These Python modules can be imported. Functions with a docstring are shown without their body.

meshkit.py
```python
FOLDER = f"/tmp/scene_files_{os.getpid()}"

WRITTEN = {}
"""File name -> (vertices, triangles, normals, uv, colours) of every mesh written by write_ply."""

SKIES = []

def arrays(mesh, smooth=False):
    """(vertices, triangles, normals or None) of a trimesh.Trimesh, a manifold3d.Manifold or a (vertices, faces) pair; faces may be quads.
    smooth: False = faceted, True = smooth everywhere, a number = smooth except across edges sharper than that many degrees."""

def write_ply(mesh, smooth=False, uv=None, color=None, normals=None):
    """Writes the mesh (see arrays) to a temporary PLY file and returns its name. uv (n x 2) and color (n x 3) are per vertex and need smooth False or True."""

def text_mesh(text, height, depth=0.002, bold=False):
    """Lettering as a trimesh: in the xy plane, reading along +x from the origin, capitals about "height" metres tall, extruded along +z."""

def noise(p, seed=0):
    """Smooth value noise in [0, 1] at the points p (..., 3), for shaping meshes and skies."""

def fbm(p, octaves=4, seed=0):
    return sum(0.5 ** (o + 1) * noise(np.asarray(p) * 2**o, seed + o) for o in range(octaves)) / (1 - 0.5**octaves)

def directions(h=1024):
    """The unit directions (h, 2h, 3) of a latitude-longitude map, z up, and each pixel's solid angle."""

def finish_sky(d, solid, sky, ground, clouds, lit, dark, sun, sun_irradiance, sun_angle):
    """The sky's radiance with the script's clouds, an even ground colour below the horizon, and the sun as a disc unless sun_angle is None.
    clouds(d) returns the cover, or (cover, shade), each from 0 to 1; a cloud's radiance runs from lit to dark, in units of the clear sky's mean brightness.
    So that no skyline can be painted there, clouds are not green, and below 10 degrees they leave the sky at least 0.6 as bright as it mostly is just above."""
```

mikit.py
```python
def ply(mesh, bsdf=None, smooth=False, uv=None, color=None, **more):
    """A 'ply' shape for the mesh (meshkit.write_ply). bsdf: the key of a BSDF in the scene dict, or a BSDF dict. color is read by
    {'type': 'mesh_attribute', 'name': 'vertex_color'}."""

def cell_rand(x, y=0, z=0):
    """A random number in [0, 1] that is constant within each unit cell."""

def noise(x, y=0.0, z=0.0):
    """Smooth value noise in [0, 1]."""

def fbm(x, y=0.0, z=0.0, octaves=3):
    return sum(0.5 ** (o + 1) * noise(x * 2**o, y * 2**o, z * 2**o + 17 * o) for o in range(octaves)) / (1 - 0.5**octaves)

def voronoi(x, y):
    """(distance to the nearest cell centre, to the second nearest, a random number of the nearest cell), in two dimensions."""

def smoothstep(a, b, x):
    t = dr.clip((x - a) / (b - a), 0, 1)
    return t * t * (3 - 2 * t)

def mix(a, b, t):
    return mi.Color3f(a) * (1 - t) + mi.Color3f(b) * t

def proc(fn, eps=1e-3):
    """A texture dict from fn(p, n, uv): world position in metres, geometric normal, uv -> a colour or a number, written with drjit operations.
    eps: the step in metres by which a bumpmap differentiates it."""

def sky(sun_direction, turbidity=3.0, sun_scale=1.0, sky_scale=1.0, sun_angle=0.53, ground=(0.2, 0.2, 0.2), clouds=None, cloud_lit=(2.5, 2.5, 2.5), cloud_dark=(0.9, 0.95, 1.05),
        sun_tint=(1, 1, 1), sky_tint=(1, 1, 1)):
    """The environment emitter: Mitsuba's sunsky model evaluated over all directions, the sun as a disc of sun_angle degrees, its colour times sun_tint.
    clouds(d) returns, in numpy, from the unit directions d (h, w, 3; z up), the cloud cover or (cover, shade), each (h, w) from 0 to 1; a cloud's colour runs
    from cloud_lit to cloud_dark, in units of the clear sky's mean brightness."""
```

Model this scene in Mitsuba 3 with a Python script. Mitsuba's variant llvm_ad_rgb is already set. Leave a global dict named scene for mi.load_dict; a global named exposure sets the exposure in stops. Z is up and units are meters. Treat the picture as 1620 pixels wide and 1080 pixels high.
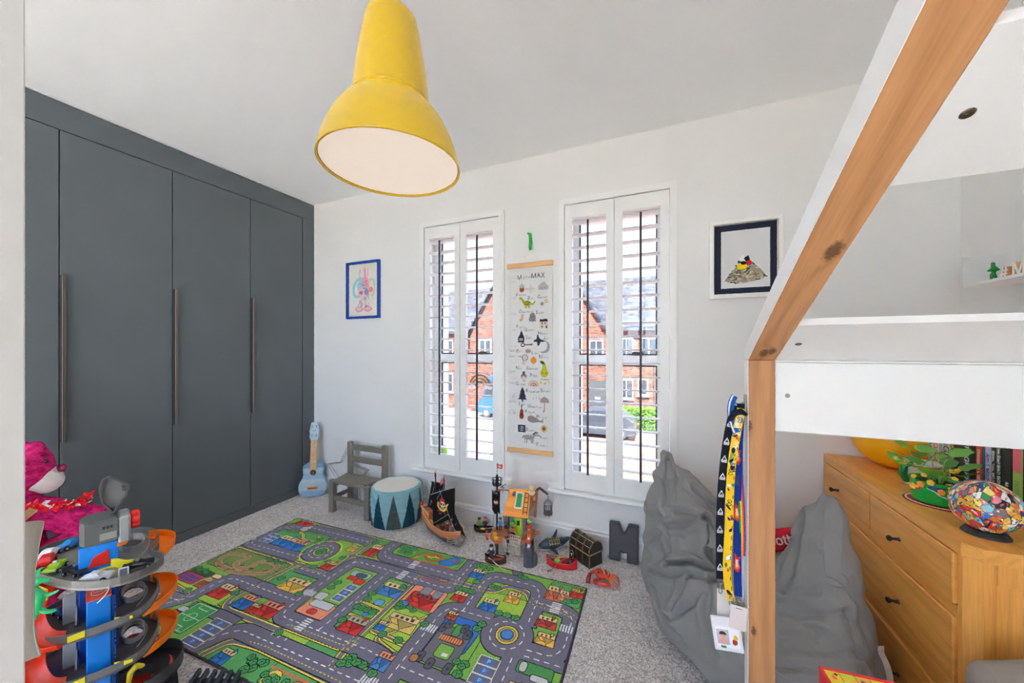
import math, random, re
import numpy as np, trimesh, manifold3d, shapely
import drjit as dr, mitsuba as mi, mikit, meshkit
from shapely.geometry import Polygon, LineString, Point, box as sbox
from shapely import affinity
from shapely.ops import unary_union
from mikit import noise, fbm, voronoi, cell_rand, smoothstep, mix

random.seed(7); np.random.seed(7)
scene, labels = {}, {}
T4 = mi.ScalarTransform4f

# ------------------------------------------------------------------ camera, sky, light, exposure
EYE_Z, YAW, FOCAL = 1.186, 22.97, 563.8          # metres, degrees left of +y, pixels of a 1620 wide frame
_y = math.radians(YAW)
scene['camera'] = {'type': 'perspective', 'fov': math.degrees(2 * math.atan(810 / FOCAL)), 'fov_axis': 'x', 'near_clip': 0.02, 'far_clip': 400.0,
                   'principal_point_offset_y': -12 / 1080,
                   'to_world': T4().look_at(origin=[0, 0, EYE_Z], target=[-math.sin(_y), math.cos(_y), EYE_Z], up=[0, 0, 1])}


def cloud_cover(d):
    q = d / np.maximum(d[..., 2:3], 0.08)
    n = meshkit.fbm(np.stack([q[..., 0] * 0.5 + 3.1, q[..., 1] * 0.5, q[..., 2] * 0], -1), 5, seed=4)
    return np.clip((n - 0.36) * 4.0, 0, 1), np.clip((n - 0.62) * 2.0, 0, 0.5)


SKY = dict(sun_scale=5.0, sky_scale=4.0, sun_tint=(0.745, 0.93, 1.19))
scene['sky'] = mikit.sky((0.2, -0.8, 1.2), turbidity=3.0, clouds=cloud_cover, cloud_lit=(1.5, 1.55, 1.65), cloud_dark=(1.15, 1.2, 1.3), sky_tint=(1.0, 1.0, 1.0), ground=(0.3, 0.27, 0.25), **SKY)
LAMP_GLOW = 0.065        # radiance of the diffuser in the yellow pendant
exposure = 2.55

# ------------------------------------------------------------------ helpers: colours and materials


def lin(c):
    c = np.asarray(c, float) / 255
    return np.where(c <= 0.04045, c / 12.92, ((c + 0.055) / 1.055) ** 2.4)


def rgb(c):
    return {'type': 'rgb', 'value': [float(v) for v in lin(c)]}


def principled(color, rough=0.5, **more):
    return {'type': 'principled', 'base_color': rgb(color) if not isinstance(color, dict) else color, 'roughness': rough, **more}


def mat(name, color, rough=0.5, bump=None, two=True, **more):
    d = principled(color, rough, **more)
    if bump is not None:
        d = {'type': 'bumpmap', 'arbitrary': bump[0], 'scale': bump[1], 'bsdf': d}
    scene[name] = {'type': 'twosided', 'bsdf': d} if two else d
    return name


VC = {'type': 'mesh_attribute', 'name': 'vertex_color'}
PROC = mikit.proc
L3 = lambda c: mi.Color3f(*[float(v) for v in lin(c)])

# plain materials whose colour is given per mesh
mat('plastic', VC, 0.32, specular=0.5)
mat('matte', VC, 0.75, specular=0.3)
mat('gloss', VC, 0.12, specular=0.5)
mat('cloth', VC, 0.95, bump=(PROC(lambda p, n, uv: fbm(p.x * 900, p.y * 900, p.z * 900, 2), 4e-4), 0.0012), specular=0.15)
mat('metal_vc', VC, 0.35, metallic=0.9)

# ------------------------------------------------------------------ helpers: meshes
cat = lambda ms: trimesh.util.concatenate([m for m in ms if m is not None])


def TR(x=0, y=0, z=0):
    m = np.eye(4); m[:3, 3] = x, y, z
    return m


def ROT(axis, deg):
    return trimesh.transformations.rotation_matrix(math.radians(deg), {'x': [1, 0, 0], 'y': [0, 1, 0], 'z': [0, 0, 1]}[axis])


def SC(x, y=None, z=None):
    y = x if y is None else y; z = x if z is None else z
    return np.diag([x, y, z, 1.0])


def mv(m, *mats):
    m = m.copy()
    M = np.eye(4)
    for a in mats:
        M = M @ a
    m.apply_transform(M)
    return m


def hull(pts):
    return trimesh.Trimesh(np.asarray(pts, float)).convex_hull if False else trimesh.convex.convex_hull(np.asarray(pts, float))


def box(x0, x1, y0, y1, z0, z1, b=0.0):
    """A box with its edges chamfered by b."""
    x0, x1 = min(x0, x1), max(x0, x1); y0, y1 = min(y0, y1), max(y0, y1); z0, z1 = min(z0, z1), max(z0, z1)
    if b <= 0:
        m = trimesh.creation.box(extents=(x1 - x0, y1 - y0, z1 - z0))
        m.apply_translation([(x0 + x1) / 2, (y0 + y1) / 2, (z0 + z1) / 2])
        return m
    b = min(b, (x1 - x0) * .49, (y1 - y0) * .49, (z1 - z0) * .49)
    pts = []
    for sx, cx in ((1, x0), (-1, x1)):
        for sy, cy in ((1, y0), (-1, y1)):
            for sz, cz in ((1, z0), (-1, z1)):
                pts += [(cx, cy + sy * b, cz + sz * b), (cx + sx * b, cy, cz + sz * b), (cx + sx * b, cy + sy * b, cz)]
    return hull(pts)


def extr(poly, z0, z1):
    gs = getattr(poly, 'geoms', [poly])
    ms = [trimesh.creation.extrude_polygon(g, z1 - z0, engine='earcut') for g in gs if g.geom_type == 'Polygon' and g.area > 1e-9]
    m = cat(ms)
    m.apply_translation([0, 0, z0])
    return m


def bev(poly, h, b, n=2):
    """Extruded outline standing on z=0 with its upper and lower rims rounded by b (a stack of offset slices)."""
    lay = [extr(poly.buffer(-b * (1 - math.sin(t))), b * (1 - math.cos(t)), h - b * (1 - math.cos(t))) for t in np.linspace(0.25, math.pi / 2, n + 1) if not poly.buffer(-b * (1 - math.sin(t))).is_empty]
    return cat(lay)


def frames(p, closed=False):
    p = np.asarray(p, float)
    t = np.roll(p, -1, 0) - np.roll(p, 1, 0) if closed else np.gradient(p, axis=0)
    t /= np.linalg.norm(t, axis=1, keepdims=True) + 1e-12
    a = np.cross(t[0], [0, 0, 1.0] if abs(t[0][2]) < 0.9 else [1.0, 0, 0])
    out = []
    for k in range(len(p)):
        a = a - t[k] * (a @ t[k]); a /= np.linalg.norm(a) + 1e-12
        out.append((a.copy(), np.cross(t[k], a)))
    return np.array([o[0] for o in out]), np.array([o[1] for o in out])


def tube(pts, r, n=8, closed=False, ry=None):
    """A round (or elliptic) section swept along the points; r may vary."""
    p = np.asarray(pts, float); A, B = frames(p, closed)
    r = np.broadcast_to(np.asarray(r, float), (len(p),)); ry = r if ry is None else np.broadcast_to(np.asarray(ry, float), (len(p),))
    g = np.arange(n) / n * 2 * np.pi
    v = p[:, None] + np.cos(g)[None, :, None] * A[:, None] * r[:, None, None] + np.sin(g)[None, :, None] * B[:, None] * ry[:, None, None]
    m = len(p); rows = m if closed else m - 1
    f = []
    for i in range(rows):
        j = (i + 1) % m
        for k in range(n):
            l = (k + 1) % n
            f += [[i * n + k, i * n + l, j * n + l], [i * n + k, j * n + l, j * n + k]]
    v = v.reshape(-1, 3)
    if not closed:
        v = np.vstack([v, p[0], p[-1]])
        for k in range(n):
            l = (k + 1) % n
            f += [[m * n, k + n * 0 + 0 * l, l][::-1] if False else [m * n, l, k], [m * n + 1, (m - 1) * n + k, (m - 1) * n + l]]
    mesh = trimesh.Trimesh(v, f, process=False)
    if mesh.volume < 0:
        mesh.invert()
    return mesh


def bar(a, b, w, h=None, up=(0, 0, 1), bevel=0.0):
    """A rectangular bar from a to b, w wide and h high."""
    a, b = np.asarray(a, float), np.asarray(b, float); h = w if h is None else h
    t = b - a; L = np.linalg.norm(t); t /= L
    s = np.cross(t, up)
    if np.linalg.norm(s) < 1e-6:
        s = np.cross(t, [1, 0, 0])
    s /= np.linalg.norm(s); u = np.cross(s, t)
    m = box(-w / 2, w / 2, 0, L, -h / 2, h / 2, bevel)
    M = np.eye(4); M[:3, 0], M[:3, 1], M[:3, 2], M[:3, 3] = s, t, u, a
    m.apply_transform(M)
    return m


def rod(a, b, r, n=8):
    return tube([a, b], r, n)


def lathe(prof, n=32):
    return trimesh.creation.revolve(np.asarray(prof, float), sections=n)


def ell(c, r, sub=2, M=None):
    m = trimesh.creation.icosphere(subdivisions=sub)
    m.apply_scale(np.broadcast_to(np.asarray(r, float), (3,)))
    if M is not None:
        m.apply_transform(M)
    m.apply_translation(c)
    return m


def grid_mesh(P, closed_u=False):
    """A surface through a grid of points (rows x columns x 3)."""
    P = np.asarray(P, float); a, b = P.shape[:2]
    f = []
    for i in range(a - 1):
        for j in range(b if closed_u else b - 1):
            k = (j + 1) % b
            f += [[i * b + j, i * b + k, (i + 1) * b + k], [i * b + j, (i + 1) * b + k, (i + 1) * b + j]]
    return trimesh.Trimesh(P.reshape(-1, 3), f, process=False)


def sheet(P, th):
    """A grid surface given a thickness th (closed slab)."""
    P = np.asarray(P, float)
    du = np.gradient(P, axis=1); dv = np.gradient(P, axis=0)
    n = np.cross(du, dv); n /= np.linalg.norm(n, axis=-1, keepdims=True) + 1e-12
    A, B = P + n * th / 2, P - n * th / 2
    a, b = P.shape[:2]
    m1, m2 = grid_mesh(A), grid_mesh(B)
    m2.invert()
    rim = [(0, j) for j in range(b)] + [(i, b - 1) for i in range(1, a)] + [(a - 1, j) for j in range(b - 2, -1, -1)] + [(i, 0) for i in range(a - 2, 0, -1)]
    R = np.array([[A[i, j] for i, j in rim + rim[:1]], [B[i, j] for i, j in rim + rim[:1]]])
    m3 = grid_mesh(R)
    return cat([m1, m2, m3])


def chain(links, edge=0.006, smooth_steps=6):
    """One continuous body: hulls of the spheres at the ends of each link, joined, refined and smoothed. links: ((p, r), (q, s)) pairs."""
    def ball(p, r):
        return manifold3d.Manifold.sphere(r, 14).translate([float(x) for x in p])
    parts = [manifold3d.Manifold.batch_hull([ball(*a), ball(*b)]) for a, b in links]
    man = manifold3d.Manifold.batch_boolean(parts, manifold3d.OpType.Add).refine_to_length(edge)
    q = man.to_mesh()
    m = trimesh.Trimesh(q.vert_properties[:, :3], q.tri_verts)
    trimesh.smoothing.filter_taubin(m, lamb=0.5, nu=0.52, iterations=smooth_steps)
    return m


def to_man(m):
    return manifold3d.Manifold(manifold3d.Mesh(np.asarray(m.vertices, np.float32), np.asarray(m.faces, np.uint32)))


def from_man(a):
    q = a.to_mesh()
    return trimesh.Trimesh(q.vert_properties[:, :3], q.tri_verts)


def jitter(m, amp, freq, seed=0):
    """Displaces the vertices along their normals by noise."""
    n = meshkit.fbm(np.asarray(m.vertices) * freq + 50, 3, seed) - 0.5
    m = m.copy(); m.vertices = m.vertices + m.vertex_normals * (n * 2 * amp)[:, None]
    return m


# ------------------------------------------------------------------ helpers: things and parts
_count = {}


def fresh(key):
    n = _count.get(key, 0); _count[key] = n + 1
    return key if n == 0 else f'{key}_{n:03d}'


def shape(mesh, m, col=None, smooth=False, colors=None, M=None):
    if col is not None:
        if smooth is not False and smooth is not True:
            mesh = trimesh.graph.smooth_shade(mesh, angle=math.radians(smooth), facet_minarea=None); smooth = True
        colors = np.tile(lin(col), (len(mesh.vertices), 1))
    d = mikit.ply(mesh, m, smooth=smooth, color=colors)
    if M is not None:
        d['to_world'] = T4(M)
    return d


class Thing:
    def __init__(self, name, label, category, M=None, group=None, kind=None):
        self.key = fresh(name); self.M = M; self.parts = []
        labels[self.key] = {'label': label, 'category': category}
        if group: labels[self.key]['group'] = group
        if kind: labels[self.key]['kind'] = kind

    def part(self, name, mesh, m='plastic', col=None, smooth=False, under=None, label=None, colors=None, kind=None):
        key = fresh((under or self.key) + '__' + name)
        scene[key] = shape(mesh, m, col, smooth, colors, self.M)
        self.parts.append(key)
        if label or kind:
            labels[key] = {k: v for k, v in (('label', label), ('kind', kind)) if v}
        return key

    def copy(self, M, label=None, name=None, skip=()):
        root = name or re.sub(r'_\d{3}$', '', self.key)
        t = Thing(root, label or labels[self.key]['label'], labels[self.key]['category'], M, labels[self.key].get('group'))
        for k in self.parts:
            if any(k.endswith(s) for s in skip):
                continue
            nk = t.key + k[len(self.key):]
            scene[nk] = {**scene[k], 'to_world': T4(M)}
            if k in labels: labels[nk] = labels[k]
            t.parts.append(nk)
        return t


def single(name, label, category, mesh, m, col=None, smooth=False, group=None, M=None, colors=None, kind=None):
    key = fresh(name)
    scene[key] = shape(mesh, m, col, smooth, colors, M)
    labels[key] = {'label': label, 'category': category}
    if group: labels[key]['group'] = group
    if kind: labels[key]['kind'] = kind
    return key


def struct(name, mesh, m, col=None, smooth=False, label=None):
    key = fresh(name)
    scene[key] = shape(mesh, m, col, smooth)
    labels[key] = {'kind': 'structure'}
    if label: labels[key]['label'] = label
    return key


# ------------------------------------------------------------------ helpers: flat print (drawings and lettering) as coloured regions of one flat sheet
_textcache = {}


def text_poly(s, h, x=0, y=0, rot=0, bold=False, sx=1.0, simp=0.012, anchor='l'):
    k = (s, bold)
    if k not in _textcache:
        m = meshkit.text_mesh(s, 1.0, depth=0.1, bold=bold)
        low = np.all(m.vertices[m.faces][:, :, 2] < 1e-6, axis=1)
        g = unary_union([Polygon(t[:, :2]).buffer(1e-5) for t in m.vertices[m.faces[low]]])
        _textcache[k] = g
    g = _textcache[k].simplify(simp)
    x0, _, x1, _ = g.bounds
    g = affinity.translate(g, {'l': -x0, 'c': -(x0 + x1) / 2, 'r': -x1}[anchor], 0)
    g = affinity.scale(g, h * sx, h, origin=(0, 0))
    return affinity.translate(affinity.rotate(g, rot, origin=(0, 0)), x, y)


def areal(g):
    """Only the polygons of a geometry."""
    q = [a for a in getattr(g, 'geoms', [g]) if a.geom_type == 'Polygon' and a.area > 1e-10]
    return q[0] if len(q) == 1 else shapely.MultiPolygon(q)


class Print:
    """Coloured regions of a flat sheet, later ones over earlier ones; they become one triangulated sheet without overlaps."""
    def __init__(self):
        self.lay = []

    def add(self, geom, col):
        if geom is not None and not geom.is_empty:
            self.lay.append((areal(shapely.set_precision(geom, 1e-6)), col))
        return geom

    def poly(self, pts, col):
        return self.add(Polygon(pts).buffer(0), col)

    def line(self, pts, w, col, cap=2):
        return self.add(LineString(pts).buffer(w / 2, cap_style=cap, join_style=1, quad_segs=4), col)

    def rect(self, x0, y0, x1, y1, col):
        return self.add(sbox(min(x0, x1), min(y0, y1), max(x0, x1), max(y0, y1)), col)

    def circ(self, x, y, r, col, ry=None, n=5):
        g = Point(0, 0).buffer(1, quad_segs=n)
        return self.add(affinity.translate(affinity.scale(g, r, ry or r), x, y), col)

    def dash(self, pts, w, col, on, off):
        ln = LineString(pts); s, L = off / 2, ln.length
        segs = []
        while s < L:
            e = min(s + on, L)
            segs.append(shapely.ops.substring(ln, s, e).buffer(w / 2, cap_style=2, quad_segs=2)); s = e + off
        return self.add(unary_union(segs), col)

    def build(self, clip=None):
        V, F, C, n = [], [], [], 0
        above = None
        for g, c in reversed(self.lay):
            if clip is not None:
                g = areal(g.intersection(clip, grid_size=1e-6))
            if above is not None:
                vis = areal(g.difference(above, grid_size=1e-6))
                above = areal(above.union(g, grid_size=1e-6))
            else:
                vis = above = g
            for q in getattr(vis, 'geoms', [vis]):
                if q.geom_type != 'Polygon' or q.area < 1e-10:
                    continue
                v, f = trimesh.creation.triangulate_polygon(q, engine='earcut')
                V.append(v); F.append(np.asarray(f) + n); C.append(np.tile(lin(c), (len(v), 1))); n += len(v)
        V = np.vstack(V); F = np.vstack(F)
        a, b = V[F[:, 1]] - V[F[:, 0]], V[F[:, 2]] - V[F[:, 0]]
        nz = a[:, 0] * b[:, 1] - a[:, 1] * b[:, 0]
        F[nz < 0] = F[nz < 0][:, ::-1]
        lng = np.max([np.linalg.norm(V[F[:, k]] - V[F[:, (k + 1) % 3]], axis=1) for k in range(3)], axis=0)
        F = F[np.abs(nz) > lng * 4e-6]                 # no slivers
        m = trimesh.Trimesh(np.column_stack([V, np.zeros(len(V))]), F, process=False)
        return m, np.vstack(C)
# ------------------------------------------------------------------ the room
XW, YB, XR, YR, ZC = -2.718, 2.123, 1.155, -1.6, 2.4      # wardrobe fronts, window wall, right wall, rear wall, ceiling
mat('wall_paint', (232, 232, 230), 0.85, specular=0.25)
mat('ceiling_paint', (238, 239, 239), 0.9, specular=0.2)
mat('trim_white', (236, 236, 234), 0.35, specular=0.5)


def carpet(p, n, uv):
    a = noise(p.x * 260, p.y * 260, p.z * 90)
    b = noise(p.x * 95 + 7, p.y * 95, 0.5)
    c = fbm(p.x * 9, p.y * 9, 2.5, 3)
    t = dr.clip(0.5 + (a - 0.5) * 1.1 + (b - 0.5) * 0.6 + (c - 0.5) * 0.35, 0, 1)
    return mix(L3((154, 148, 144)), L3((242, 237, 233)), t)


mat('carpet', PROC(carpet), 1.0, bump=(PROC(lambda p, n, uv: noise(p.x * 230, p.y * 230, 1.0) + 0.6 * noise(p.x * 90, p.y * 90, 3.0), 1e-3), 0.004), specular=0.05, sheen=0.3)

W1, W2 = (-1.578, -0.985), (-0.550, 0.034)          # clear openings of the two windows, in x
WZ0, WZ1 = 0.345, 2.055
struct('floor', box(-3.35, XR + 0.1, YR - 0.1, YB + 0.1, -0.12, 0.0), 'carpet')
struct('ceiling', box(-3.35, XR + 0.1, YR - 0.1, YB + 0.1, ZC, ZC + 0.12), 'ceiling_paint')


def wall_xz(x0, x1, y0, y1, z0, z1, holes):
    p = sbox(x0, z0, x1, z1)
    for a, b, c, d in holes:
        p = p.difference(sbox(a, c, b, d))
    m = extr(p, 0, y1 - y0)
    return mv(m, TR(0, y1, 0), ROT('x', 90))


struct('wall_back', wall_xz(-3.35, XR + 0.1, YB, YB + 0.3, -0.12, ZC, [(W1[0], W1[1], WZ0 - 0.02, WZ1), (W2[0], W2[1], WZ0 - 0.02, WZ1)]), 'wall_paint')
struct('wall_right', box(XR, XR + 0.1, YR, YB, 0, ZC), 'wall_paint')
struct('wall_left', box(-3.35, -3.3, YR, YB, 0, ZC), 'wall_paint')
struct('wall_rear', wall_xz(-3.35, XR + 0.1, YR - 0.3, YR, 0, ZC, [(-2.62, 0.4, 0.1, 2.3)]), 'wall_paint')
for i, x in enumerate((-2.62, -1.87, -1.12, -0.37, 0.36)):  # unseen rear window, added and sized to bring fill daylight into the room
    struct('window_3__mullion', box(x - 0.01, x + 0.04, YR - 0.2, YR - 0.14, 0.1, 2.3), 'trim_white')
for z in (0.1, 2.25):
    struct('window_3__rail', box(-2.6, 0.39, YR - 0.2, YR - 0.14, z, z + 0.05), 'trim_white')
labels['window_3'] = {'kind': 'structure'}
labels.update({k: {} for k in list(labels) if k.startswith('window_3__')})
for k in [k for k in labels if k.startswith('window_3__')]:
    del labels[k]


def skirting(x0, x1):
    p = Polygon([(0, 0), (0.016, 0), (0.016, 0.10), (0.011, 0.108), (0.011, 0.118), (0.006, 0.128), (0, 0.13)])
    m = extr(p, 0, x1 - x0)                       # profile in (depth, height), length along z
    M = np.eye(4); M[:3, 0], M[:3, 1], M[:3, 2], M[:3, 3] = (0, -1, 0), (0, 0, 1), (1, 0, 0), (x0, YB, 0)
    m.apply_transform(M)
    if m.volume < 0: m.invert()
    return m


struct('baseboard_back', skirting(XW + 0.002, XR), 'trim_white')

# ------------------------------------------------------------------ windows: sash, panes, sill boards, plantation shutters
scene['pane_glass'] = {'type': 'thindielectric', 'int_ior': 1.5}
mat('upvc', (238, 240, 240), 0.3, specular=0.5)
mat('gasket', (52, 54, 56), 0.6)
mat('shutter_paint', (238, 238, 236), 0.4, specular=0.5)
mat('rod_backlit', (34, 34, 36), 0.4)  # tilt rods: silhouette against the bright window, put into the colour

for n, (a, b) in enumerate((W1, W2), 1):
    w = f'window_{n}'
    labels[w] = {'kind': 'structure', 'label': f'white framed sash window behind the {"left" if n == 1 else "right"} shutter'}
    y0, y1 = YB + 0.115, YB + 0.185
    def sub(name, mesh, m, **k):
        scene[fresh(f'{w}__{name}')] = shape(mesh, m, **k)
    fr = extr(sbox(a, WZ0 - 0.02, b, WZ1).difference(unary_union([sbox(a + 0.07, 1.155, b - 0.07, WZ1 - 0.075), sbox(a + 0.07, WZ0 + 0.05, b - 0.07, 1.085)])), 0, y1 - y0)
    sub('sash_frame', mv(fr, TR(0, y1, 0), ROT('x', 90)), 'upvc')
    for z0, z1 in ((1.155, WZ1 - 0.075), (WZ0 + 0.05, 1.085)):
        g = extr(sbox(a + 0.066, z0 - 0.004, b - 0.066, z1 + 0.004).difference(sbox(a + 0.073, z0 + 0.003, b - 0.073, z1 - 0.003)), 0, 0.012)
        sub('gasket', mv(g, TR(0, y0 + 0.002, 0), ROT('x', 90)), 'gasket')
        q = mv(trimesh.Trimesh([[a + 0.06, 0, z0 - 0.01], [b - 0.06, 0, z0 - 0.01], [b - 0.06, 0, z1 + 0.01], [a + 0.06, 0, z1 + 0.01]], [[0, 1, 2], [0, 2, 3]]), TR(0, y0 + 0.035, 0))
        sub('pane', q, 'pane_glass')
    sub('mid_rail', box(a + 0.06, b - 0.06, y0 - 0.014, y0 + 0.004, 1.09, 1.15, 0.004), 'upvc')
    sub('catch', box((a + b) / 2 - 0.03 + 0.12, (a + b) / 2 + 0.03 + 0.12, y0 - 0.03, y0 - 0.012, 1.152, 1.17, 0.004), 'gasket')
    sub('reveal_board', box(a - 0.001, b + 0.001, YB + 0.03, y0 + 0.002, WZ0 - 0.02, WZ0 - 0.002), 'trim_white')
    # sill board with a rounded nose
    x0, x1 = ((-1.690, -0.905), (-0.648, 0.135))[n - 1]
    prof = Polygon([(0.0, 0.311)] + [(0.035 + 0.013 * math.sin(t), 0.324 - 0.013 * math.cos(t)) for t in np.linspace(0, math.pi, 9)] + [(0.0, 0.337)])
    m = extr(prof, 0, x1 - x0)
    M = np.eye(4); M[:3, 0], M[:3, 1], M[:3, 2], M[:3, 3] = (0, -1, 0), (0, 0, 1), (1, 0, 0), (x0, YB, 0)
    m.apply_transform(M)
    if m.volume < 0: m.invert()
    struct(f'trim_{n}', m, 'trim_white', smooth=30)

# one louvre, shared by all four leaves of each window
def louvre(L):
    g = np.linspace(0, 2 * np.pi, 17)[:-1]
    pts = [(0.0315 * math.cos(t), 0.0055 * math.sin(t) * (1.0 if abs(math.cos(t)) < 0.9 else 0.8)) for t in g]
    m = extr(Polygon(pts), 0, L)
    M = np.eye(4); M[:3, 0], M[:3, 1], M[:3, 2], M[:3, 3] = (0, -1, 0), (0, 0, 1), (1, 0, 0), (-L / 2, 0, 0)
    m.apply_transform(M)
    if m.volume < 0: m.invert()
    return m


LV = {}
for n, (a, b) in enumerate((W1, W2), 1):
    t = Thing('window_shutter', ('white louvred shutter over the window beside the drum pouf and the child chair', 'white louvred shutter over the window behind the tip of the grey beanbag')[n - 1], 'shutter', group='plantation shutters on the window wall')
    fr = sbox(a - 0.034, WZ0 - 0.006, b + 0.034, WZ1 + 0.036).difference(sbox(a, WZ0 - 0.0065, b, WZ1))
    t.part('outer_frame', cat([mv(extr(fr, 0, 0.016), TR(0, YB - 0.001, 0), ROT('x', 90)),
                               mv(extr(sbox(a - 0.026, WZ0 - 0.006, b + 0.026, WZ1 + 0.028).difference(sbox(a, WZ0 - 0.0065, b, WZ1)), 0, 0.006), TR(0, YB - 0.016, 0), ROT('x', 90))]), 'shutter_paint')
    mid = (a + b) / 2
    for s, (p, q) in enumerate(((a + 0.003, mid - 0.0015), (mid + 0.0015, b - 0.003))):
        yf, yk = YB - 0.014, YB + 0.016
        zt, zb = WZ1 - 0.004, WZ0
        hole = sbox(p + 0.042, 0.447, q - 0.042, 1.972)
        fr = mv(extr(sbox(p, zb, q, zt).difference(hole), 0, yk - yf), TR(0, yk, 0), ROT('x', 90))
        pk = t.part('leaf', fr, 'shutter_paint')
        # stepped bead round the opening
        bead = hole.buffer(0.0).difference(sbox(p + 0.045, 0.450, q - 0.045, 1.969))
        t.part('bead', mv(extr(bead, 0, 0.024), TR(0, yk - 0.003, 0), ROT('x', 90)), 'shutter_paint', under=pk)
        if n not in LV:
            LV[n] = louvre(q - p - 0.092)
            LV[n] = shape(LV[n], 'shutter_paint', smooth=35)
        N = 20
        for i in range(N):
            z = 0.447 + (i + 0.62) * (1.525 / N)
            k = fresh(pk + '__louvre')
            scene[k] = {**LV[n], 'to_world': T4(TR((p + q) / 2, (yf + yk) / 2 + 0.002, z) @ ROT('x', -4))}
            t.parts.append(k)
        t.part('tilt_rod', box((p + q) / 2 - 0.0055, (p + q) / 2 + 0.0055, yf - 0.034, yf - 0.024, 0.452, 1.94, 0.002), 'rod_backlit', under=pk, label='tilt rod coloured in its dark backlit tone')
        for z in (0.62, 1.2, 1.80):
            xh = a - 0.006 if s == 0 else b + 0.006
            t.part('hinge', cat([box(xh - 0.004, xh + 0.004, yf - 0.012, yf + 0.001, z - 0.038, z + 0.038, 0.001)]), 'trim_white', under=pk)

# ------------------------------------------------------------------ the fitted wardrobe
def ward(p, n, uv):
    a = fbm(p.y * 3, p.z * 3, 1.0, 3)
    return mix(L3((80, 87, 91)), L3((85, 92, 96)), a)


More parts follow.
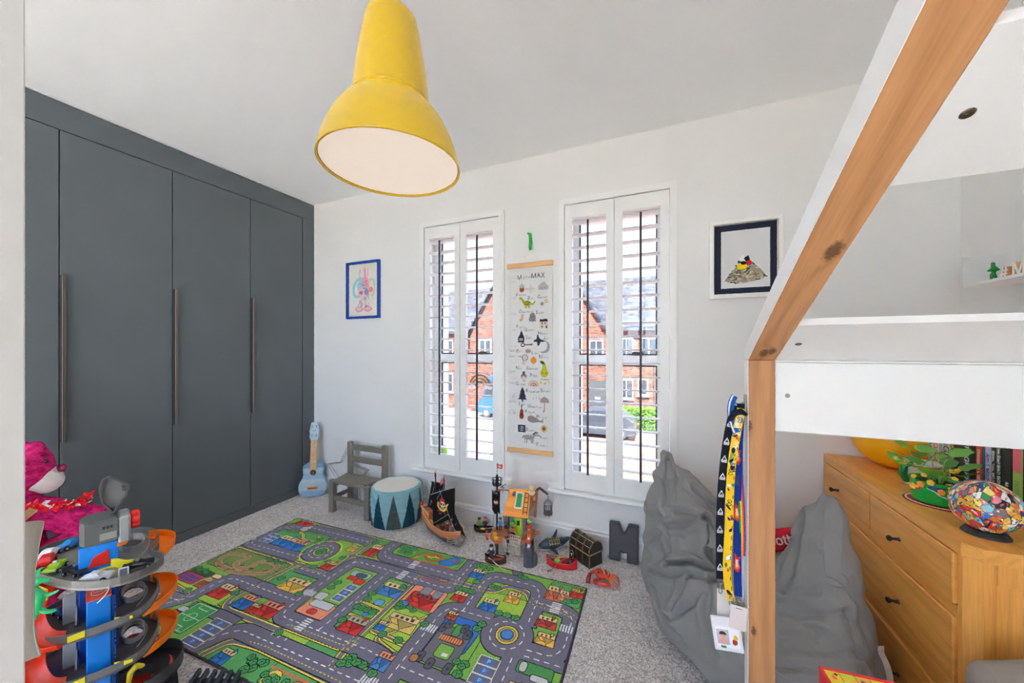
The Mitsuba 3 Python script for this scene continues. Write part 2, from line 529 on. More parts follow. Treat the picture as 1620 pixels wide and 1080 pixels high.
mat('wardrobe_paint', PROC(ward), 0.42, specular=0.5)
mat('handle_metal', (112, 106, 101), 0.3, metallic=0.85)
t = Thing('wardrobe', 'dark slate grey fitted wardrobe filling the wall, flat doors with slim upright handles', 'wardrobe')
xf = XW
t.part('carcass', cat([box(-3.29, xf - 0.030, -1.55, YB - 0.002, 0.005, 2.395)]), 'wardrobe_paint')
t.part('surround', cat([box(xf - 0.0235, xf, -1.55, YB - 0.002, 2.262, 2.396, 0.001), box(xf - 0.0235, xf, 2.021, YB - 0.002, 0.064, 2.2615, 0.001)]), 'wardrobe_paint')
t.part('plinth', box(xf - 0.022, xf - 0.002, -1.55, YB - 0.002, 0.002, 0.0605, 0.001), 'wardrobe_paint')
edges = [2.018, 1.618, 1.178, 0.741, 0.304, -0.133, -0.57, -1.007, -1.444]
doorp = []
for i in range(len(edges) - 1):
    y1, y0 = edges[i] - 0.002, edges[i + 1] + 0.002
    d = t.part('door', box(xf - 0.0225, xf - 0.001, y0, y1, 0.0635, 2.2585, 0.0008), 'wardrobe_paint')
    h = cat([box(xf - 0.004, xf + 0.022, y0 + 0.0005, y0 + 0.005, 0.73, 1.548, 0.0008), box(xf + 0.018, xf + 0.0225, y0 + 0.0005, y0 + 0.014, 0.73, 1.548, 0.0008)])
    t.part('handle', h, 'handle_metal', under=d, label='slim upright metal handle')
# ------------------------------------------------------------------ the street outside the windows
GZ = -3.55


def bricks(p, n, uv):
    h = dr.select(dr.abs(n.x) > 0.5, p.y, p.x)
    r = p.z / 0.078; row = dr.floor(r)
    c = h / 0.23 + 0.5 * (row - 2 * dr.floor(row / 2)); col = dr.floor(c)
    fr, fc = r - row, c - col
    mort = dr.maximum(1 - smoothstep(0.02, 0.14, fr), 1 - smoothstep(0.02, 0.06, fc))
    k = cell_rand(row, col, 3)
    b = mix(L3((92, 50, 42)), L3((126, 76, 60)), k)
    b = dr.select(k > 0.86, mi.Color3f(L3((64, 40, 38))), b)
    return mix(b, L3((132, 122, 114)), mort * 0.8)


def slates(p, n, uv):
    r = p.z / 0.17; row = dr.floor(r); c = p.x / 0.3 + 0.5 * (row - 2 * dr.floor(row / 2)); col = dr.floor(c)
    edge = 1 - smoothstep(0.02, 0.22, r - row)
    k = cell_rand(row, col, 5)
    return mix(mix(L3((44, 46, 56)), L3((74, 76, 84)), k), L3((20, 20, 26)), edge * 0.85)


def paving(p, n, uv):
    r = p.y / 0.11; row = dr.floor(r); c = p.x / 0.21 + 0.5 * (row - 2 * dr.floor(row / 2)); col = dr.floor(c)
    k = cell_rand(row, col, 9)
    m = dr.maximum(1 - smoothstep(0.02, 0.12, r - row), 1 - smoothstep(0.02, 0.08, c - col))
    return mix(mix(L3((92, 66, 62)), L3((116, 88, 82)), k), L3((78, 62, 60)), m * 0.5)


mat('house_brick', PROC(bricks), 0.9, specular=0.1)
mat('roof_slate', PROC(slates), 0.85, specular=0.1)
mat('street_paving', PROC(paving), 0.8, specular=0.2)
mat('pavement_grey', (104, 100, 98), 0.9)
mat('far_glass', (36, 44, 54), 0.08, specular=0.6)
mat('car_paint', (42, 48, 58), 0.25, specular=0.6, clearcoat=0.6)
mat('hedge_leaf', VC, 0.7, specular=0.2)

struct('road', box(-40, 14, 2.6, 21.3, GZ - 0.3, GZ), 'street_paving')
struct('pavement', box(-40, 14, 21.3, 31, GZ - 0.3, GZ + 0.08), 'pavement_grey')


def window_on(b, x0, x1, z0, z1, y, bars=1, colour='upvc'):
    f = cat([box(x0, x1, y - 0.06, y + 0.02, z0, z0 + 0.07), box(x0, x1, y - 0.06, y + 0.02, z1 - 0.07, z1), box(x0, x0 + 0.07, y - 0.06, y + 0.02, z0, z1), box(x1 - 0.07, x1, y - 0.06, y + 0.02, z0, z1)]
            + [box(x0 + (x1 - x0) * k / (bars + 1) - 0.03, x0 + (x1 - x0) * k / (bars + 1) + 0.03, y - 0.05, y + 0.01, z0, z1) for k in range(1, bars + 1)])
    k = b.part('window', f, colour, label='white window frame')
    b.part('pane', box(x0 + 0.05, x1 - 0.05, y - 0.015, y + 0.015, z0 + 0.05, z1 - 0.05), 'far_glass', under=k)
    b.part('sill', box(x0 - 0.08, x1 + 0.08, y - 0.12, y, z0 - 0.1, z0 - 0.01), 'pavement_grey', under=k)


def roof_face(x0, x1, y0, z0, y1, z1, th=0.16):
    p = Polygon([(y0, z0), (y1, z1), (y1, z1 + th), (y0, z0 + th)])
    m = extr(p, 0, x1 - x0)
    M = np.eye(4); M[:3, 0], M[:3, 1], M[:3, 2], M[:3, 3] = (0, 1, 0), (0, 0, 1), (1, 0, 0), (x0, 0, 0)
    m.apply_transform(M)
    return m


def terrace(label, x0, x1, gable, wins, door, yw=24.0):
    b = Thing('brick_house', label, 'house', group=None)
    b.part('wall', box(x0, x1, yw, yw + 0.3, GZ + 0.08, 2.42), 'house_brick')
    rf = b.part('roof', roof_face(x0 - 0.01, x1 + 0.01, yw - 0.35, 2.42, yw + 5, 6.55), 'roof_slate', label='grey slate roof')
    b.part('roof', roof_face(x0 - 0.01, x1 + 0.01, yw + 10, 2.42, yw + 5, 6.55), 'roof_slate')
    b.part('gutter', box(x0, x1, yw - 0.40, yw - 0.30, 2.36, 2.48), 'gasket')
    if gable:
        g0, g1, apex = gable
        gy = yw - 0.5
        gp = Polygon([(g0, GZ + 0.08), (g1, GZ + 0.08), (g1, 2.42), ((g0 + g1) / 2, apex), (g0, 2.42)])
        b.part('gable', mv(extr(gp, 0, 0.5), TR(0, yw + 0.001, 0), ROT('x', 90)), 'house_brick')
        mx = (g0 + g1) / 2; th = 0.16
        for s, e in ((g0 - 0.35, -1), (g1 + 0.35, 1)):
            zz = 2.42 - 0.35 * (apex - 2.42) / ((g1 - g0) / 2)
            pr = Polygon([(s, zz + 0.03), (mx, apex + 0.03), (mx, apex + 0.03 + th), (s, zz + 0.03 + th)])
            b.part('gable_roof', mv(extr(pr, 0, 5.4), TR(0, yw + 4.6, 0), ROT('x', 90)), 'roof_slate')
            bp = Polygon([(s, zz - 0.16), (mx, apex - 0.16), (mx, apex + 0.02), (s, zz + 0.02)])
            b.part('barge_board', mv(extr(bp, 0, 0.06), TR(0, gy - 0.08, 0), ROT('x', 90)), 'far_glass')
    for w in wins: window_on(b, *w)
    if door:
        dk = b.part('door', box(door[0], door[1], door[3] - 0.06, door[3] + 0.02, GZ + 0.1, door[2], 0.01), 'gasket', label='dark front door')
        b.part('letter_plate', box((door[0] + door[1]) / 2 - 0.16, (door[0] + door[1]) / 2 + 0.16, door[3] - 0.09, door[3] - 0.05, -2.05, -1.93), 'upvc', under=dk)
    return b


terrace('brick terrace house with dark front door and tall gable, seen through the right window', -8.2, 6.0, (-8.15, -3.35, 6.2), [(-4.45, -3.55, 0.75, 1.75, 23.5, 1), (-6.6, -5.6, 0.6, 1.9, 23.5, 1), (-2.6, -1.75, 0.8, 1.9, 24.0, 1), (-1.35, -0.3, 0.8, 1.9, 24.0, 1), (-2.6, -1.75, -2.0, -0.75, 24.0, 1), (-1.5, -0.85, -1.75, -0.7, 24.0, 0), (-5.9, -4.9, -2.3, -0.85, 23.5, 1)], (-4.45, -3.35, -0.85, 23.46))
terrace('brick terrace house with slate roof and a low gable, seen through the left window', -25.0, -8.95, (-13.4, -9.4, 5.6), [(-12.6, -11.6, 0.7, 1.9, 23.5, 1), (-16.6, -15.2, 0.7, 1.9, 24.0, 1), (-16.6, -15.2, -2.2, -0.7, 24.0, 1), (-14.9, -13.9, -2.2, -0.6, 24.0, 0), (-20.6, -19.2, 0.7, 1.9, 24.0, 1), (-20.6, -19.2, -2.2, -0.7, 24.0, 1)], (-18.4, -17.3, -0.85, 23.98))
single('drain_pipe', 'black drain pipe on the brick house wall', 'drain pipe', rod((-0.51, 23.93, GZ + 0.1), (-0.51, 23.93, 0.50), 0.05, 10), 'gasket')


def car(name, label, x0, x1, y0, y1, z0, prof, glass, body_mat, wheels):
    t = Thing(name, label, 'car' if name == 'car' else 'van')
    L = x1 - x0; P = [(x0 + a * L, z0 + h) for a, h in prof]
    body = extr(Polygon(P).buffer(-0.04).buffer(0.04, quad_segs=3), 0, y1 - y0)
    bd = t.part('body', mv(body, TR(0, y1, 0), ROT('x', 90)), body_mat, smooth=40)
    for g in glass:
        q = Polygon([(x0 + a * L, z0 + h) for a, h in g])
        t.part('window', mv(extr(q, 0, y1 - y0 + 0.02), TR(0, y1 + 0.01, 0), ROT('x', 90)), 'far_glass', under=bd)
    for a in wheels:
        for y in (y0 - 0.01, y1 - 0.19):
            w = t.part('wheel', mv(lathe([(0, 0), (0.29, 0), (0.32, 0.03), (0.32, 0.17), (0.29, 0.2), (0, 0.2)], 28), TR(x0 + a * L, y + 0.2, z0 + 0.32), ROT('x', 90)), 'gasket', smooth=40)
            t.part('hub', mv(lathe([(0, 0), (0.17, 0), (0.19, 0.015), (0, 0.03)], 20), TR(x0 + a * L, y + 0.001, z0 + 0.32), ROT('x', 90)), 'steel_far', under=w)
    return t


mat('steel_far', (150, 152, 156), 0.4, metallic=0.6)
mat('van_blue', (30, 74, 164), 0.3, specular=0.5)
c = car('car', 'dark grey hatchback parked across the street in front of the brick house', -5.45, -1.30, 19.2, 20.9, GZ, [(0, .35), (0.02, .62), (.20, .84), (.36, 1.36), (.50, 1.46), (.80, 1.44), (.92, 1.06), (1, .90), (1, .32), (.9, .22), (.08, .22)],
    [[(.245, .88), (.385, 1.33), (.50, 1.38), (.50, .90)], [(.52, .90), (.52, 1.38), (.72, 1.37), (.74, .92)], [(.76, .93), (.745, 1.36), (.80, 1.35), (.87, 1.05)]], 'car_paint', (.17, .82))
c.part('tail_lamp', box(-1.37, -1.28, 19.19, 19.5, GZ + 0.72, GZ + 0.94, 0.02), 'plastic', col=(190, 24, 30), label='red tail lamp')
car('delivery_van', 'blue van parked on the far side of the street, seen through the left window', -11.75, -8.3, 21.6, 23.0, GZ + 0.08, [(0, .3), (0, 1.0), (.1, 1.25), (.24, 2.75), (.30, 2.9), (1, 2.9), (1, .3)], [[(.13, 1.4), (.25, 2.5), (.40, 2.5), (.40, 1.4)]], 'van_blue', (.2, .85))
# clipped hedge
rs = np.random.default_rng(3)
n = 5200
hb = np.column_stack([rs.uniform(-2.3, 3.0, n), rs.uniform(21.45, 22.15, n), rs.uniform(GZ + 0.1, -2.28, n)])
side = rs.integers(0, 3, n); hb[side == 0, 1] = 21.45 + rs.uniform(-.05, .08, (side == 0).sum()); hb[side == 1, 2] = -2.28 + rs.uniform(-.08, .1, (side == 1).sum())
q = rs.normal(size=(n, 3)); q /= np.linalg.norm(q, axis=1, keepdims=True); r_ = np.cross(q, rs.normal(size=(n, 3))); r_ /= np.linalg.norm(r_, axis=1, keepdims=True)
s = 0.07
V = np.stack([hb + q * s, hb + r_ * s * .5, hb - q * s, hb - r_ * s * .5], 1).reshape(-1, 3)
ii = np.arange(n) * 4
Fh = np.vstack([np.stack([ii, ii + 1, ii + 2], 1), np.stack([ii, ii + 2, ii + 3], 1)])
ch_ = np.repeat(np.array([lin((82, 134, 30)), lin((56, 104, 22)), lin((108, 156, 44))])[rs.integers(0, 3, n)], 4, 0)
t = Thing('hedge', 'bright green clipped hedge in front of the brick house across the street', 'hedge')
t.part('leaves', trimesh.Trimesh(V, Fh, process=False), 'hedge_leaf', colors=ch_, kind='stuff')
t.part('core', box(-2.25, 2.95, 21.55, 22.1, GZ + 0.08, -2.4, 0.1), 'hedge_leaf', col=(40, 66, 26))

# ------------------------------------------------------------------ small things on the sills behind the shutters
YS, ZS = 2.185, WZ0 - 0.002
t = Thing('rainbow_ornament', 'wooden rainbow with white clouds standing behind the left shutter', 'ornament', M=TR(-1.172, 2.195, 0.925))
for r, c_ in ((.086, (150, 96, 66)), (.074, (214, 176, 140)), (.062, (176, 116, 78)), (.050, (226, 196, 166)), (.038, (120, 84, 66))):
    arc = Point(0, 0).buffer(r, quad_segs=12).difference(Point(0, 0).buffer(r - .0095, quad_segs=12)).intersection(sbox(-1, 0, 1, 1))
    t.part('arch', mv(extr(arc, 0, .012), TR(0, .006, 0), ROT('x', 90)), 'plastic', col=c_)
for x in (-.062, .062):
    t.part('cloud', cat([ell((x + d, -.004, -.004 + e), (.018, .009, .013), 2) for d, e in ((-.018, 0), (0, .006), (.018, 0))]), 'matte', col=(244, 244, 242), smooth=True)
t.part('thread', rod((0, 0, .085), (0, 0, .165), .0012, 5), 'matte', col=(200, 200, 200))
t = Thing('sill_toy', 'small lime green toy tree on the sill behind the left shutter', 'toy', M=TR(-1.455, 2.185, ZS))
t.part('trunk', rod((0, 0, 0), (0, 0, .06), .008), 'plastic', col=(190, 140, 80)); t.part('crown', cat([ell((0, 0, .10), (.02, .02, .05), 2), ell((.03, 0, .05), (.03, .02, .02), 2)]), 'plastic', col=(150, 206, 50), smooth=True)
t = Thing('sill_toy', 'small bright blue toy plane on the sill behind the left shutter', 'toy', M=TR(-1.09, 2.18, ZS))
t.part('hull', ell((0, 0, .06), (.05, .018, .018), 2), 'plastic', col=(50, 140, 220), smooth=True); t.part('wing', box(-.015, .015, -.04, .04, .055, .062, .002), 'plastic', col=(70, 160, 230)); t.part('stand', box(-.03, .03, -.012, .012, 0, .05, .004), 'plastic', col=(240, 240, 240))
single('sill_toy', 'small pink and purple toy at the right end of the left window sill', 'toy', cat([box(-1.10, -1.05, 2.165, 2.19, ZS, ZS + .022, .004), ell((-1.075, 2.178, ZS + .026), (.018, .012, .012), 2)]), 'plastic', col=(196, 90, 150), smooth=40)
for x, c_, lb in ((-.47, (226, 110, 100), 'small pink and white toy at the left of the right window sill'), (-.325, (60, 186, 160), 'small teal toy in the middle of the right window sill'), (-.185, (60, 60, 64), 'small black and white toy on the right window sill'), (-.09, (70, 196, 176), 'small turquoise toy at the right of the right window sill')):
    t = Thing('sill_toy', lb, 'toy', M=TR(x, 2.185, ZS))
    t.part('body', box(-.035, .035, -.012, .012, 0, .036, .006), 'plastic', col=c_); t.part('top', ell((.012, 0, .042), (.016, .010, .013), 2), 'plastic', col=(238, 238, 236), smooth=True)
# ------------------------------------------------------------------ wood
def wood(light, dark, axis, knots=(), freq=95.0, warp=0.012, fine=0.35):
    """Plank grain running along an axis (a unit vector), with knots at given places."""
    ax = np.asarray(axis, float) / np.linalg.norm(axis)
    b = np.cross(ax, [0.3, 0.5, 0.8]); b /= np.linalg.norm(b); c = np.cross(ax, b)
    A, B, lc, dc = [float(v) for v in ax], ([float(v) for v in b], [float(v) for v in c]), L3(light), L3(dark)
    kn = [([float(v) for v in k[:3]], float(k[3])) for k in knots]
    kd = L3(tuple(int(v * 0.42) for v in dark))

    def fn(p, n, uv):
        s = p.x * A[0] + p.y * A[1] + p.z * A[2]
        u = p.x * B[0][0] + p.y * B[0][1] + p.z * B[0][2]
        v = p.x * B[1][0] + p.y * B[1][1] + p.z * B[1][2]
        w = (fbm(u * 9, v * 9, s * 1.6, 3) - 0.5) * warp * 8
        near = mi.Float(0.0); pull = mi.Float(0.0)
        for k, r in kn:
            ds = (s - (k[0] * A[0] + k[1] * A[1] + k[2] * A[2])) * 0.45
            du = u - (k[0] * B[0][0] + k[1] * B[0][1] + k[2] * B[0][2]); dv = v - (k[0] * B[1][0] + k[1] * B[1][1] + k[2] * B[1][2])
            q = dr.sqrt(ds * ds + du * du + dv * dv) / r
            near = dr.maximum(near, 1 - smoothstep(0.5, 1.15, q + (noise(p.x * 300, p.y * 300, p.z * 300) - 0.5) * 0.5))
            pull = pull + dr.exp(-q * q * 0.35) * 0.02
        rr = u * 0.8 + v * 0.6 + w + pull
        ring = 0.5 + 0.5 * dr.sin(rr * freq * 6.283)
        ring = ring * ring * (0.6 + 0.4 * noise(rr * 37, s * 2, 1.0))
        fib = fbm(u * 420, v * 420, s * 14, 2)
        t = dr.clip(ring * 0.4 + (fib - 0.5) * fine * 1.6 + (fbm(u * 22, v * 22, s * 2.0, 2) - 0.5) * 0.9 + 0.28, 0, 1)
        col = mix(lc, dc, t)
        return col * (1 - near * 0.8) + kd * near * 0.8
    return PROC(fn)


RD = np.array([0, -0.9038, 0.4280])          # direction of the bed's rafters, eave to ridge
mat('pine_rafter', wood((186, 136, 92), (150, 102, 64), RD, knots=((0.232, 1.062, 1.176, 0.011), (0.246, 1.052, 1.18, 0.009), (0.247, 0.715, 1.341, 0.012)), freq=26, fine=0.3), 0.5, specular=0.4)
mat('pine_post', wood((186, 136, 92), (150, 102, 64), (0, 0, 1), knots=((0.207, 1.1, 0.985, 0.008), (0.217, 1.1, 0.452, 0.006)), freq=24, fine=0.3), 0.5, specular=0.4)
mat('oak', wood((226, 162, 80), (200, 132, 56), (0, 1, 0), freq=30, fine=0.55), 0.38, specular=0.5)
mat('oak_up', wood((226, 162, 80), (200, 132, 56), (0, 0, 1), freq=30, fine=0.55), 0.42, specular=0.5)
mat('bed_white', (224, 224, 222), 0.4, specular=0.5)
mat('bed_side', (224, 224, 222), 0.4, specular=0.5)
mat('steel', (150, 150, 148), 0.3, metallic=0.9)
mat('bronze', (96, 84, 66), 0.35, metallic=0.85)
mat('black_iron', (24, 23, 23), 0.4, specular=0.5)

# ------------------------------------------------------------------ the house-shaped bed beside the camera: post, rafters, roof boards, end board
bed = Thing('house_bed', 'house shaped child bed with a natural pine post, sloping rafter and white boards', 'bed')
PX0, PX1 = 0.205, 0.264
SL = 0.4736


def roof(y, off=0.0):
    """Height of the rafters' underside over depth y."""
    return 1.158 + SL * (1.1 - y) + off


def rafter(x0, x1, y0=1.1, y1=-0.05):
    th = 0.052
    p = Polygon([(y0, 1.158), (y1, roof(y1)), (y1, roof(y1) + th), (y0 + 0.043, 1.158 + th * 0.55), (y0 + 0.043, 1.158)])
    m = extr(p, 0, x1 - x0)
    M = np.eye(4); M[:3, 0], M[:3, 1], M[:3, 2], M[:3, 3] = (0, 1, 0), (0, 0, 1), (1, 0, 0), (x0, 0, 0)
    m.apply_transform(M)
    return m


for x0 in (PX0, 1.088):
    x1 = x0 + PX1 - PX0
    pk = bed.part('post', box(x0 + 0.001, x1, 1.1, 1.142, 0.0, 1.1572, 0.0012), 'pine_post')
    bed.part('painted_side', box(x0 - 0.0003, x0 + 0.001, 1.1008, 1.1425, 0.002, 1.157), 'bed_side', under=pk, label='thin white layer on one side')  # thin white layer over the left face of the pine
    rk = bed.part('rafter', rafter(x0 + 0.001, x1), 'pine_rafter')
    side = rafter(x0 - 0.0003, x0 + 0.001)
    bed.part('painted_side', mv(side, TR(0, 0, 0.0006)), 'bed_side', under=rk, label='thin white layer on one side')
    bed.part('post', box(x0 + 0.001, x1, -1.0, -0.958, 0.0, 1.1572, 0.0012), 'pine_post')
    q = rafter(x0 + 0.001, x1, 1.1, -0.05)
    bed.part('rafter', mv(q, TR(0, 0.142, 0), np.diag([1, -1, 1, 1.0])), 'pine_rafter') if False else None
    back = mv(rafter(x0 + 0.001, x1, 1.1, 0.02), TR(0, 0.1, 0), np.diag([1.0, -1, 1, 1])); back.invert()
    bed.part('rafter', back, 'pine_rafter')


def roof_board(ya, yb):
    th = 0.016
    n = np.array([0, 0.428, 0.9038]) * th
    P = [np.array([0, ya, roof(ya)]), np.array([0, yb, roof(yb)])]
    q = [P[0], P[1], P[1] + n, P[0] + n]
    m = extr(Polygon([(v[1], v[2]) for v in q]), 0, 1.087 - PX1 - 0.001)
    M = np.eye(4); M[:3, 0], M[:3, 1], M[:3, 2], M[:3, 3] = (0, 1, 0), (0, 0, 1), (1, 0, 0), (PX1 + 0.0005, 0, 0)
    m.apply_transform(M)
    return m


def screw(c, nrm, r, m, under):
    z = np.asarray(nrm, float); z /= np.linalg.norm(z); x = np.cross(z, [1, 0, 0.2]); x /= np.linalg.norm(x); y = np.cross(z, x)
    M = np.eye(4); M[:3, 0], M[:3, 1], M[:3, 2], M[:3, 3] = x, y, z, c
    head = to_man(lathe([(0, -0.002), (r, -0.002), (r, 0.0002), (r * 0.8, 0.0012), (0, 0.0015)], 20))
    for a in (0, 90):
        head = head - to_man(mv(box(-r * 0.55, r * 0.55, -r * 0.13, r * 0.13, 0.0002, 0.01), ROT('z', a)))
    head = head - to_man(box(-r * 0.2, r * 0.2, -r * 0.2, r * 0.2, 0.0, 0.01))
    bed.part('screw', mv(from_man(head), M), m, under=under, label='cross-head screw')


nrm = (0, -0.428, -0.9038)
b1 = bed.part('roof_board', roof_board(1.098, 0.934), 'bed_white')
b2 = bed.part('roof_board', roof_board(0.604, 0.448), 'bed_white')
bed.part('roof_board', roof_board(0.14, -0.02), 'bed_white')
screw((0.288, 1.017, roof(1.017)), nrm, 0.0068, 'bronze', b1)
screw((0.291, 0.525, roof(0.525)), nrm, 0.0062, 'bronze', b2)
eb = bed.part('end_board', box(PX1 + 0.0005, 1.087, 1.112, 1.128, 0.974, 1.152, 0.0015), 'bed_white')
bed.part('end_rail', box(PX1 + 0.0005, 1.087, 1.106, 1.130, 1.1525, 1.1575, 0.001), 'bed_white')
screw((0.2925, 1.1118, 1.067), (0, -1, 0), 0.0055, 'steel', eb)
sd = bed.part('side_rail', box(PX0, PX1, -0.955, 0.2, 0.22, 0.36, 0.003), 'bed_white')
bed.part('mattress', box(0.275, 1.08, -0.94, 0.3, 0.2, 0.40, 0.03), 'matte', col=(236, 236, 236))

# ------------------------------------------------------------------ oak chest of drawers
DX, DY0, DY1, DZ = 0.696, 1.252, 2.118, 0.696
ch = 0.026
ds = Thing('chest_of_drawers', 'light oak chest of drawers with small black knobs behind the bed and the beanbag', 'chest of drawers')
foot = Polygon([(DX, DY1), (DX, DY0 + ch), (DX + ch, DY0), (1.15, DY0), (1.15, DY1)])
ds.part('top', extr(foot, DZ - 0.034, DZ), 'oak')
body = Polygon([(DX + 0.003, DY1), (DX + 0.003, DY0 + ch + 0.002), (DX + ch + 0.002, DY0 + 0.003), (DX + 0.055, DY0 + 0.003), (DX + 0.055, DY1)])
carc = unary_union([Polygon([(DX + 0.004, DY0 + ch + 0.018), (DX + 0.004, DY0 + ch + 0.002), (DX + ch + 0.002, DY0 + 0.004), (DX + 0.05, DY0 + 0.004), (DX + 0.05, DY0 + ch + 0.018)])])
ds.part('corner_post', extr(carc, 0.01, DZ - 0.0345), 'oak_up')
ds.part('carcass', cat([box(DX + 0.024, 1.145, DY0 + 0.014, DY1, 0.06, DZ - 0.035)]), 'oak_up')
ds.part('side_frame', cat([box(DX + 0.0505, 1.145, DY0 + 0.004, DY0 + 0.014, 0.612, DZ - 0.0345), box(1.09, 1.145, DY0 + 0.004, DY0 + 0.014, 0.06, 0.6115)]), 'oak_up')
ds.part('rail', box(DX + 0.004, DX + 0.024, DY0 + ch + 0.0185, DY1 - 0.004, 0.493, 0.523), 'oak')
ds.part('rail', box(DX + 0.004, DX + 0.024, DY0 + ch + 0.0185, DY1 - 0.004, 0.258, 0.288), 'oak')
ds.part('rail', box(DX + 0.004, DX + 0.024, 1.7035, 1.7095, 0.5235, 0.6615), 'oak')
ds.part('rail', box(DX + 0.004, DX + 0.024, DY0 + ch + 0.0185, DY1 - 0.004, 0.03, 0.06), 'oak')


def drawer(y0, y1, z0, z1, knobs):
    d = ds.part('drawer', box(DX - 0.004, DX + 0.022, y0, y1, z0, z1, 0.003), 'oak')
    for y in knobs:
        z = (z0 + z1) / 2 - 0.012
        k = cat([mv(lathe([(0, 0), (0.007, 0.0), (0.0045, 0.003), (0.0038, 0.016), (0.0055, 0.019), (0.0085, 0.022), (0.0088, 0.026), (0.006, 0.029), (0, 0.030)], 16), TR(DX - 0.004, y, z), ROT('y', -90))])
        ds.part('knob', k, 'black_iron', smooth=40, under=d, label='small black knob')


drawer(1.712, 2.108, 0.525, 0.659, (1.955,))
drawer(1.298, 1.702, 0.525, 0.659, (1.525,))
drawer(1.298, 2.108, 0.290, 0.491, (1.955, 1.53))
drawer(1.298, 2.108, 0.062, 0.256, (1.955, 1.53))

# ------------------------------------------------------------------ yellow pendant lamp
mat('lamp_yellow', (206, 168, 6), 0.22, specular=0.5, clearcoat=0.4, clearcoat_gloss=0.9)
mat('lamp_lining', (236, 222, 208), 0.5)
LX, LY, LZ = -0.708, 0.797, 1.697
t = Thing('pendant_lamp', 'large glossy yellow metal pendant lamp hanging from the ceiling, lit inside', 'lamp', M=TR(LX, LY, 0))
out = [(0.1895, LZ + 0.002), (0.187, LZ + 0.022), (0.181, LZ + 0.046), (0.172, LZ + 0.074), (0.160, LZ + 0.102), (0.146, LZ + 0.128), (0.129, LZ + 0.152), (0.112, LZ + 0.170), (0.104, LZ + 0.178), (0.1025, LZ + 0.182)]
inn = [(r - 0.0025, z - 0.001) for r, z in out]
rim = [(0.1885, LZ), (0.1915, LZ + 0.0005), (0.192, LZ + 0.003), (0.1895, LZ + 0.005)]
sk = t.part('shade', lathe(inn[::-1] + [(0.1875, LZ + 0.001)] + rim + out[1:] + [inn[-1]], 72), 'lamp_yellow', smooth=40)
neck = [(0.098, LZ + 0.178), (0.1035, LZ + 0.180), (0.1055, LZ + 0.184), (0.1040, LZ + 0.190), (0.1025, LZ + 0.196), (0.0985, LZ + 0.24), (0.0925, LZ + 0.29), (0.0840, LZ + 0.345), (0.0735, LZ + 0.40), (0.0690, LZ + 0.418), (0.058, LZ + 0.432), (0.040, LZ + 0.440), (0.0, LZ + 0.441)]
t.part('neck', lathe(neck, 64), 'lamp_yellow', smooth=40)
t.part('cap', lathe([(0.018, LZ + 0.440), (0.018, LZ + 0.465), (0.012, LZ + 0.475), (0, LZ + 0.476)], 24), 'steel', smooth=40)
t.part('cord', rod((0, 0, LZ + 0.474), (0, 0, 2.385), 0.0035), 'matte', col=(40, 40, 40))
t.part('ceiling_rose', lathe([(0, 2.372), (0.03, 2.374), (0.048, 2.385), (0.05, 2.3995), (0, 2.3995)], 32), 'trim_white', smooth=40)
d = lathe([(0, LZ + 0.0065), (0.1846, LZ + 0.0065)], 64)
d = trimesh.Trimesh(d.vertices, d.faces, process=True)
if d.face_normals[:, 2].mean() > 0: d.invert()
k = t.part('diffuser', d, 'lamp_lining')
scene[k]['emitter'] = {'type': 'area', 'radiance': {'type': 'rgb', 'value': [float(v) * LAMP_GLOW for v in lin((255, 236, 216))]}}
labels[k] = {'label': 'warm glowing round diffuser'}
# ------------------------------------------------------------------ things on the window wall
mat('frame_blue', (22, 66, 150), 0.4)
mat('frame_white', (238, 236, 230), 0.45)
mat('paper', VC, 0.9, specular=0.15)
mat('light_oak', wood((222, 178, 124), (190, 142, 88), (1, 0, 0), freq=120), 0.5)
on_wall = lambda x, z, d: np.array([[1, 0, 0, x], [0, 0, -1, YB - d], [0, 1, 0, z], [0, 0, 0, 1.0]])     # sheet x -> +x, y -> up, facing the room


def framed(label, x0, x1, z0, z1, w, depth, m, pr, clip, group='framed prints'):
    t = Thing('picture_frame', label, 'picture')
    ring = sbox(x0, z0, x1, z1).difference(sbox(x0 + w, z0 + w, x1 - w, z1 - w))
    g = cat([bar((x0, 0, z0 + w / 2), (x1, 0, z0 + w / 2), depth, w, bevel=0.0012), bar((x0, 0, z1 - w / 2), (x1, 0, z1 - w / 2), depth, w, bevel=0.0012),
             bar((x0 + w / 2, 0, z0), (x0 + w / 2, 0, z1), w, depth, up=(0, 1, 0), bevel=0.0012), bar((x1 - w / 2, 0, z0), (x1 - w / 2, 0, z1), w, depth, up=(0, 1, 0), bevel=0.0012)])
    t.part('frame', mv(g, TR(0, YB - depth / 2 - 0.001, 0)), m)
    t.part('backing', box(x0 + w * 0.6, x1 - w * 0.6, YB - 0.0045, YB - 0.001, z0 + w * 0.6, z1 - w * 0.6), 'matte', col=(200, 196, 188))
    me, c = pr.build(clip)
    t.part('print', mv(me, on_wall(0, 0, 0.006)), 'paper', colors=c)
    return t


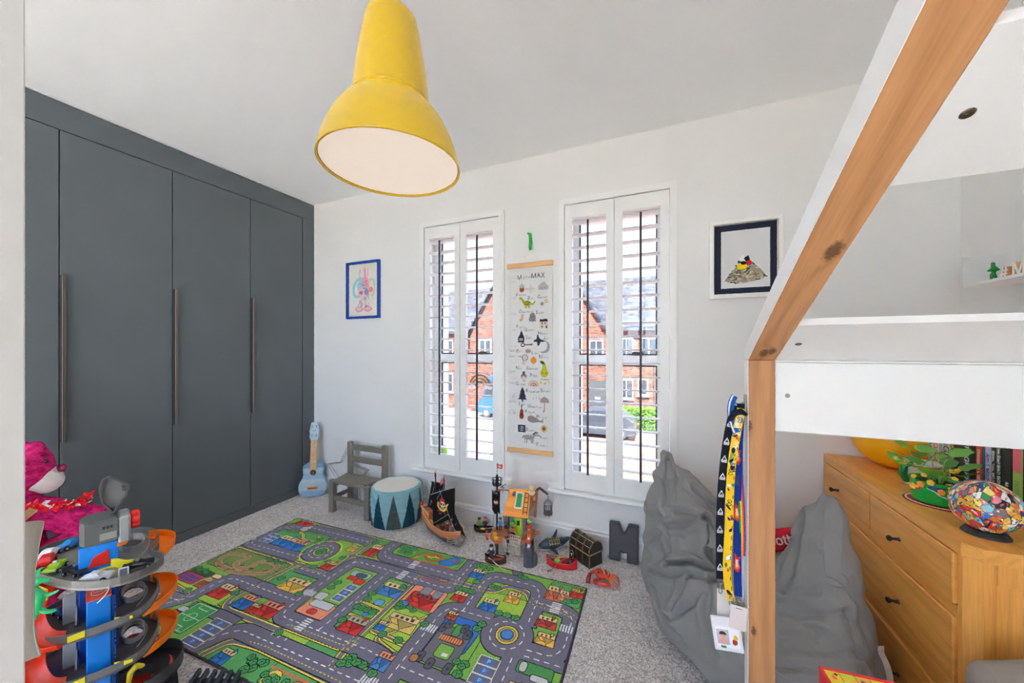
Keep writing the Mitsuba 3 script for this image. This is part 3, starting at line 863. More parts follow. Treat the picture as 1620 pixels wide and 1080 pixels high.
# left: pastel figure of loops on cream paper in a blue frame (a plain abstract of the same colours)
p = Print(); x0, x1, z0, z1 = -2.331, -1.992, 1.425, 1.872
p.rect(x0, z0, x1, z1, (228, 224, 214))
cx, cz = (x0 + x1) / 2, (z0 + z1) / 2
rs = random.Random(3)
def stroke(pts, w, col):
    t = np.linspace(0, 1, 14); P = np.array(pts, float)
    n = len(P) - 1
    B = sum(math.comb(n, i) * ((1 - t) ** (n - i) * t ** i)[:, None] * P[i] for i in range(n + 1))
    p.add(LineString(B + [cx, cz]).buffer(w / 2, quad_segs=3), col)
PK, BL, GR, RD_ = (226, 158, 172), (150, 200, 212), (198, 206, 190), (206, 96, 124)
p.circ(cx - 0.05, cz - 0.02, 0.086, (214, 228, 228), 0.10); p.circ(cx - 0.05, cz - 0.02, 0.066, (228, 224, 214), 0.08)
p.circ(cx + 0.06, cz + 0.0, 0.075, (226, 222, 204), 0.095); p.circ(cx + 0.06, cz, 0.057, (228, 224, 214), 0.075)
stroke([(-0.02, 0.02), (-0.05, 0.12), (-0.035, 0.16)], 0.020, (204, 196, 202)); stroke([(0.01, 0.02), (0.02, 0.12), (0.01, 0.165)], 0.026, PK); stroke([(0.02, 0.04), (0.05, 0.12), (0.045, 0.165)], 0.014, (222, 190, 196))
stroke([(-0.01, 0.09), (-0.12, 0.1), (-0.13, -0.06), (-0.06, -0.05)], 0.024, BL)
stroke([(0.03, 0.05), (0.12, 0.14), (0.13, 0.0), (0.09, -0.05)], 0.02, GR)
p.circ(cx + 0.016, cz + 0.045, 0.042, PK, 0.052); p.circ(cx - 0.035, cz + 0.03, 0.03, BL, 0.035); p.circ(cx + 0.0, cz - 0.02, 0.06, (212, 200, 212), 0.05)
p.circ(cx - 0.025, cz - 0.02, 0.02, RD_, 0.014); p.circ(cx + 0.03, cz - 0.015, 0.022, (142, 140, 176), 0.026); p.circ(cx + 0.075, cz - 0.0, 0.022, (232, 140, 136))
for sx in (-1, 1):
    stroke([(0.018 * sx, -0.05), (0.02 * sx, -0.11), (0.018 * sx, -0.14)], 0.024, (226, 196, 204))
    p.circ(cx + 0.045 * sx, cz - 0.15, 0.042, (222, 150, 164), 0.022); p.circ(cx + 0.047 * sx, cz - 0.148, 0.03, (228, 200, 206), 0.013)
for i in range(26):
    a = rs.uniform(-0.05, 0.06); b = rs.uniform(-0.13, 0.07)
    stroke([(a, b), (a + rs.uniform(-.02, .02), b + rs.uniform(-.02, .02)), (a + rs.uniform(-.03, .03), b + rs.uniform(-.02, .02))], 0.004, rs.choice([RD_, (90, 120, 160), (70, 140, 150), (150, 110, 150)]))
framed('blue framed pastel pink and teal drawing on cream paper, left of the windows', x0, x1, z0, z1, 0.018, 0.022, 'frame_blue', p, sbox(x0 + 0.01, z0 + 0.01, x1 - 0.01, z1 - 0.01))

# right: heap of grey-brown paper scraps with a plain bright splash on top, navy mount, white frame
p = Print(); x0, x1, z0, z1 = 0.221, 0.537, 1.444, 1.842
p.rect(x0, z0, x1, z1, (238, 236, 230)); p.rect(0.245, 1.469, 0.515, 1.821, (38, 44, 58)); p.rect(0.276, 1.4965, 0.4865, 1.7895, (222, 222, 222))
cx = 0.378; rs = random.Random(5)
heap = Polygon([(0.291, 1.535), (0.31, 1.565), (0.335, 1.595), (0.352, 1.618), (0.40, 1.632), (0.425, 1.61), (0.445, 1.59), (0.462, 1.565), (0.472, 1.55), (0.455, 1.535), (0.42, 1.528), (0.38, 1.521), (0.33, 1.522)])
p.add(heap, (156, 146, 124))
for i in range(150):
    x, z = rs.uniform(0.292, 0.47), rs.uniform(1.522, 1.63)
    if heap.contains(Point(x, z)):
        g = affinity.rotate(sbox(x - rs.uniform(.004, .012), z - .003, x + rs.uniform(.004, .012), z + .003), rs.uniform(-50, 50))
        p.add(g, rs.choice([(190, 182, 160), (120, 108, 86), (206, 200, 184), (70, 64, 58), (168, 156, 130), (96, 88, 74)]))
p.circ(0.368, 1.606, 0.022, (240, 206, 22), 0.017); p.circ(0.397, 1.622, 0.012, (206, 38, 46), 0.014); p.circ(0.375, 1.622, 0.013, (26, 26, 40), 0.009); p.circ(0.356, 1.628, 0.007, (40, 60, 100))
p.poly([(0.352, 1.64), (0.372, 1.668), (0.382, 1.65), (0.378, 1.634)], (236, 236, 236)); p.poly([(0.376, 1.645), (0.396, 1.66), (0.402, 1.636), (0.386, 1.628)], (30, 30, 34))
framed('white framed picture with a navy mount, paper heap and bright splash, right of the windows', x0, x1, z0, z1, 0.02, 0.026, 'frame_white', p, sbox(x0 + 0.01, z0 + 0.01, x1 - 0.01, z1 - 0.01))

# the hanging alphabet and height chart
t = Thing('height_chart', 'white alphabet height chart with wooden rails hanging between the two windows', 'poster')
p = Print(); X0, Z0 = -0.926, 0.525; W, H = 0.300, 1.19
INK = (56, 54, 58)
p.rect(0, 0, W, H, (224, 224, 222))
def word(big, rest, x, y, s=0.021, bold=False):
    b = p.add(text_poly(big, s, x, y, bold=bold), INK)
    if rest:
        p.add(text_poly(rest, 0.0095, b.bounds[2] + 0.004, y, sx=1.25), (92, 90, 94))


word('M', '', .066, 1.104, .028); p.add(text_poly('IS FOR', .016, .104, 1.106, sx=0.72), (132, 130, 134)); word('MAX', '', .162, 1.107, .030)
for a in [('A', 'CORN', .055, 1.000), ('B', 'IRD', .137, .974), ('C', 'LOUD', .203, .978), ('D', 'INOSAUR', .079, .892), ('E', 'GGS', .193, .882), ('F', 'OOT', .060, .794), ('G', 'HOST', .114, .775), ('H', 'OUSE', .207, .752), ('I', 'NK', .123, .727),
          ('J', 'ET', .238, .720), ('K', 'EY', .060, .640), ('L', 'IPS', .165, .629), ('M', 'OON', .213, .605), ('N', 'ET', .057, .531), ('O', 'RANGE', .129, .531), ('P', 'EAR', .153, .487), ('Q', 'UEEN', .055, .430), ('R', 'AINBOW', .126, .387), ('S', 'TARS', .221, .394),
          ('T', 'REE', .071, .301), ('U', 'MBRELLA', .137, .292), ('V', 'IOLIN', .114, .259), ('W', 'HALE', .190, .230), ('X', 'RAY', .124, .142), ('Y', 'OYO', .214, .102), ('Z', 'EBRA', .192, .054)]:
    word(*a)
for i in range(61):                                   # measuring ticks, with a number at every tenth
    y = 0.06 + i * 0.0172
    p.rect(0.012, y, 0.012 + (0.022 if i % 6 == 0 else 0.009), y + 0.0014, (168, 166, 166))
    if i % 6 == 0:
        p.add(text_poly(str(60 + 10 * (i // 6)), 0.007, 0.037, y - 0.003, sx=1.1), (140, 138, 140))
for i, (y, s_) in enumerate([(.646, '5 years'), (.610, '4 years'), (.512, '3 years'), (.437, '2 years'), (.350, '1 year'), (.318, '18 mths'), (.245, '12 mths')]):
    p.add(text_poly(s_, 0.013, 0.006, y, sx=0.75), (128, 124, 126))
E_ = lambda x, y, rx, ry, c, rot=0: p.add(affinity.translate(affinity.rotate(affinity.scale(Point(0, 0).buffer(1, quad_segs=5), rx, ry), rot), x, y), c)
# acorn, bird, cloud
E_(.097, 1.043, .017, .020, (146, 74, 44)); E_(.097, 1.060, .019, .011, (186, 178, 160)); p.rect(.095, 1.07, .099, 1.078, (150, 130, 100))
E_(.157, 1.040, .009, .030, (212, 208, 198)); E_(.157, 1.040, .030, .008, (206, 202, 192)); E_(.129, 1.043, .007, .005, (180, 172, 160))
for q in ((.222, 1.047, .017), (.240, 1.058, .021), (.258, 1.046, .015)): E_(q[0], q[1], q[2], q[2], (172, 170, 172))
p.rect(.206, 1.031, .272, 1.046, (172, 170, 172)); E_(.228, 1.042, .003, .003, INK); E_(.250, 1.042, .003, .003, INK)
for q in range(3): p.rect(.222 + .016 * q, 1.012, .2245 + .016 * q, 1.020, (190, 190, 194))
# dinosaur, eggs
GRN = (166, 170, 52)
E_(.133, .950, .028, .018, GRN); p.add(LineString([(.110, .955), (.102, .972), (.092, .985), (.084, .984)]).buffer(.0075), GRN); p.add(LineString([(.155, .945), (.172, .944), (.184, .960)]).buffer(.005), GRN)
for q in (.120, .128, .142, .148): p.rect(q - .003, .920, q + .003, .94, GRN)
for q in ((.12, .955), (.133, .962), (.145, .955), (.138, .945), (.125, .943)): E_(*q, .0042, .0042, (52, 56, 30))
E_(.233, .943, .013, .013, (176, 160, 138)); E_(.260, .957, .013, .014, (198, 178, 142)); E_(.233, .943, .005, .005, (110, 92, 76)); E_(.262, .959, .005, .005, (226, 214, 186))
# sock foot, ghost, house
p.poly([(.092, .885), (.108, .885), (.108, .853), (.096, .838), (.082, .838), (.080, .848), (.092, .855)], (206, 160, 140))
p.poly([(.148, .833), (.142, .850), (.148, .862), (.152, .880), (.166, .893), (.182, .886), (.190, .868), (.190, .832), (.180, .838), (.170, .830), (.160, .838)], (132, 128, 130)); E_(.160, .866, .003, .004, INK); E_(.174, .866, .003, .004, INK)
p.rect(.218, .790, .268, .832, (222, 202, 180)); p.poly([(.214, .832), (.220, .850), (.230, .846), (.262, .850), (.272, .832)], (42, 44, 62))
for q in ((.232, .822), (.252, .822), (.232, .802)): p.rect(q[0] - .004, q[1] - .005, q[0] + .004, q[1] + .005, (80, 78, 84))
p.rect(.257, .790, .265, .806, (40, 40, 46)); p.add(Point(.234, .862).buffer(.006, quad_segs=3).difference(Point(.234, .862).buffer(.004, quad_segs=3)), (212, 168, 160))
# ink pot, jet, key, lips, moon
p.poly([(.070, .703), (.070, .735), (.082, .750), (.085, .762), (.103, .762), (.106, .750), (.114, .735), (.114, .703)], (46, 44, 62)); p.rect(.087, .762, .100, .772, (46, 44, 62)); p.rect(.092, .772, .096, .782, (46, 44, 62))
p.add(text_poly('INK', .016, .0765, .714, bold=True, sx=.75), (226, 224, 220))
p.poly([(.176, .716), (.196, .724), (.198, .750), (.208, .750), (.216, .726), (.250, .712), (.252, .706), (.222, .706), (.212, .682), (.200, .684), (.200, .706), (.178, .706)], (54, 52, 66))
p.add(Point(.103, .688).buffer(.014).difference(Point(.103, .688).buffer(.008)), (70, 66, 66)); p.rect(.116, .685, .168, .691, (70, 66, 66)); p.rect(.152, .691, .156, .698, (70, 66, 66)); p.rect(.162, .691, .167, .699, (70, 66, 66))
E_(.139, .648, .021, .014, (178, 164, 156)); p.rect(.127, .646, .151, .650, (120, 104, 100))
p.add(Point(.243, .675).buffer(.040, quad_segs=8).difference(Point(.229, .682).buffer(.037, quad_segs=8)), (150, 152, 160))
# net, orange, pear
p.add(Point(.118, .607).buffer(.021).difference(Point(.118, .607).buffer(.017)), (112, 70, 58)); E_(.118, .607, .017, .017, (206, 204, 204)); p.add(LineString([(.099, .612), (.072, .614)]).buffer(.002), (112, 70, 58)); E_(.108, .575, .012, .015, (206, 196, 194))
E_(.176, .589, .020, .021, (218, 140, 44)); E_(.176, .611, .004, .004, (120, 110, 50))
E_(.246, .512, .026, .027, (178, 178, 42)); E_(.246, .546, .014, .026, (178, 178, 42)); p.add(LineString([(.246, .568), (.244, .58)]).buffer(.0022), (92, 70, 40)); E_(.232, .578, .015, .009, (58, 74, 46), -25); E_(.236, .512, .003, .004, INK); E_(.256, .512, .003, .004, INK)
# queen, rainbow, stars
E_(.110, .488, .021, .015, (128, 126, 136)); p.rect(.101, .498, .119, .518, (66, 76, 104)); E_(.110, .476, .013, .014, (226, 196, 178)); p.rect(.104, .455, .118, .461, (140, 138, 146))
for r, c in ((.036, (206, 180, 168)), (.029, (226, 206, 196)), (.022, (196, 122, 84)), (.014, (226, 206, 196)), (.008, (132, 62, 44))):
    p.add(Point(.176, .428).buffer(r, quad_segs=8).intersection(sbox(0, .428, .3, .6)), c)
for x, y, s_ in ((.225, .452, .012), (.252, .447, .013), (.276, .455, .007)):
    p.poly([(x + s_ * (1 if k % 2 == 0 else .42) * math.sin(k * math.pi / 5), y + s_ * (1 if k % 2 == 0 else .42) * math.cos(k * math.pi / 5)) for k in range(10)], (206, 188, 92))
p.rect(.222, .470, .276, .474, (120, 118, 124))
# tree, umbrella, violin, whale
for y0, w in ((.340, .030), (.360, .025), (.382, .018)): p.poly([(.101 - w, y0), (.101 + w, y0), (.101 + w * .3, y0 + .03), (.101, y0 + .036), (.101 - w * .3, y0 + .03)], (54, 50, 76))
p.rect(.097, .325, .105, .342, (54, 50, 76))
p.add(Point(.248, .332).buffer(.029, quad_segs=8).intersection(sbox(0, .328, .3, .5)), (154, 138, 138)); p.add(LineString([(.249, .33), (.249, .276), (.243, .270), (.239, .276)]).buffer(.0022), (150, 104, 92)); p.rect(.247, .36, .250, .368, (92, 80, 80))
for q in range(3): p.rect(.172 + .02 * q, .346, .175 + .02 * q, .358, (120, 118, 122))
E_(.095, .236, .016, .020, (150, 66, 52)); E_(.096, .262, .013, .016, (150, 66, 52)); p.rect(.0925, .27, .0985, .305, (88, 74, 74)); E_(.0955, .243, .005, .012, (60, 40, 38))
p.poly([(.135, .215), (.137, .232), (.150, .243), (.172, .240), (.200, .226), (.222, .212), (.232, .220), (.242, .228), (.238, .212), (.240, .200), (.226, .204), (.200, .203), (.170, .196), (.145, .203)], (146, 132, 132)); E_(.150, .226, .002, .002, INK)
for q in (-.006, 0, .006): p.rect(.159 + q, .252, .161 + q, .260, (120, 120, 126))
# x-ray, yoyo, zebra
p.rect(.070, .132, .122, .178, (50, 50, 64)); 
for q in range(3): p.rect(.080, .142 + q * .011, .112, .145 + q * .011, (196, 196, 200))
p.rect(.0945, .138, .0975, .172, (196, 196, 200))
E_(.244, .166, .021, .022, (214, 176, 96)); E_(.244, .166, .010, .011, (112, 92, 82)); p.rect(.258, .174, .284, .176, (186, 184, 184))
zb = unary_union([affinity.scale(Point(.145, .104).buffer(1), .036, .017), LineString([(.172, .112), (.190, .126), (.203, .122)]).buffer(.009)] + [sbox(x - .004, .066, x + .004, .1) for x in (.118, .130, .160, .172)])
p.add(zb, (214, 214, 212))
for q in range(14):
    p.add(LineString([(.108 + q * .0075, .066), (.112 + q * .0075, .14)]).buffer(.0016).intersection(zb), (48, 48, 54))
p.add(LineString([(.172, .124), (.19, .14), (.204, .136)]).buffer(.003), (48, 48, 54)); p.add(LineString([(.110, .11), (.100, .095)]).buffer(.002), (48, 48, 54))
p.rect(.258, .055, .268, .058, (150, 148, 150)); p.rect(.262, .062, .266, .066, (150, 148, 150))
me, c = p.build(sbox(0, 0, W, H))
t.part('sheet', box(X0, X0 + W, YB - 0.0052, YB - 0.0042, Z0, Z0 + H), 'matte', col=(222, 222, 220))
t.part('print', mv(me, on_wall(X0, Z0, 0.0056)), 'paper', colors=c)
for z in (Z0 + 0.0, Z0 + H - 0.012):
    t.part('rail', box(X0 - 0.004, X0 + W + 0.004, YB - 0.0155, YB - 0.0015, z, z + 0.030, 0.0025), 'light_oak', label='pale wooden rail')
hk = (X0 + 0.155, YB - 0.012, 1.828)
t.part('cord', cat([rod((X0 + 0.10, YB - 0.008, Z0 + H + 0.018), hk, 0.0012, 6), rod((X0 + 0.21, YB - 0.008, Z0 + H + 0.018), hk, 0.0012, 6)]), 'matte', col=(232, 228, 222))
# small green crocodile hook above the chart
g = chain([(((0, 0, 0.0), .010), ((0.002, 0, 0.045), .0095)), (((0.002, 0, 0.045), .0095), ((-0.002, 0.0, 0.088), .0085)), (((-0.002, 0, 0.088), .0085), ((-0.014, -0.004, 0.094), .006)), (((0, 0, 0), .010), ((0.006, -0.016, -0.012), .006)), (((0.006, -0.016, -0.012), .006), ((0.004, -0.024, 0.004), .0045)),
           (((0.004, 0, .03), .005), ((0.014, -0.006, .024), .003)), (((0.004, 0, .066), .005), ((0.013, -0.006, .060), .003))], edge=.004, smooth_steps=3)
g.vertices[:, 1] = np.minimum(g.vertices[:, 1], 0.0095)
single('wall_hook', 'small bright green animal shaped wall hook above the alphabet chart', 'hook', mv(g, TR(X0 + 0.155, YB - 0.0105, 1.822)), 'plastic', col=(26, 160, 54), smooth=True)
# ------------------------------------------------------------------ by the window wall: toy guitar, star, child chair, drum pouf, letter cushion
mat('grey_wood', (118, 114, 103), 0.45, specular=0.5)

# toy guitar leaning in the corner
gm = TR(-2.600, 2.022, 0.004) @ ROT('z', 36) @ ROT('x', -6) @ SC(1.06)
t = Thing('toy_guitar', 'small pale blue toy guitar with a natural wood neck leaning in the corner', 'guitar', M=gm)
half = [(0.0, 0.0), (0.05, 0.002), (0.082, 0.02), (0.097, 0.058), (0.092, 0.10), (0.074, 0.135), (0.066, 0.160), (0.070, 0.19), (0.072, 0.212), (0.060, 0.236), (0.035, 0.248), (0.0, 0.250)]
from scipy.interpolate import splprep, splev
def smooth_poly(pts, n=72):
    tck, _ = splprep(np.array(pts + pts[:1]).T, s=0, per=True)
    return Polygon(np.array(splev(np.linspace(0, 1, n + 1)[:-1], tck)).T)
go = smooth_poly(half + [(-x, z) for x, z in half[-2:0:-1]])
up = lambda m: mv(m, ROT('x', 90))           # outline in x,z; thickness towards -y
gbody = mv(extr(go, -0.024, 0.024), ROT('x', 90))
bk = t.part('body', gbody, 'plastic', col=(128, 168, 194), smooth=40)
p = Print(); p.add(go.buffer(-0.001), (176, 200, 216)); 
cut = lambda a, b: go.buffer(-0.001).intersection(sbox(-1, a, 1, b))
p.add(cut(0.208, 1), (124, 164, 190)); p.add(go.buffer(-0.001).intersection(Polygon([(-1, .128), (1, .12), (1, .17), (-1, .175)])), (150, 186, 210)); p.add(cut(-1, .042), (136, 176, 206)); p.add(cut(.10, .127), (190, 208, 220))
p.circ(0, .176, .0245, (190, 170, 140)); p.circ(0, .176, .0205, (34, 24, 18)); p.rect(-.008, .158, .008, .194, (96, 62, 40))
me, c = p.build(); t.part('front_print', mv(me, ROT('x', 90), TR(0, 0, .0246)), 'paper', colors=c, under=bk)
t.part('bridge', mv(extr(sbox(-.036, .048, .036, .074), .0245, .032), ROT('x', 90)), 'light_oak', label='wooden bridge')
t.part('saddle', mv(extr(sbox(-.026, .060, .026, .065), .0322, .036), ROT('x', 90)), 'matte', col=(60, 30, 24))
nk = t.part('neck', mv(extr(Polygon([(-.022, .196), (.022, .196), (.020, .418), (-.020, .418)]), .0, .030), ROT('x', 90)), 'light_oak', label='natural wood neck')
for z in (.24, .275, .307, .336, .362, .384):
    t.part('fret', mv(extr(sbox(-.0215, z, .0215, z + .0022), .030, .0312), ROT('x', 90)), 'steel', under=nk)
hd = Polygon([(-.021, .412), (.021, .412), (.030, .44), (.028, .515), (.020, .548), (-.020, .552), (-.030, .515), (-.031, .44)])
hk = t.part('headstock', mv(bev(hd, .026, .003), ROT('x', 90)), 'plastic', col=(170, 194, 206), smooth=30)
p = Print()
for x in (-.017, .013):
    for z in (.446, .456, .512, .524): p.circ(x + .002, z, .0042, (84, 96, 110))
p.add(LineString([(-.012, .492), (0, .484), (.012, .492)]).buffer(.002), (110, 130, 146))
me, c = p.build(); t.part('face_print', mv(me, ROT('x', 90), TR(0, 0, .0264)), 'paper', colors=c, under=hk)
for x in (-.012, -.004, .004, .012):
    t.part('string', mv(rod((x, -.034, .062), (x * .8, -.034, .43), .0005, 5)), 'matte', col=(226, 226, 220))
for x in (-1, 1):
    for z in (.445, .485):
        t.part('tuning_peg', mv(rod((x * .029, -.012, z), (x * .037, -.012, z), .0045, 10)), 'plastic', col=(220, 214, 204), under=hk)

# wire star with small lights, propped against the wall
sp = [(0.125 * (1 if k % 2 == 0 else 0.53) * math.sin(k * math.pi / 5), 0.125 * (1 if k % 2 == 0 else 0.53) * math.cos(k * math.pi / 5)) for k in range(10)]
S = 1.76
t = Thing('wire_star', 'silver wire star light leaning on the wall behind the child chair', 'star decoration', M=TR(-2.305, 2.101, 0.0) @ ROT('x', -1))
sp = [(x * S * 1.0 - 0.0, z * S + 0.215) for x, z in sp]
lo = min(z for _, z in sp)
sp = [(x, z - lo + 0.006) for x, z in sp]
for off in (0.0, 0.022):
    t.part('wire', cat([rod((a[0], -off, a[1]), (b[0], -off, b[1]), 0.0022, 6) for a, b in zip(sp, sp[1:] + sp[:1])]), 'steel')
for a in sp:
    t.part('strut', rod((a[0], 0, a[1]), (a[0], -0.022, a[1]), 0.002, 6), 'steel')
for k in range(10):
    a, b = np.array(sp[k]), np.array(sp[(k + 1) % 10])
    for f in (0.3, 0.72):
        q = a + (b - a) * f
        t.part('bulb', ell((q[0], -0.011, q[1]), (0.005, 0.005, 0.005), 1), 'gloss', col=(236, 214, 176))
cordp = [(0.0, -0.01, 0.015), (0.05, -0.03, 0.05), (0.12, -0.02, 0.12), (0.165, 0.0, 0.25), (0.13, -0.005, 0.262), (0.11, -0.01, 0.2)]
t.part('cable', tube(np.array(splev(np.linspace(0, 1, 30), splprep(np.array(cordp).T, s=0)[0])).T, 0.0018, 6), 'matte', col=(216, 216, 214))

# child chair
cx0, cx1, cy0, cy1 = -2.247, -1.862, 1.868, 2.066
t = Thing('child_chair', 'low grey painted wooden child chair against the wall beside the drum pouf', 'chair')
for x in (cx0, cx1 - 0.046):
    t.part('leg', cat([box(x, x + 0.046, cy0, cy0 + 0.036, 0.0, 0.222, 0.004), mv(box(x, x + 0.046, 0, 0.036, 0, 0.018, 0.008), TR(0, cy0, 0.218))]), 'grey_wood')
    t.part('back_post', box(x, x + 0.046, cy1 - 0.034, cy1, 0.0, 0.476, 0.008), 'grey_wood')
seat = Polygon([(cx0 + 0.012, cy1 - 0.04), (cx0 + 0.048, cy0 + 0.026)] + [(cx0 + 0.048 + (cx1 - cx0 - 0.096) * f, cy0 + 0.012 - 0.014 * math.sin(math.pi * f)) for f in np.linspace(0, 1, 9)] + [(cx1 - 0.048, cy0 + 0.026), (cx1 - 0.012, cy1 - 0.04)]).buffer(0.004)
t.part('seat', bev(seat, 0.024, 0.006, 3).apply_translation([0, 0, 0.214]) if False else mv(bev(seat, 0.024, 0.006, 3), TR(0, 0, 0.216)), 'grey_wood', smooth=35)
for z in (0.322, 0.414):
    t.part('back_slat', box(cx0 + 0.044, cx1 - 0.044, cy1 - 0.028, cy1 - 0.010, z, z + 0.042, 0.004), 'grey_wood')
t.part('stretcher', box(cx0 + 0.044, cx1 - 0.044, cy0 + 0.008, cy0 + 0.028, 0.088, 0.124, 0.004), 'grey_wood')
for x in (cx0 + 0.014, cx1 - 0.032):
    t.part('side_stretcher', box(x, x + 0.018, cy0 + 0.034, cy1 - 0.032, 0.088, 0.118, 0.004), 'grey_wood')
for x in (cx0 + 0.013, cx1 - 0.033):
    t.part('seat_rail', box(x, x + 0.02, cy0 + 0.034, cy1 - 0.03, 0.18, 0.215, 0.003), 'grey_wood')

# drum shaped pouf
PX, PY, PR, PH = -1.694, 1.955, 0.163, 0.262
t = Thing('drum_pouf', 'round drum shaped pouf with cream top and blue-green triangle sides', 'pouf', M=TR(PX, PY, 0.002))
NA, NZ = 120, 26
def pouf_r(v):
    return PR * (1 + 0.055 * math.sin(math.pi * v)) - 0.014 * max(0.0, (0.05 - v) / 0.05) ** 2 - 0.012 * max(0.0, (v - 0.95) / 0.05) ** 2
g = np.linspace(0, 2 * np.pi, NA + 1)
def pouf_pt(a, v, off=0.0):
    wr = 0.0022 * math.sin(v * 46 + 2.2 * math.sin(a * 3)) * math.sin(math.pi * v) + 0.0018 * math.sin(a * 17 + v * 9)
    r = pouf_r(v) + wr + off
    return (r * math.cos(a), r * math.sin(a), 0.008 + v * (PH - 0.016))
NT = 10
cols = [(24, 62, 78), (70, 84, 84)]
a0 = math.radians(-110)
V, C, F = [], [], []
base = (132, 176, 186)
side = Print(); LSIDE = 2 * math.pi
side.rect(0, 0, LSIDE, 1, base)
for k in range(NT):
    c0 = (k + 0.5) * LSIDE / NT
    side.poly([(c0 - LSIDE / NT * 0.5, 0), (c0 + LSIDE / NT * 0.5, 0), (c0 + 0.008, 0.93), (c0 - 0.008, 0.93)], cols[k % 2])
# cut into cells so that the flat pattern bends round the drum
V, F, C, n = [], [], [], 0
for i in range(NA):
    for j in range(0, NZ, 1):
        cell = sbox(i * LSIDE / NA, j / NZ, (i + 1) * LSIDE / NA, (j + 1) / NZ)
        lay = [(cell, base)]
        for gm_, cc in side.lay[1:]:
            if gm_.bounds[0] < cell.bounds[2] and gm_.bounds[2] > cell.bounds[0]:
                q = gm_.intersection(cell)
                if q.area > 1e-8: lay.append((q, cc)); lay[0] = (lay[0][0].difference(q), base)
        for q, cc in lay:
            for w in getattr(q, 'geoms', [q]):
                if w.geom_type != 'Polygon' or w.area < 1e-8: continue
                vv, ff = trimesh.creation.triangulate_polygon(w, engine='earcut')
                V += [pouf_pt(a + a0, b) for a, b in vv]; F.append(np.asarray(ff) + n); C.append(np.tile(lin(cc), (len(vv), 1))); n += len(vv)
pm = trimesh.Trimesh(np.array(V), np.vstack(F), process=False)
out_ = (pm.triangles_center * [1, 1, 0] * pm.face_normals).sum(1) < 0
fa = np.array(pm.faces)
if len(out_) == len(fa): fa[out_] = fa[out_][:, ::-1]
# smooth shading over the seams: average normals by position
pm = trimesh.Trimesh(np.array(V), fa, process=False)
t.part('side_cover', pm, 'cloth', colors=np.vstack(C), label='teal cover with dark triangles')
top = [[(r * math.cos(a), r * math.sin(a), PH - 0.012 + 0.020 * (1 - (r / PR) ** 2.4) + 0.0012 * math.sin(a * 9 + r * 60)) for a in g[:-1]] for r in np.linspace(0.001, PR - 0.0105, 14)]
tm = grid_mesh(np.array(top), True)
if tm.face_normals[:, 2].mean() < 0: tm.invert()
t.part('top_cover', tm, 'cloth', col=(222, 220, 212), smooth=True, label='cream top')
t.part('bottom_cover', lathe([(0, 0.001), (PR - 0.02, 0.001), (PR - 0.012, 0.006), (PR - 0.016, 0.010)], 48), 'cloth', col=(70, 84, 84), smooth=40)
for v in (0.0, 1.0):
    t.part('piping', tube([pouf_pt(a, v, 0.001) for a in g[:-1]], 0.0035, 7, closed=True), 'cloth', col=(214, 218, 214) if v == 0 else (150, 190, 198), smooth=True)

# letter M cushion leaning on the skirting
w, h = 0.158, 0.205
M_ = Polygon([(0, 0), (0, h), (0.054, h), (w / 2, h - 0.058), (w - 0.054, h), (w, h), (w, 0), (w - 0.062, 0), (w - 0.062, 0.056), (w / 2, 0.042), (0.062, 0.056), (0.062, 0)]).buffer(-0.006, join_style=1).buffer(0.012, join_style=1).buffer(-0.006, join_style=1)
t = Thing('letter_cushion', 'charcoal grey felt letter M leaning against the skirting board', 'letter cushion', M=TR(-0.282, 2.093, 0.0) @ ROT('x', -5) @ ROT('x', 90))
t.part('body', bev(M_, 0.030, 0.006, 3), 'cloth', col=(88, 88, 92), smooth=50)
ring = M_.buffer(-0.006).difference(M_.buffer(-0.0085))
t.part('seam', extr(ring, 0.0300, 0.0312), 'cloth', col=(56, 56, 60))
# ------------------------------------------------------------------ on the chest of drawers
TZ = DZ
single('play_ball', 'large plain yellow ball on the chest of drawers beside the books', 'ball', ell((0.882, 1.981, TZ + 0.1345), 0.134, 5), 'plastic', col=(244, 176, 8), smooth=True)

# books standing along the right wall, spines towards the room
def book(y1, y0, h, col, label, text, tcol, d=0.14, sz=0.5, bold=True, extra=None, x=0.92):
    t = Thing('book', label, 'book', group='books standing on the chest of drawers')
    y1, y0 = y1 * .92, y0 * .92
    w = y1 - y0 - 0.001
    t.part('cover', cat([box(x, x + 0.003, y0, y0 + w, TZ, TZ + h, 0.001), box(x + 0.002, x + d, y0, y0 + 0.0022, TZ, TZ + h), box(x + 0.002, x + d, y0 + w - 0.0022, y0 + w, TZ, TZ + h)]), 'plastic', col=col)
    t.part('pages', box(x + 0.0031, x + d - 0.004, y0 + 0.0024, y0 + w - 0.0024, TZ + 0.003, TZ + h - 0.003), 'matte', col=(232, 226, 212))
    p = Print(); p.rect(0, 0, h, w, col)
    if extra: extra(p, h, w)
    for s, c_, a, f in text:
        p.add(text_poly(s, w * f, a * h, w * (1 - f) / 2, bold=bold), c_)
    me, c = p.build(sbox(0.001, 0.0012, h - 0.001, w - 0.0012))
    M = np.eye(4); M[:3, 0], M[:3, 1], M[:3, 2], M[:3, 3] = (0, 0, -1), (0, -1, 0), (-1, 0, 0), (x - 0.0004, y0 + w, TZ + h)
    t.part('spine_print', mv(me, M), 'plastic', colors=c)


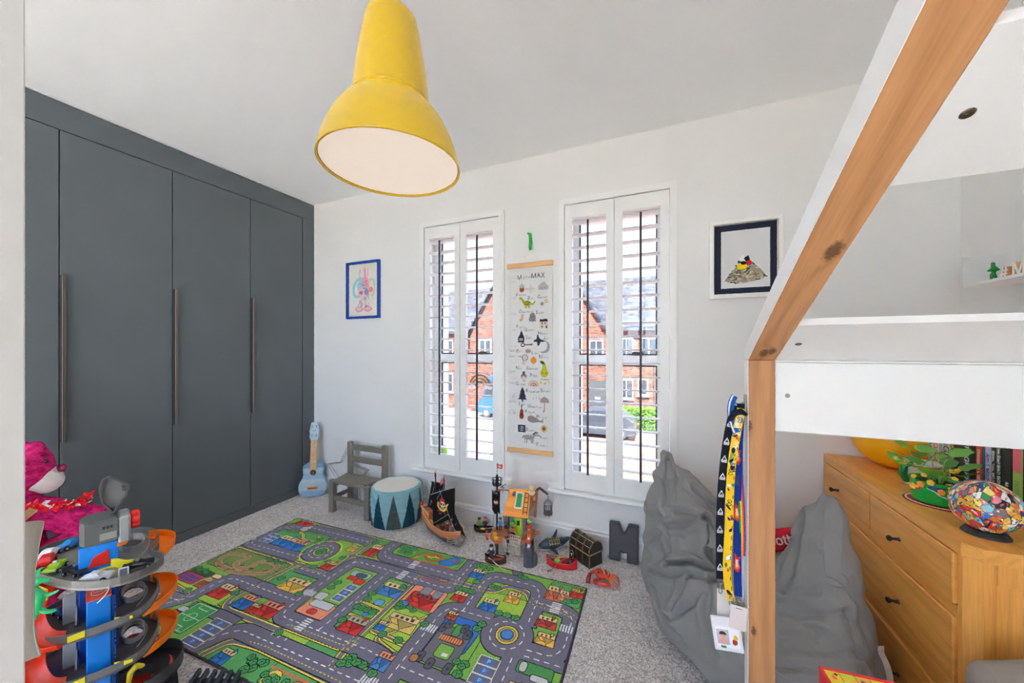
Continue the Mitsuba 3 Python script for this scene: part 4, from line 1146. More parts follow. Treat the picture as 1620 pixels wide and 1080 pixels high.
W_, K_ = (236, 236, 232), (22, 22, 26)
bk = [(2.011, 1.983, .27, (232, 234, 232), 'white picture book with teal lettering, first of the row', [('ANIMALS', (0, 130, 130), .30, .7)]),
      (1.983, 1.949, .28, (236, 234, 226), 'white picture book with orange lettering, second of the row', [('DINOSAURS', (212, 78, 42), .28, .7), ('B', (214, 120, 120), .88, .5)]),
      (1.949, 1.930, .24, (170, 172, 176), 'thin grey paperback between the white and the pale grey books', []),
      (1.930, 1.887, .29, (190, 190, 190), 'pale grey book with thin dark capitals on the spine', [('AGENCY', (86, 86, 90), .40, .66)]),
      (1.887, 1.864, .27, (30, 32, 30), 'black book with yellow lettering on the spine', [('DINOSAURS', (220, 214, 60), .30, .72)]),
      (1.864, 1.841, .25, (44, 44, 50), 'plain charcoal book beside the yellow-lettered one', []),
      (1.841, 1.827, .24, (62, 58, 54), 'thin dark brown book beside the teal one', []),
      (1.827, 1.790, .27, (20, 62, 66), 'dark teal hardback with white lettering', [('INFOGRAPHICS', (226, 232, 228), .26, .55)]),
      (1.790, 1.769, .25, (26, 26, 28), 'thin black book between the teal and the red ones', []),
      (1.769, 1.742, .27, (206, 54, 44), 'red book with white and yellow lettering', [('Growing with', (240, 230, 220), .36, .5), ('STEVE', (244, 190, 40), .80, .62)]),
      (1.742, 1.730, .24, (30, 88, 110), 'thin blue-green book beside the red one', []),
      (1.730, 1.706, .25, (196, 190, 226), 'lavender book with dark lettering', [('Am I Made of STARDUST', (46, 38, 90), .32, .62)]),
      (1.706, 1.688, .26, (24, 24, 28), 'narrow black book with white lettering', [('Bitten, Too, MO DEKKER', W_, .30, .55)]),
      (1.688, 1.665, .27, (20, 20, 24), 'black book with white italic lettering', [('The Bad BAD BONES', W_, .25, .5), ('M.Tomas', W_, .72, .45)]),
      (1.665, 1.628, .27, (16, 16, 20), 'thick black book with white lettering', [('M. Danner', W_, .62, .3)]),
      (1.628, 1.594, .265, (146, 178, 84), 'green book with a pink head band, last full spine of the row', [('fiction', (110, 150, 60), .55, .5)])]
for y1, y0, h, c_, lb, tx in bk:
    ex = (lambda p, h, w: p.rect(0, 0, h * .46, w, (214, 96, 110))) if 'green' in lb and 'pink' in lb else None
    book(y1, y0, h, c_, lb, tx, None, extra=ex)
book(1.594, 1.566, .26, (30, 30, 34), 'dark book at the near end of the row', [], None)

# green watering can with a small plant, on a round red coaster
t = Thing('round_coaster', 'round red coaster with a white rim under the green watering can', 'coaster', M=TR(0.803, 1.575, TZ))
t.part('disc', lathe([(0, 0), (0.072, 0), (0.074, 0.0015), (0.072, 0.003), (0, 0.003)], 48), 'plastic', col=(176, 40, 44), smooth=40)
t.part('rim', lathe([(0.064, 0.0031), (0.069, 0.0031), (0.069, 0.0038), (0.064, 0.0038), (0.064, 0.0031)], 48), 'plastic', col=(226, 220, 210))
CX_, CY_ = 0.803, 1.575
t = Thing('watering_can_planter', 'small bright green watering can planted with a leafy strawberry plant', 'planter', M=TR(CX_, CY_, TZ + 0.004))
t.part('can', lathe([(0, 0), (0.050, 0), (0.053, 0.002), (0.056, 0.03), (0.058, 0.062), (0.060, 0.068), (0.0605, 0.070), (0.058, 0.070), (0.056, 0.064), (0.05, 0.058), (0, 0.058)], 48), 'gloss', col=(12, 156, 58), smooth=40)
t.part('soil', lathe([(0, 0.060), (0.055, 0.0595)], 32), 'matte', col=(54, 40, 30))
t.part('spout', tube([(0.03, -0.04, 0.018), (0.05, -0.065, 0.034), (0.066, -0.088, 0.056)], [0.013, 0.0115, 0.010], 14), 'gloss', col=(12, 156, 58), smooth=True)
# printed motif: dark blue wave shape and a small red flower, bent round the can
def can_patch(poly, col, off):
    v, f = trimesh.creation.triangulate_polygon(poly.segmentize(0.004), engine='earcut')
    a = v[:, 0] / 0.058
    r = 0.0535 + v[:, 1] * 0.07 + off
    V = np.column_stack([r * np.cos(a), r * np.sin(a), v[:, 1]])
    m = trimesh.Trimesh(V, f, process=False)
    if (m.triangles_center * [1, 1, 0] * m.face_normals).sum() < 0: m.invert()
    return m
a0_ = math.radians(-118) * 0.058
t.part('wave_print', can_patch(affinity.translate(Polygon([(-.030, .052), (-.024, .060), (.034, .060), (.034, .034), (.012, .030), (-.004, .036), (-.012, .046)]), a0_ + .012, 0), None, 0.0009), 'plastic', col=(24, 70, 130))
t.part('wave_edge', can_patch(affinity.translate(LineString([(-.030, .050), (-.014, .044), (-.004, .034), (.012, .028), (.034, .032)]).buffer(.0012), a0_ + .012, 0), None, 0.0012), 'plastic', col=(226, 226, 226))
t.part('flower_print', cat([can_patch(affinity.translate(Point(.006 * math.cos(k), .048 + .007 * math.sin(k)).buffer(.0055), a0_ - .042, 0), None, 0.0009 + .0001 * k) for k in np.linspace(0, 6.28, 6)[:-1]]), 'plastic', col=(190, 40, 60))
t.part('flower_eye', can_patch(affinity.translate(Point(0, .048).buffer(.005), a0_ - .042, 0), None, 0.0018), 'plastic', col=(246, 200, 40))
rs = np.random.default_rng(8)
def leaf(c, d, s, nrm=None, cup=0.25):
    """A lobed leaf: stalk end at c, pointing along d."""
    d = np.asarray(d, float); d /= np.linalg.norm(d)
    sd = np.cross(d, [0, 0, 1.0]); sd /= np.linalg.norm(sd) + 1e-9; u = np.cross(sd, d)
    g = np.linspace(0, 2 * np.pi, 25)[:-1]
    rad = 0.5 * (1 + 0.10 * np.cos(6 * g))
    P = [np.asarray(c) + d * s * 0.5]
    for a, r in zip(g, rad):
        x, y = 0.5 + r * math.cos(a), r * math.sin(a) * 0.9
        P.append(np.asarray(c) + s * (d * x + sd * y + u * cup * (abs(y) ** 1.5 - 0.25 * x * x)))
    f = [[0, 1 + k, 1 + (k + 1) % 24] for k in range(24)]
    return trimesh.Trimesh(np.array(P), f)
top_ = np.array([0, 0, 0.058])
for k in range(13):
    a = k * 2.4 + 0.4; L = rs.uniform(0.05, 0.10)
    e = top_ + np.array([math.cos(a) * L * 0.8, math.sin(a) * L * 0.9, rs.uniform(0.028, 0.085)])
    mid = (top_ + e) / 2 + [0, 0, 0.025]
    t.part('stem', tube([top_ + [math.cos(a) * .012, math.sin(a) * .012, 0], mid, e], [0.0016, 0.0013, 0.001], 6), 'plastic', col=(120, 168, 60), smooth=True)
    if k % 3 != 1:
        t.part('leaf', leaf(e, (math.cos(a), math.sin(a), rs.uniform(.3, .9)), rs.uniform(0.042, 0.062), cup=.1), 'plastic', col=((92, 160, 48), (120, 184, 66), (74, 136, 40))[k % 3], smooth=True)
    else:
        for q in range(3):
            o = rs.normal(size=3) * 0.010
            t.part('flower', mv(cat([ell((.004 * math.cos(b), .004 * math.sin(b), 0), (.004, .004, .0016), 1) for b in np.linspace(0, 6.28, 6)[:-1]]), TR(*(e + o)), ROT('x', 60 * q + 40)), 'plastic', col=(236, 190, 60), smooth=True)
for k in range(7):
    a = 3.4 + k * 0.33
    e = np.array([math.cos(a) * .066, math.sin(a) * .066, .048 + .012 * (k % 3)])
    t.part('flower', mv(cat([ell((.005 * math.cos(b), .005 * math.sin(b), 0), (.005, .005, .002), 1) for b in np.linspace(0, 6.28, 6)[:-1]]), TR(*e), ROT('x', 70)), 'plastic', col=((238, 196, 70), (236, 150, 60))[k % 2], smooth=True)

# white pot with a green animal handle and yellow flowers
t = Thing('plant_pot', 'small white pot with green curl handle and yellow flowers behind the watering can', 'planter', M=TR(0.852, 1.752, TZ))
t.part('pot', lathe([(0, 0), (0.036, 0), (0.042, 0.004), (0.050, 0.045), (0.053, 0.085), (0.050, 0.085), (0.047, 0.06), (0, 0.06)], 36), 'gloss', col=(232, 232, 230), smooth=40)
t.part('curl', tube([(-.045, -.02, .02), (-.062, -.03, .045), (-.058, -.03, .075), (-.038, -.028, .082), (-.03, -.03, .066)], [.011, .012, .011, .009, .006], 10), 'gloss', col=(30, 120, 60), smooth=True)
t.part('band', lathe([(.0515, .074), (.0535, .074), (.0545, .080), (.0520, .080)], 36), 'gloss', col=(206, 100, 60))
for k in range(5):
    t.part('flower', cat([ell((-.034 + .014 * k * .7 + .004 * math.cos(b), -.046 - .002 * (k % 2), .012 + .004 * math.sin(b) + .004 * (k % 2)), (.0042, .002, .0042), 1) for b in np.linspace(0, 6.28, 6)[:-1]]), 'plastic', col=(244, 190, 30), smooth=True)
for k in range(6):
    a = k * 1.05
    e = np.array([math.cos(a) * .04, math.sin(a) * .04, .10 + .012 * (k % 3)])
    t.part('stem', tube([(0, 0, .06), (e[0] * .4, e[1] * .4, .09), e], .0014, 6), 'plastic', col=(110, 160, 60), smooth=True)
    t.part('leaf', leaf(e, (math.cos(a), math.sin(a), .6), .044), 'plastic', col=((96, 164, 50), (124, 186, 70))[k % 2], smooth=True)

# puzzle ball on its stand: jigsaw pieces in a medley of bright colours
BALL = [(226, 226, 222), (20, 24, 44), (206, 36, 44), (240, 180, 40), (44, 108, 190), (232, 140, 150), (110, 190, 200), (230, 120, 40), (60, 140, 80), (246, 226, 120), (120, 100, 110), (196, 70, 60), (30, 60, 120), (250, 250, 246)]
bc = [L3(c) for c in BALL]


def ball_pattern(p, n, uv):
    x, y, z = (p.x - 0.786) * 1.0, (p.y - 1.358), (p.z - 0.771)
    wx = (fbm(p.x * 60, p.y * 60, p.z * 60, 2) - 0.5) * 0.9; wy = (fbm(p.x * 60 + 9, p.y * 60, p.z * 60 + 4, 2) - 0.5) * 0.9
    th = dr.atan2(y, x) * 4.2 + wx; ph = z / 0.065 * 4.2 + wy
    d1, d2, k = voronoi(th, ph)
    col = mi.Color3f(bc[0])
    for i, c in enumerate(bc):
        col = dr.select((k * len(bc) >= i) & (k * len(bc) < i + 1), mi.Color3f(c), col)
    e1, e2, k2 = voronoi(th * 2.3 + 5, ph * 2.3)
    for i, c in enumerate(bc):
        col = dr.select((k2 > 0.45) & ((k2 - 0.45) / 0.55 * len(bc) >= i) & ((k2 - 0.45) / 0.55 * len(bc) < i + 1) & (e1 < 0.36), mi.Color3f(c), col)
    line = 1 - smoothstep(0.02, 0.07, d2 - d1)
    return col * (1 - line) + mi.Color3f(L3((18, 20, 30))) * line


mat('puzzle_print', PROC(ball_pattern), 0.28, specular=0.5)
t = Thing('puzzle_ball', 'round puzzle ball printed with a medley of bright shapes, on a black stand', 'puzzle ball', M=TR(0.786, 1.358, TZ))
t.part('sphere', ell((0, 0, 0.075), 0.065, 5), 'puzzle_print', smooth=True)
t.part('stand', lathe([(0.026, 0.0135), (0.030, 0.0155), (0.036, 0.012), (0.043, 0.002), (0.043, 0.0), (0.022, 0.0), (0.022, 0.004), (0.026, 0.0135)], 48), 'plastic', col=(24, 26, 30), smooth=40, label='black ring stand')

# ------------------------------------------------------------------ the ledge on the right wall and what stands on it
LZ0 = 1.418
t = Thing('wall_ledge', 'white picture ledge fixed to the right-hand wall with a rounded end panel', 'shelf')
t.part('board', box(1.045, XR - 0.001, 0.7, 1.91, LZ0 - 0.001, LZ0 + 0.010, 0.001), 'trim_white')
ep = Polygon([(1.045, LZ0), (XR - 0.001, LZ0), (XR - 0.001, 1.518)] + [(XR - 0.016 + 0.015 * math.cos(a), 1.518 + 0.015 * math.sin(a)) for a in np.linspace(0, math.pi / 2, 6)] + [(1.045, 1.533)])
t.part('end_panel', mv(extr(ep, 0, 0.008), TR(0, 1.918, 0), ROT('x', 90)), 'bed_white')
LT = LZ0 + 0.0105
sold = chain([(((0, 0, .022), .0045), ((.003, 0, .038), .0065)), (((.003, 0, .038), .0065), ((0, 0, .052), .005)), (((0, 0, .056), .0048), ((0, 0, .060), .0052)), (((-.004, 0, .002), .0032), ((-.003, 0, .022), .0045)), (((.007, .002, .002), .0032), ((.003, 0, .022), .0045)),
              (((0, 0, .046), .004), ((-.010, -.002, .036), .003)), (((-.010, -.002, .036), .003), ((-.003, -.008, .034), .0028)), (((.005, 0, .046), .004), ((.012, -.003, .036), .003)), (((.012, -.003, .036), .003), ((-.002, -.009, .038), .0022)), (((-.012, -.009, .036), .0016), ((.010, -.009, .042), .0016))], edge=.0025, smooth_steps=3)
sold = cat([sold, lathe([(0, .0), (.012, .0), (.011, .002), (0, .002)], 16)])
single('toy_soldier', 'little green plastic soldier figure on the white wall ledge', 'figurine', mv(sold, TR(1.078, 1.830, LT), ROT('z', -30)), 'plastic', col=(6, 122, 44), smooth=True)


def ledge_letter(ch, y, h, label, x=1.062):
    t = Thing('ledge_letter', label, 'letter', M=TR(x, y, LT))
    g = text_poly(ch, h, 0, 0, bold=True, simp=.01)
    M = np.eye(4); M[:3, 0], M[:3, 1], M[:3, 2] = (0, -1, 0), (0, 0, 1), (-1, 0, 0)
    b = extr(g, -0.022, 0.0); t.part('block', mv(b, M), 'light_oak', label='brown card sides')
    t.part('face', mv(extr(g, 0.0, 0.0008), M), 'matte', col=(240, 238, 232), label='white face')


ledge_letter('#', 1.775, 0.034, 'small standing hash sign with a white face on the wall ledge')
ledge_letter('M', 1.728, 0.042, 'small standing letter M with a white face on the wall ledge')
ledge_letter('A', 1.672, 0.042, 'small standing letter A beside the M on the wall ledge')
t = Thing('leaning_frame', 'white framed picture with a pink corner leaning on the wall ledge', 'picture', M=TR(1.075, 1.655, LT) @ ROT('y', 9))
t.part('frame', cat([bar((0, 0, 0.008), (0, -0.40, 0.008), 0.016, 0.016), bar((0, 0, 0.50), (0, -0.40, 0.50), 0.016, 0.016), bar((0, -0.008, 0), (0, -0.008, 0.508), 0.016, 0.016), bar((0, -0.392, 0), (0, -0.392, 0.508), 0.016, 0.016)]), 'frame_white')
t.part('backing', box(-0.002, 0.004, -0.39, -0.01, 0.012, 0.495), 'matte', col=(232, 230, 226))
t.part('card', box(-0.003, -0.002, -0.2, -0.018, 0.018, 0.06), 'matte', col=(206, 90, 160), label='pink card corner')
# ------------------------------------------------------------------ the play rug: a printed town of roads
scene['rug_pile'] = {'type': 'twosided', 'bsdf': {'type': 'blendbsdf', 'weight': PROC(lambda p, n, uv: dr.clip((noise(p.x * 420, p.y * 420, 1.0) - 0.4) * 0.6, 0, 0.28)),
    'a': principled(VC, 1.0, specular=0.05), 'b': {'type': 'diffuse', 'reflectance': rgb((70, 70, 78))}}}
RW, RV = 2.013, 0.945
rp = Print()
GA, GB, GC, ROAD, YEL, WHT, DK = (134, 184, 84), (98, 172, 102), (172, 206, 82), (122, 119, 138), (248, 218, 92), (246, 246, 246), (24, 34, 38)
RED, BLU, ORA, SAL, CRM, BRN = (222, 66, 62), (62, 128, 208), (250, 200, 98), (246, 160, 128), (252, 220, 162), (170, 132, 106)
F = lambda pts: [(a, -b) for a, b in pts]
rr = random.Random(11)


def area(pts, col, line=DK, rnd=0.0):
    g = Polygon(F(pts)).buffer(0)
    if rnd: g = g.buffer(-rnd).buffer(rnd, quad_segs=4)
    if line: rp.add(g.buffer(0.0030), line)
    rp.add(g, col)


def rbox(u0, v0, u1, v1, col, line=DK, rnd=0.01):
    area([(u0, v0), (u1, v0), (u1, v1), (u0, v1)], col, line, rnd)


def curve(pts, r=0.05):
    """A polyline with rounded corners."""
    P = np.array(pts, float); out = [P[0]]
    for a, b, c in zip(P[:-2], P[1:-1], P[2:]):
        d1, d2 = np.linalg.norm(a - b), np.linalg.norm(c - b); q = min(r, d1 * .5, d2 * .5)
        s, e = b + (a - b) / d1 * q, b + (c - b) / d2 * q
        for t in np.linspace(0, 1, 6): out.append((1 - t) ** 2 * s + 2 * t * (1 - t) * b + t ** 2 * e)
    return out + [P[-1]]


roads, paths = [], []
def road(pts, w=0.078, r=0.06, dash=True): roads.append((curve(pts, r), w, dash))
def path(pts, w=0.030, r=0.04): paths.append((curve(pts, r), w))


def bush(u, v, s=0.014):
    g = unary_union([Point(u + s * 0.75 * math.cos(a), -v + s * 0.5 * math.sin(a)).buffer(s * 0.62, quad_segs=3) for a in np.linspace(0, 6.28, 6)[:-1]])
    rp.add(g.buffer(0.0032), DK); rp.add(g, (84, 158, 96))
    for a in (0.6, 2.4, 4.4): rp.add(LineString([(u + s * .2 * math.cos(a), -v + s * .2 * math.sin(a)), (u + s * .8 * math.cos(a), -v + s * .6 * math.sin(a))]).buffer(.0013), DK)


def house(u, v, w, h, roof, wall=CRM, n=3):
    """Printed house seen from the far side: facade above, roof below."""
    x0, x1, m = u - w / 2, u + w / 2, v - h * 0.12
    area([(x0 + w * .06, v - h / 2), (x1 - w * .06, v - h / 2), (x1 - w * .06, m), (x0 + w * .06, m)], wall)
    for k in range(n):
        a = x0 + w * (.16 + .68 * (k + .2) / n)
        rp.rect(a, -(v - h * .40), a + w * .10, -(v - h * .22), (62, 62, 74))
    dark = tuple(int(c * .8) for c in roof)
    area([(x0 + w * .05, m), (x1 - w * .05, m), (x1, v + h / 2), (x0, v + h / 2)], roof)
    rp.add(Polygon(F([(u - w * .18, m), (u + w * .10, v + h * .46), (u + w * .42, m)])), DK)
    rp.add(Polygon(F([(u - w * .15, m), (u + w * .10, v + h * .42), (u + w * .39, m)])), dark)
    rp.add(Polygon(F([(x0 + w * .08, m), (x0 + w * .2, m), (x0 + w * .12, v + h * .45), (x0 + w * .02, v + h * .45)])), dark)
    for a, b in (((x0 + w * .05, m), (x0 + w * .28, v + h * .2)), ((x0 + w * .28, v + h * .2), (x0, v + h / 2)), ((x0 + w * .28, v + h * .2), (u + w * .02, v + h * .2)), ((u + w * .10, v + h * .42), (u + w * .12, v + h / 2))):
        rp.add(LineString(F([a, b])).buffer(.0013), DK)
    area([(u + w * .2, v - h * .62), (u + w * .3, v - h * .62), (u + w * .3, v - h * .42), (u + w * .2, v - h * .42)], roof)


def lot(u0, v0, u1, v1, n, along_u=True):
    rbox(u0, v0, u1, v1, WHT, None, 0)
    for k in range(n):
        if along_u:
            a, b = u0 + (u1 - u0) * k / n, u0 + (u1 - u0) * (k + 1) / n
            q = (a + .003, v0 + .003, b - .003, v1 - .003)
        else:
            a, b = v0 + (v1 - v0) * k / n, v0 + (v1 - v0) * (k + 1) / n
            q = (u0 + .003, a + .003, u1 - .003, b - .003)
        rbox(*q, ROAD, None, 0)
        uc, vc = (q[0] + q[2]) / 2, (q[1] + q[3]) / 2
        rp.rect(uc - .014, -vc - .013, uc + .014, -vc + .013, BLU)
        rp.add(text_poly('P', .016, uc, -vc - .008, anchor='c', simp=.04), WHT)


rp.rect(0, 0, RW, -RV, GA)
# lighter and darker lawns
for a in [(.06, .12, .44, .30, GB), (.02, .405, .47, .56, (124, 150, 84)), (.0, .62, .23, .75, GC), (.28, .64, .44, .75, GC), (.44, .60, .80, .74, GA), (.5, .42, .74, .56, GB), (.80, .28, .98, .54, GA), (.84, .725, 1.02, .775, GC), (1.02, .72, 1.2, .77, GB), (.64, .84, 1.3, .94, GB),
          (.70, .03, .84, .19, GB), (.90, .0, 1.06, .11, GA), (1.04, .30, 1.17, .50, GA), (1.04, .52, 1.18, .66, GB), (1.21, .44, 1.40, .74, GC), (1.40, .02, 1.5, .18, GA), (1.54, .2, 1.78, .33, GC), (1.46, .40, 1.66, .66, GA), (1.84, .02, 2.0, .16, GB), (1.84, .24, 1.95, .43, GA), (.2, .0, .7, .02, GA), (1.2, .22, 1.36, .24, GA), (.9, .2, 1.3, .225, GC)]:
    rbox(*a[:4], a[4])
rbox(1.0, .845, 1.42, .93, GB)

path([(-.02, .378), (.44, .380), (.50, .384), (.47, .56), (.452, .70), (.50, .745), (.84, .742), (.86, .715), (1.18, .712), (1.2, .66)])
path([(.71, -.02), (.715, .20), (.72, .35), (.69, .385), (.50, .382)])
path([(.70, .215), (.955, .198), (1.19, .214), (1.36, .2), (1.55, .2), (1.6, .19), (1.64, .13), (1.75, .14), (1.785, .2), (1.95, .2), (2.02, .24)])
path([(1.19, .21), (1.185, .45), (1.18, .66), (1.2, .79)])
path([(.22, .012), (.5, .016), (.69, .02)], .022)
path([(.69, .93), (.72, .845), (.86, .828), (1.38, .836), (1.4, .95)])
path([(-.02, .73), (.2, .745), (.235, .755), (.24, .80)])
path([(.36, .13), (.40, .17), (.30, .2), (.24, .14), (.08, .13)], .014)
path([(1.02, .56), (1.18, .565)], .012); path([(1.02, .50), (1.04, .48), (1.18, .49)], .012)
path([(1.22, .60), (1.40, .61)], .02); path([(1.40, .44), (1.25, .63), (1.38, .66)], .02)

road([(.03, .36), (.01, .33), (.005, .22), (.03, .12), (.17, .085), (.24, .066), (.66, .066), (.72, .07)])
road([(.01, .28), (.04, .342), (.45, .335)]); road([(.47, .09), (.48, .16)], .06)
road([(.10, .95), (.225, .80), (.265, .76), (.266, .62), (.30, .59), (.76, .59)])
road([(.0, .80), (.23, .79)], .07)
road([(.59, .30), (.64, .30), (.765, .42)], .05, dash=False) if False else None
road([(.54, .405), (.76, .405)], .066)
road([(.775, .24), (.76, .37), (.757, .60), (.775, .682), (1.0, .682), (1.30, .682), (1.375, .70), (1.37, .80)])
road([(.765, .27), (.79, .247), (1.0, .245), (1.33, .262), (1.385, .25), (1.39, -.02)])
road([(1.01, .25), (1.005, .68)])
road([(.862, -.02), (.862, .12), (.90, .155), (1.37, .158)])
road([(.60, .96), (.66, .83), (.70, .797), (1.43, .797)])
road([(1.43, .96), (1.428, .42), (1.45, .365), (1.66, .36)])
road([(1.43, .695), (1.85, .70)]); road([(1.81, .46), (1.815, .95)])
road([(1.515, .37), (1.512, .14), (1.55, .085), (1.77, .082), (1.808, .13), (1.812, .34)])
road([(1.81, .192), (1.93, .192), (1.985, .22), (1.985, .40), (1.95, .452), (1.84, .455)])
road([(1.64, .0), (1.66, .03)], .05, dash=False); road([(1.84, .485), (2.02, .48)], .05); road([(1.84, .578), (2.02, .576)], .04, dash=False)
road([(.33, .79), (.50, .775), (.64, .78)], .05, dash=False)

ru = unary_union([LineString(F(p)).buffer(w / 2, cap_style=2, quad_segs=4) for p, w, d in roads] + [Point(.513, -.247).buffer(.096), Point(1.75, -.414).buffer(.108)])
rp.add(unary_union([LineString(F(p)).buffer(w / 2 + .0045) for p, w in paths]), DK)
rp.add(unary_union([LineString(F(p)).buffer(w / 2 + .001) for p, w in paths]), YEL)
rp.add(unary_union([LineString(F(p)).buffer(w / 2 - .005) for p, w in paths]), ROAD)
rp.add(ru.buffer(.0042), DK); rp.add(ru, ROAD)
for p, w, d in roads:
    if d: rp.dash(F(p), .0045, WHT, .022, .018)
for p, w in paths:                                                    # paths crossing the roads as dashed yellow lines
    q = LineString(F(p)).intersection(ru)
    for ln in getattr(q, 'geoms', [q]):
        if ln.geom_type == 'LineString' and ln.length > .03:
            for s in (-1, 1):
                rp.dash(list(ln.parallel_offset(w / 2 - .003, 'left' if s > 0 else 'right').coords), .004, YEL, .010, .009)
# roundabouts
for (u, v, R) in ((.513, .247, .096), (1.75, .414, .108)):
    rp.add(Point(u, -v).buffer(R), ROAD)
    c = Point(u, -v).buffer(R * .66).exterior
    rp.dash(list(c.coords), .0045, WHT, .022, .018)
    rp.add(Point(u, -v).buffer(R * .46), DK); rp.add(Point(u, -v).buffer(R * .43), YEL); rp.add(Point(u, -v).buffer(R * .37), GB)
for k in range(4): bush(.513 + .018 * math.cos(k * 1.57), .247 + .016 * math.sin(k * 1.57), .013)
rp.add(Point(1.75, -.414).buffer(.036), RED); rp.add(Point(1.75, -.414).buffer(.033), YEL); rp.add(Point(1.75, -.414).buffer(.030), (52, 84, 150)); rp.add(Point(1.75, -.412).buffer(.023), (84, 140, 206))
# zebra crossings
for (u, v, w, h, vert) in ((.19, .085, .05, .07, 0), (1.095, .156, .04, .07, 0), (1.095, .252, .04, .07, 0), (.765, .527, .07, .034, 1), (.92, .68, .04, .07, 0), (1.37, .79, .07, .05, 1), (1.43, .50, .07, .04, 1), (1.9, .192, .045, .07, 0), (1.978, .295, .07, .04, 1), (1.43, .80, .07, .03, 1)):
    n = 6
    for k in range(n):
        if vert: rp.rect(u - w / 2 + w * (k + .2) / n, -(v - h / 2), u - w / 2 + w * (k + .75) / n, -(v + h / 2), WHT)
        else: rp.rect(u - w / 2, -(v - h / 2 + h * (k + .2) / n), u + w / 2, -(v - h / 2 + h * (k + .75) / n), WHT)
# blocks of buildings, parking, games
house(.12, .03, .13, .07, RED); lot(.045, .205, .135, .30, 3, False)
house(.20, .245, .12, .10, BLU); house(.315, .25, .13, .10, BLU, SAL); [bush(a, b) for a, b in ((.12, .15), (.17, .14), (.40, .18), (.39, .15))]
for k, (a, b, c, d) in enumerate(((.08, .43, .17, .52), (.2, .43, .3, .52), (.32, .43, .42, .52))):
    pass
race = curve([(.04, .46), (.12, .43), (.20, .44), (.16, .50), (.24, .53), (.30, .50), (.27, .45), (.34, .42), (.43, .44), (.42, .50), (.36, .53), (.25, .555), (.12, .55), (.05, .52), (.04, .46)], .04)
rp.add(LineString(F(race)).buffer(.019), (74, 70, 60)); rp.add(LineString(F(race)).buffer(.017), (196, 164, 124)); rp.add(LineString(F(race)).buffer(.010), (168, 138, 104))
for k in range(16):
    a, b = rr.uniform(.02, .46), rr.uniform(.41, .565); rp.add(affinity.rotate(sbox(a - .012, -b - .004, a + .012, -b + .004), rr.uniform(0, 90)), rr.choice([(60, 70, 50), (120, 60, 80), (90, 100, 50)]))
rbox(.02, .60, .17, .64, (70, 96, 70)); rbox(.0, .64, .16, .70, RED); 
for k in range(8): rp.rect(.008 + k * .019, -.645, .014 + k * .019, -.695, (70, 80, 140))
house(.20, .665, .05, .07, (206, 96, 70)); rbox(.18, .60, .235, .625, CRM); bush(.05, .73); bush(.19, .73)
house(.36, .672, .10, .09, RED); bush(.43, .66)
rbox(.345, .757, .487, .905, (76, 166, 88)); 
for pts in ([(.352, .764), (.48, .764), (.48, .898), (.352, .898), (.352, .764)], [(.352, .831), (.48, .831)], [(.385, .764), (.385, .785), (.447, .785), (.447, .764)], [(.385, .898), (.385, .877), (.447, .877), (.447, .898)]): rp.line(F(pts), .004, (206, 226, 206))
rp.add(Point(.416, -.831).buffer(.024).difference(Point(.416, -.831).buffer(.0205)), (206, 226, 206))
rbox(.29, .83, .345, .915, RED); rp.circ(.317, -.875, .012, BLU); rbox(.30, .80, .35, .825, (206, 206, 206))
lot(.528, .79, .63, .925, 4, False)
house(.54, .68, .10, .085, BLU, SAL); house(.69, .675, .12, .085, RED, SAL); house(.615, .695, .05, .05, RED); 
house(.645, .515, .15, .09, ORA, CRM); bush(.53, .50); bush(.72, .55); house(.667, .33, .065, .07, RED); bush(.60, .37); bush(.68, .25); bush(.62, .30)
house(.66, .155, .06, .06, ORA) ; house(.79, .125, .075, .11, RED); bush(.74, .06); rbox(.92, .02, .97, .05, BLU)
rbox(.812, .555, .968, .638, SAL); rbox(.83, .545, .95, .585, (214, 220, 226)); rbox(.84, .556, .94, .574, (44, 70, 110)); rbox(.86, .60, .905, .625, RED); rbox(.81, .50, .865, .545, (216, 216, 220))
lot(.894, .405, .955, .525, 3, False); rbox(.835, .31, .95, .35, (190, 200, 206)); rbox(.845, .352, .90, .38, RED); rbox(.90, .36, .955, .395, RED); rbox(.87, .32, .93, .345, (70, 110, 120)); bush(.83, .42); bush(.83, .46)
[bush(a, b, .018) for a, b in ((.93, .03), (.97, .05), (1.0, .03), (.95, .075), (1.0, .08))]
# roller coaster and pool
rbox(1.04, .0, 1.33, .118, (110, 172, 84)); rbox(1.04, .112, 1.33, .12, (206, 84, 50), None, 0)
for c, o in ((RED, 0), (YEL, .012), ((214, 110, 60), -.01)):
    g = LineString(F(curve([(1.06, .09 + o), (1.09, .03), (1.14, .07 + o), (1.18, .02), (1.22, .08), (1.14, .10), (1.10, .06), (1.16, .04 + o), (1.24, .06)], .04)))
    rp.add(g.buffer(.0065), DK); rp.add(g.buffer(.0045), c)
area([(1.20, .085), (1.24, .05), (1.27, .015), (1.31, .02), (1.32, .06), (1.28, .10), (1.23, .105)], (60, 130, 206), rnd=.012); rp.circ(1.29, -.045, .012, RED)
rp.rect(1.2, -.228, 1.35, -.236, (206, 84, 50))
house(1.12, .365, .13, .09, (84, 140, 206), CRM); rbox(1.105, .44, 1.148, .474, (110, 170, 220)); bush(1.05, .42); bush(1.06, .46); bush(1.16, .33)
house(1.12, .605, .11, .085, RED, (190, 180, 150)); rp.circ(1.12, -.535, .016, DK); rp.circ(1.12, -.535, .014, (84, 140, 206)); [bush(1.05 + .03 * k, .515) for k in range(4)]; bush(1.05, .60)
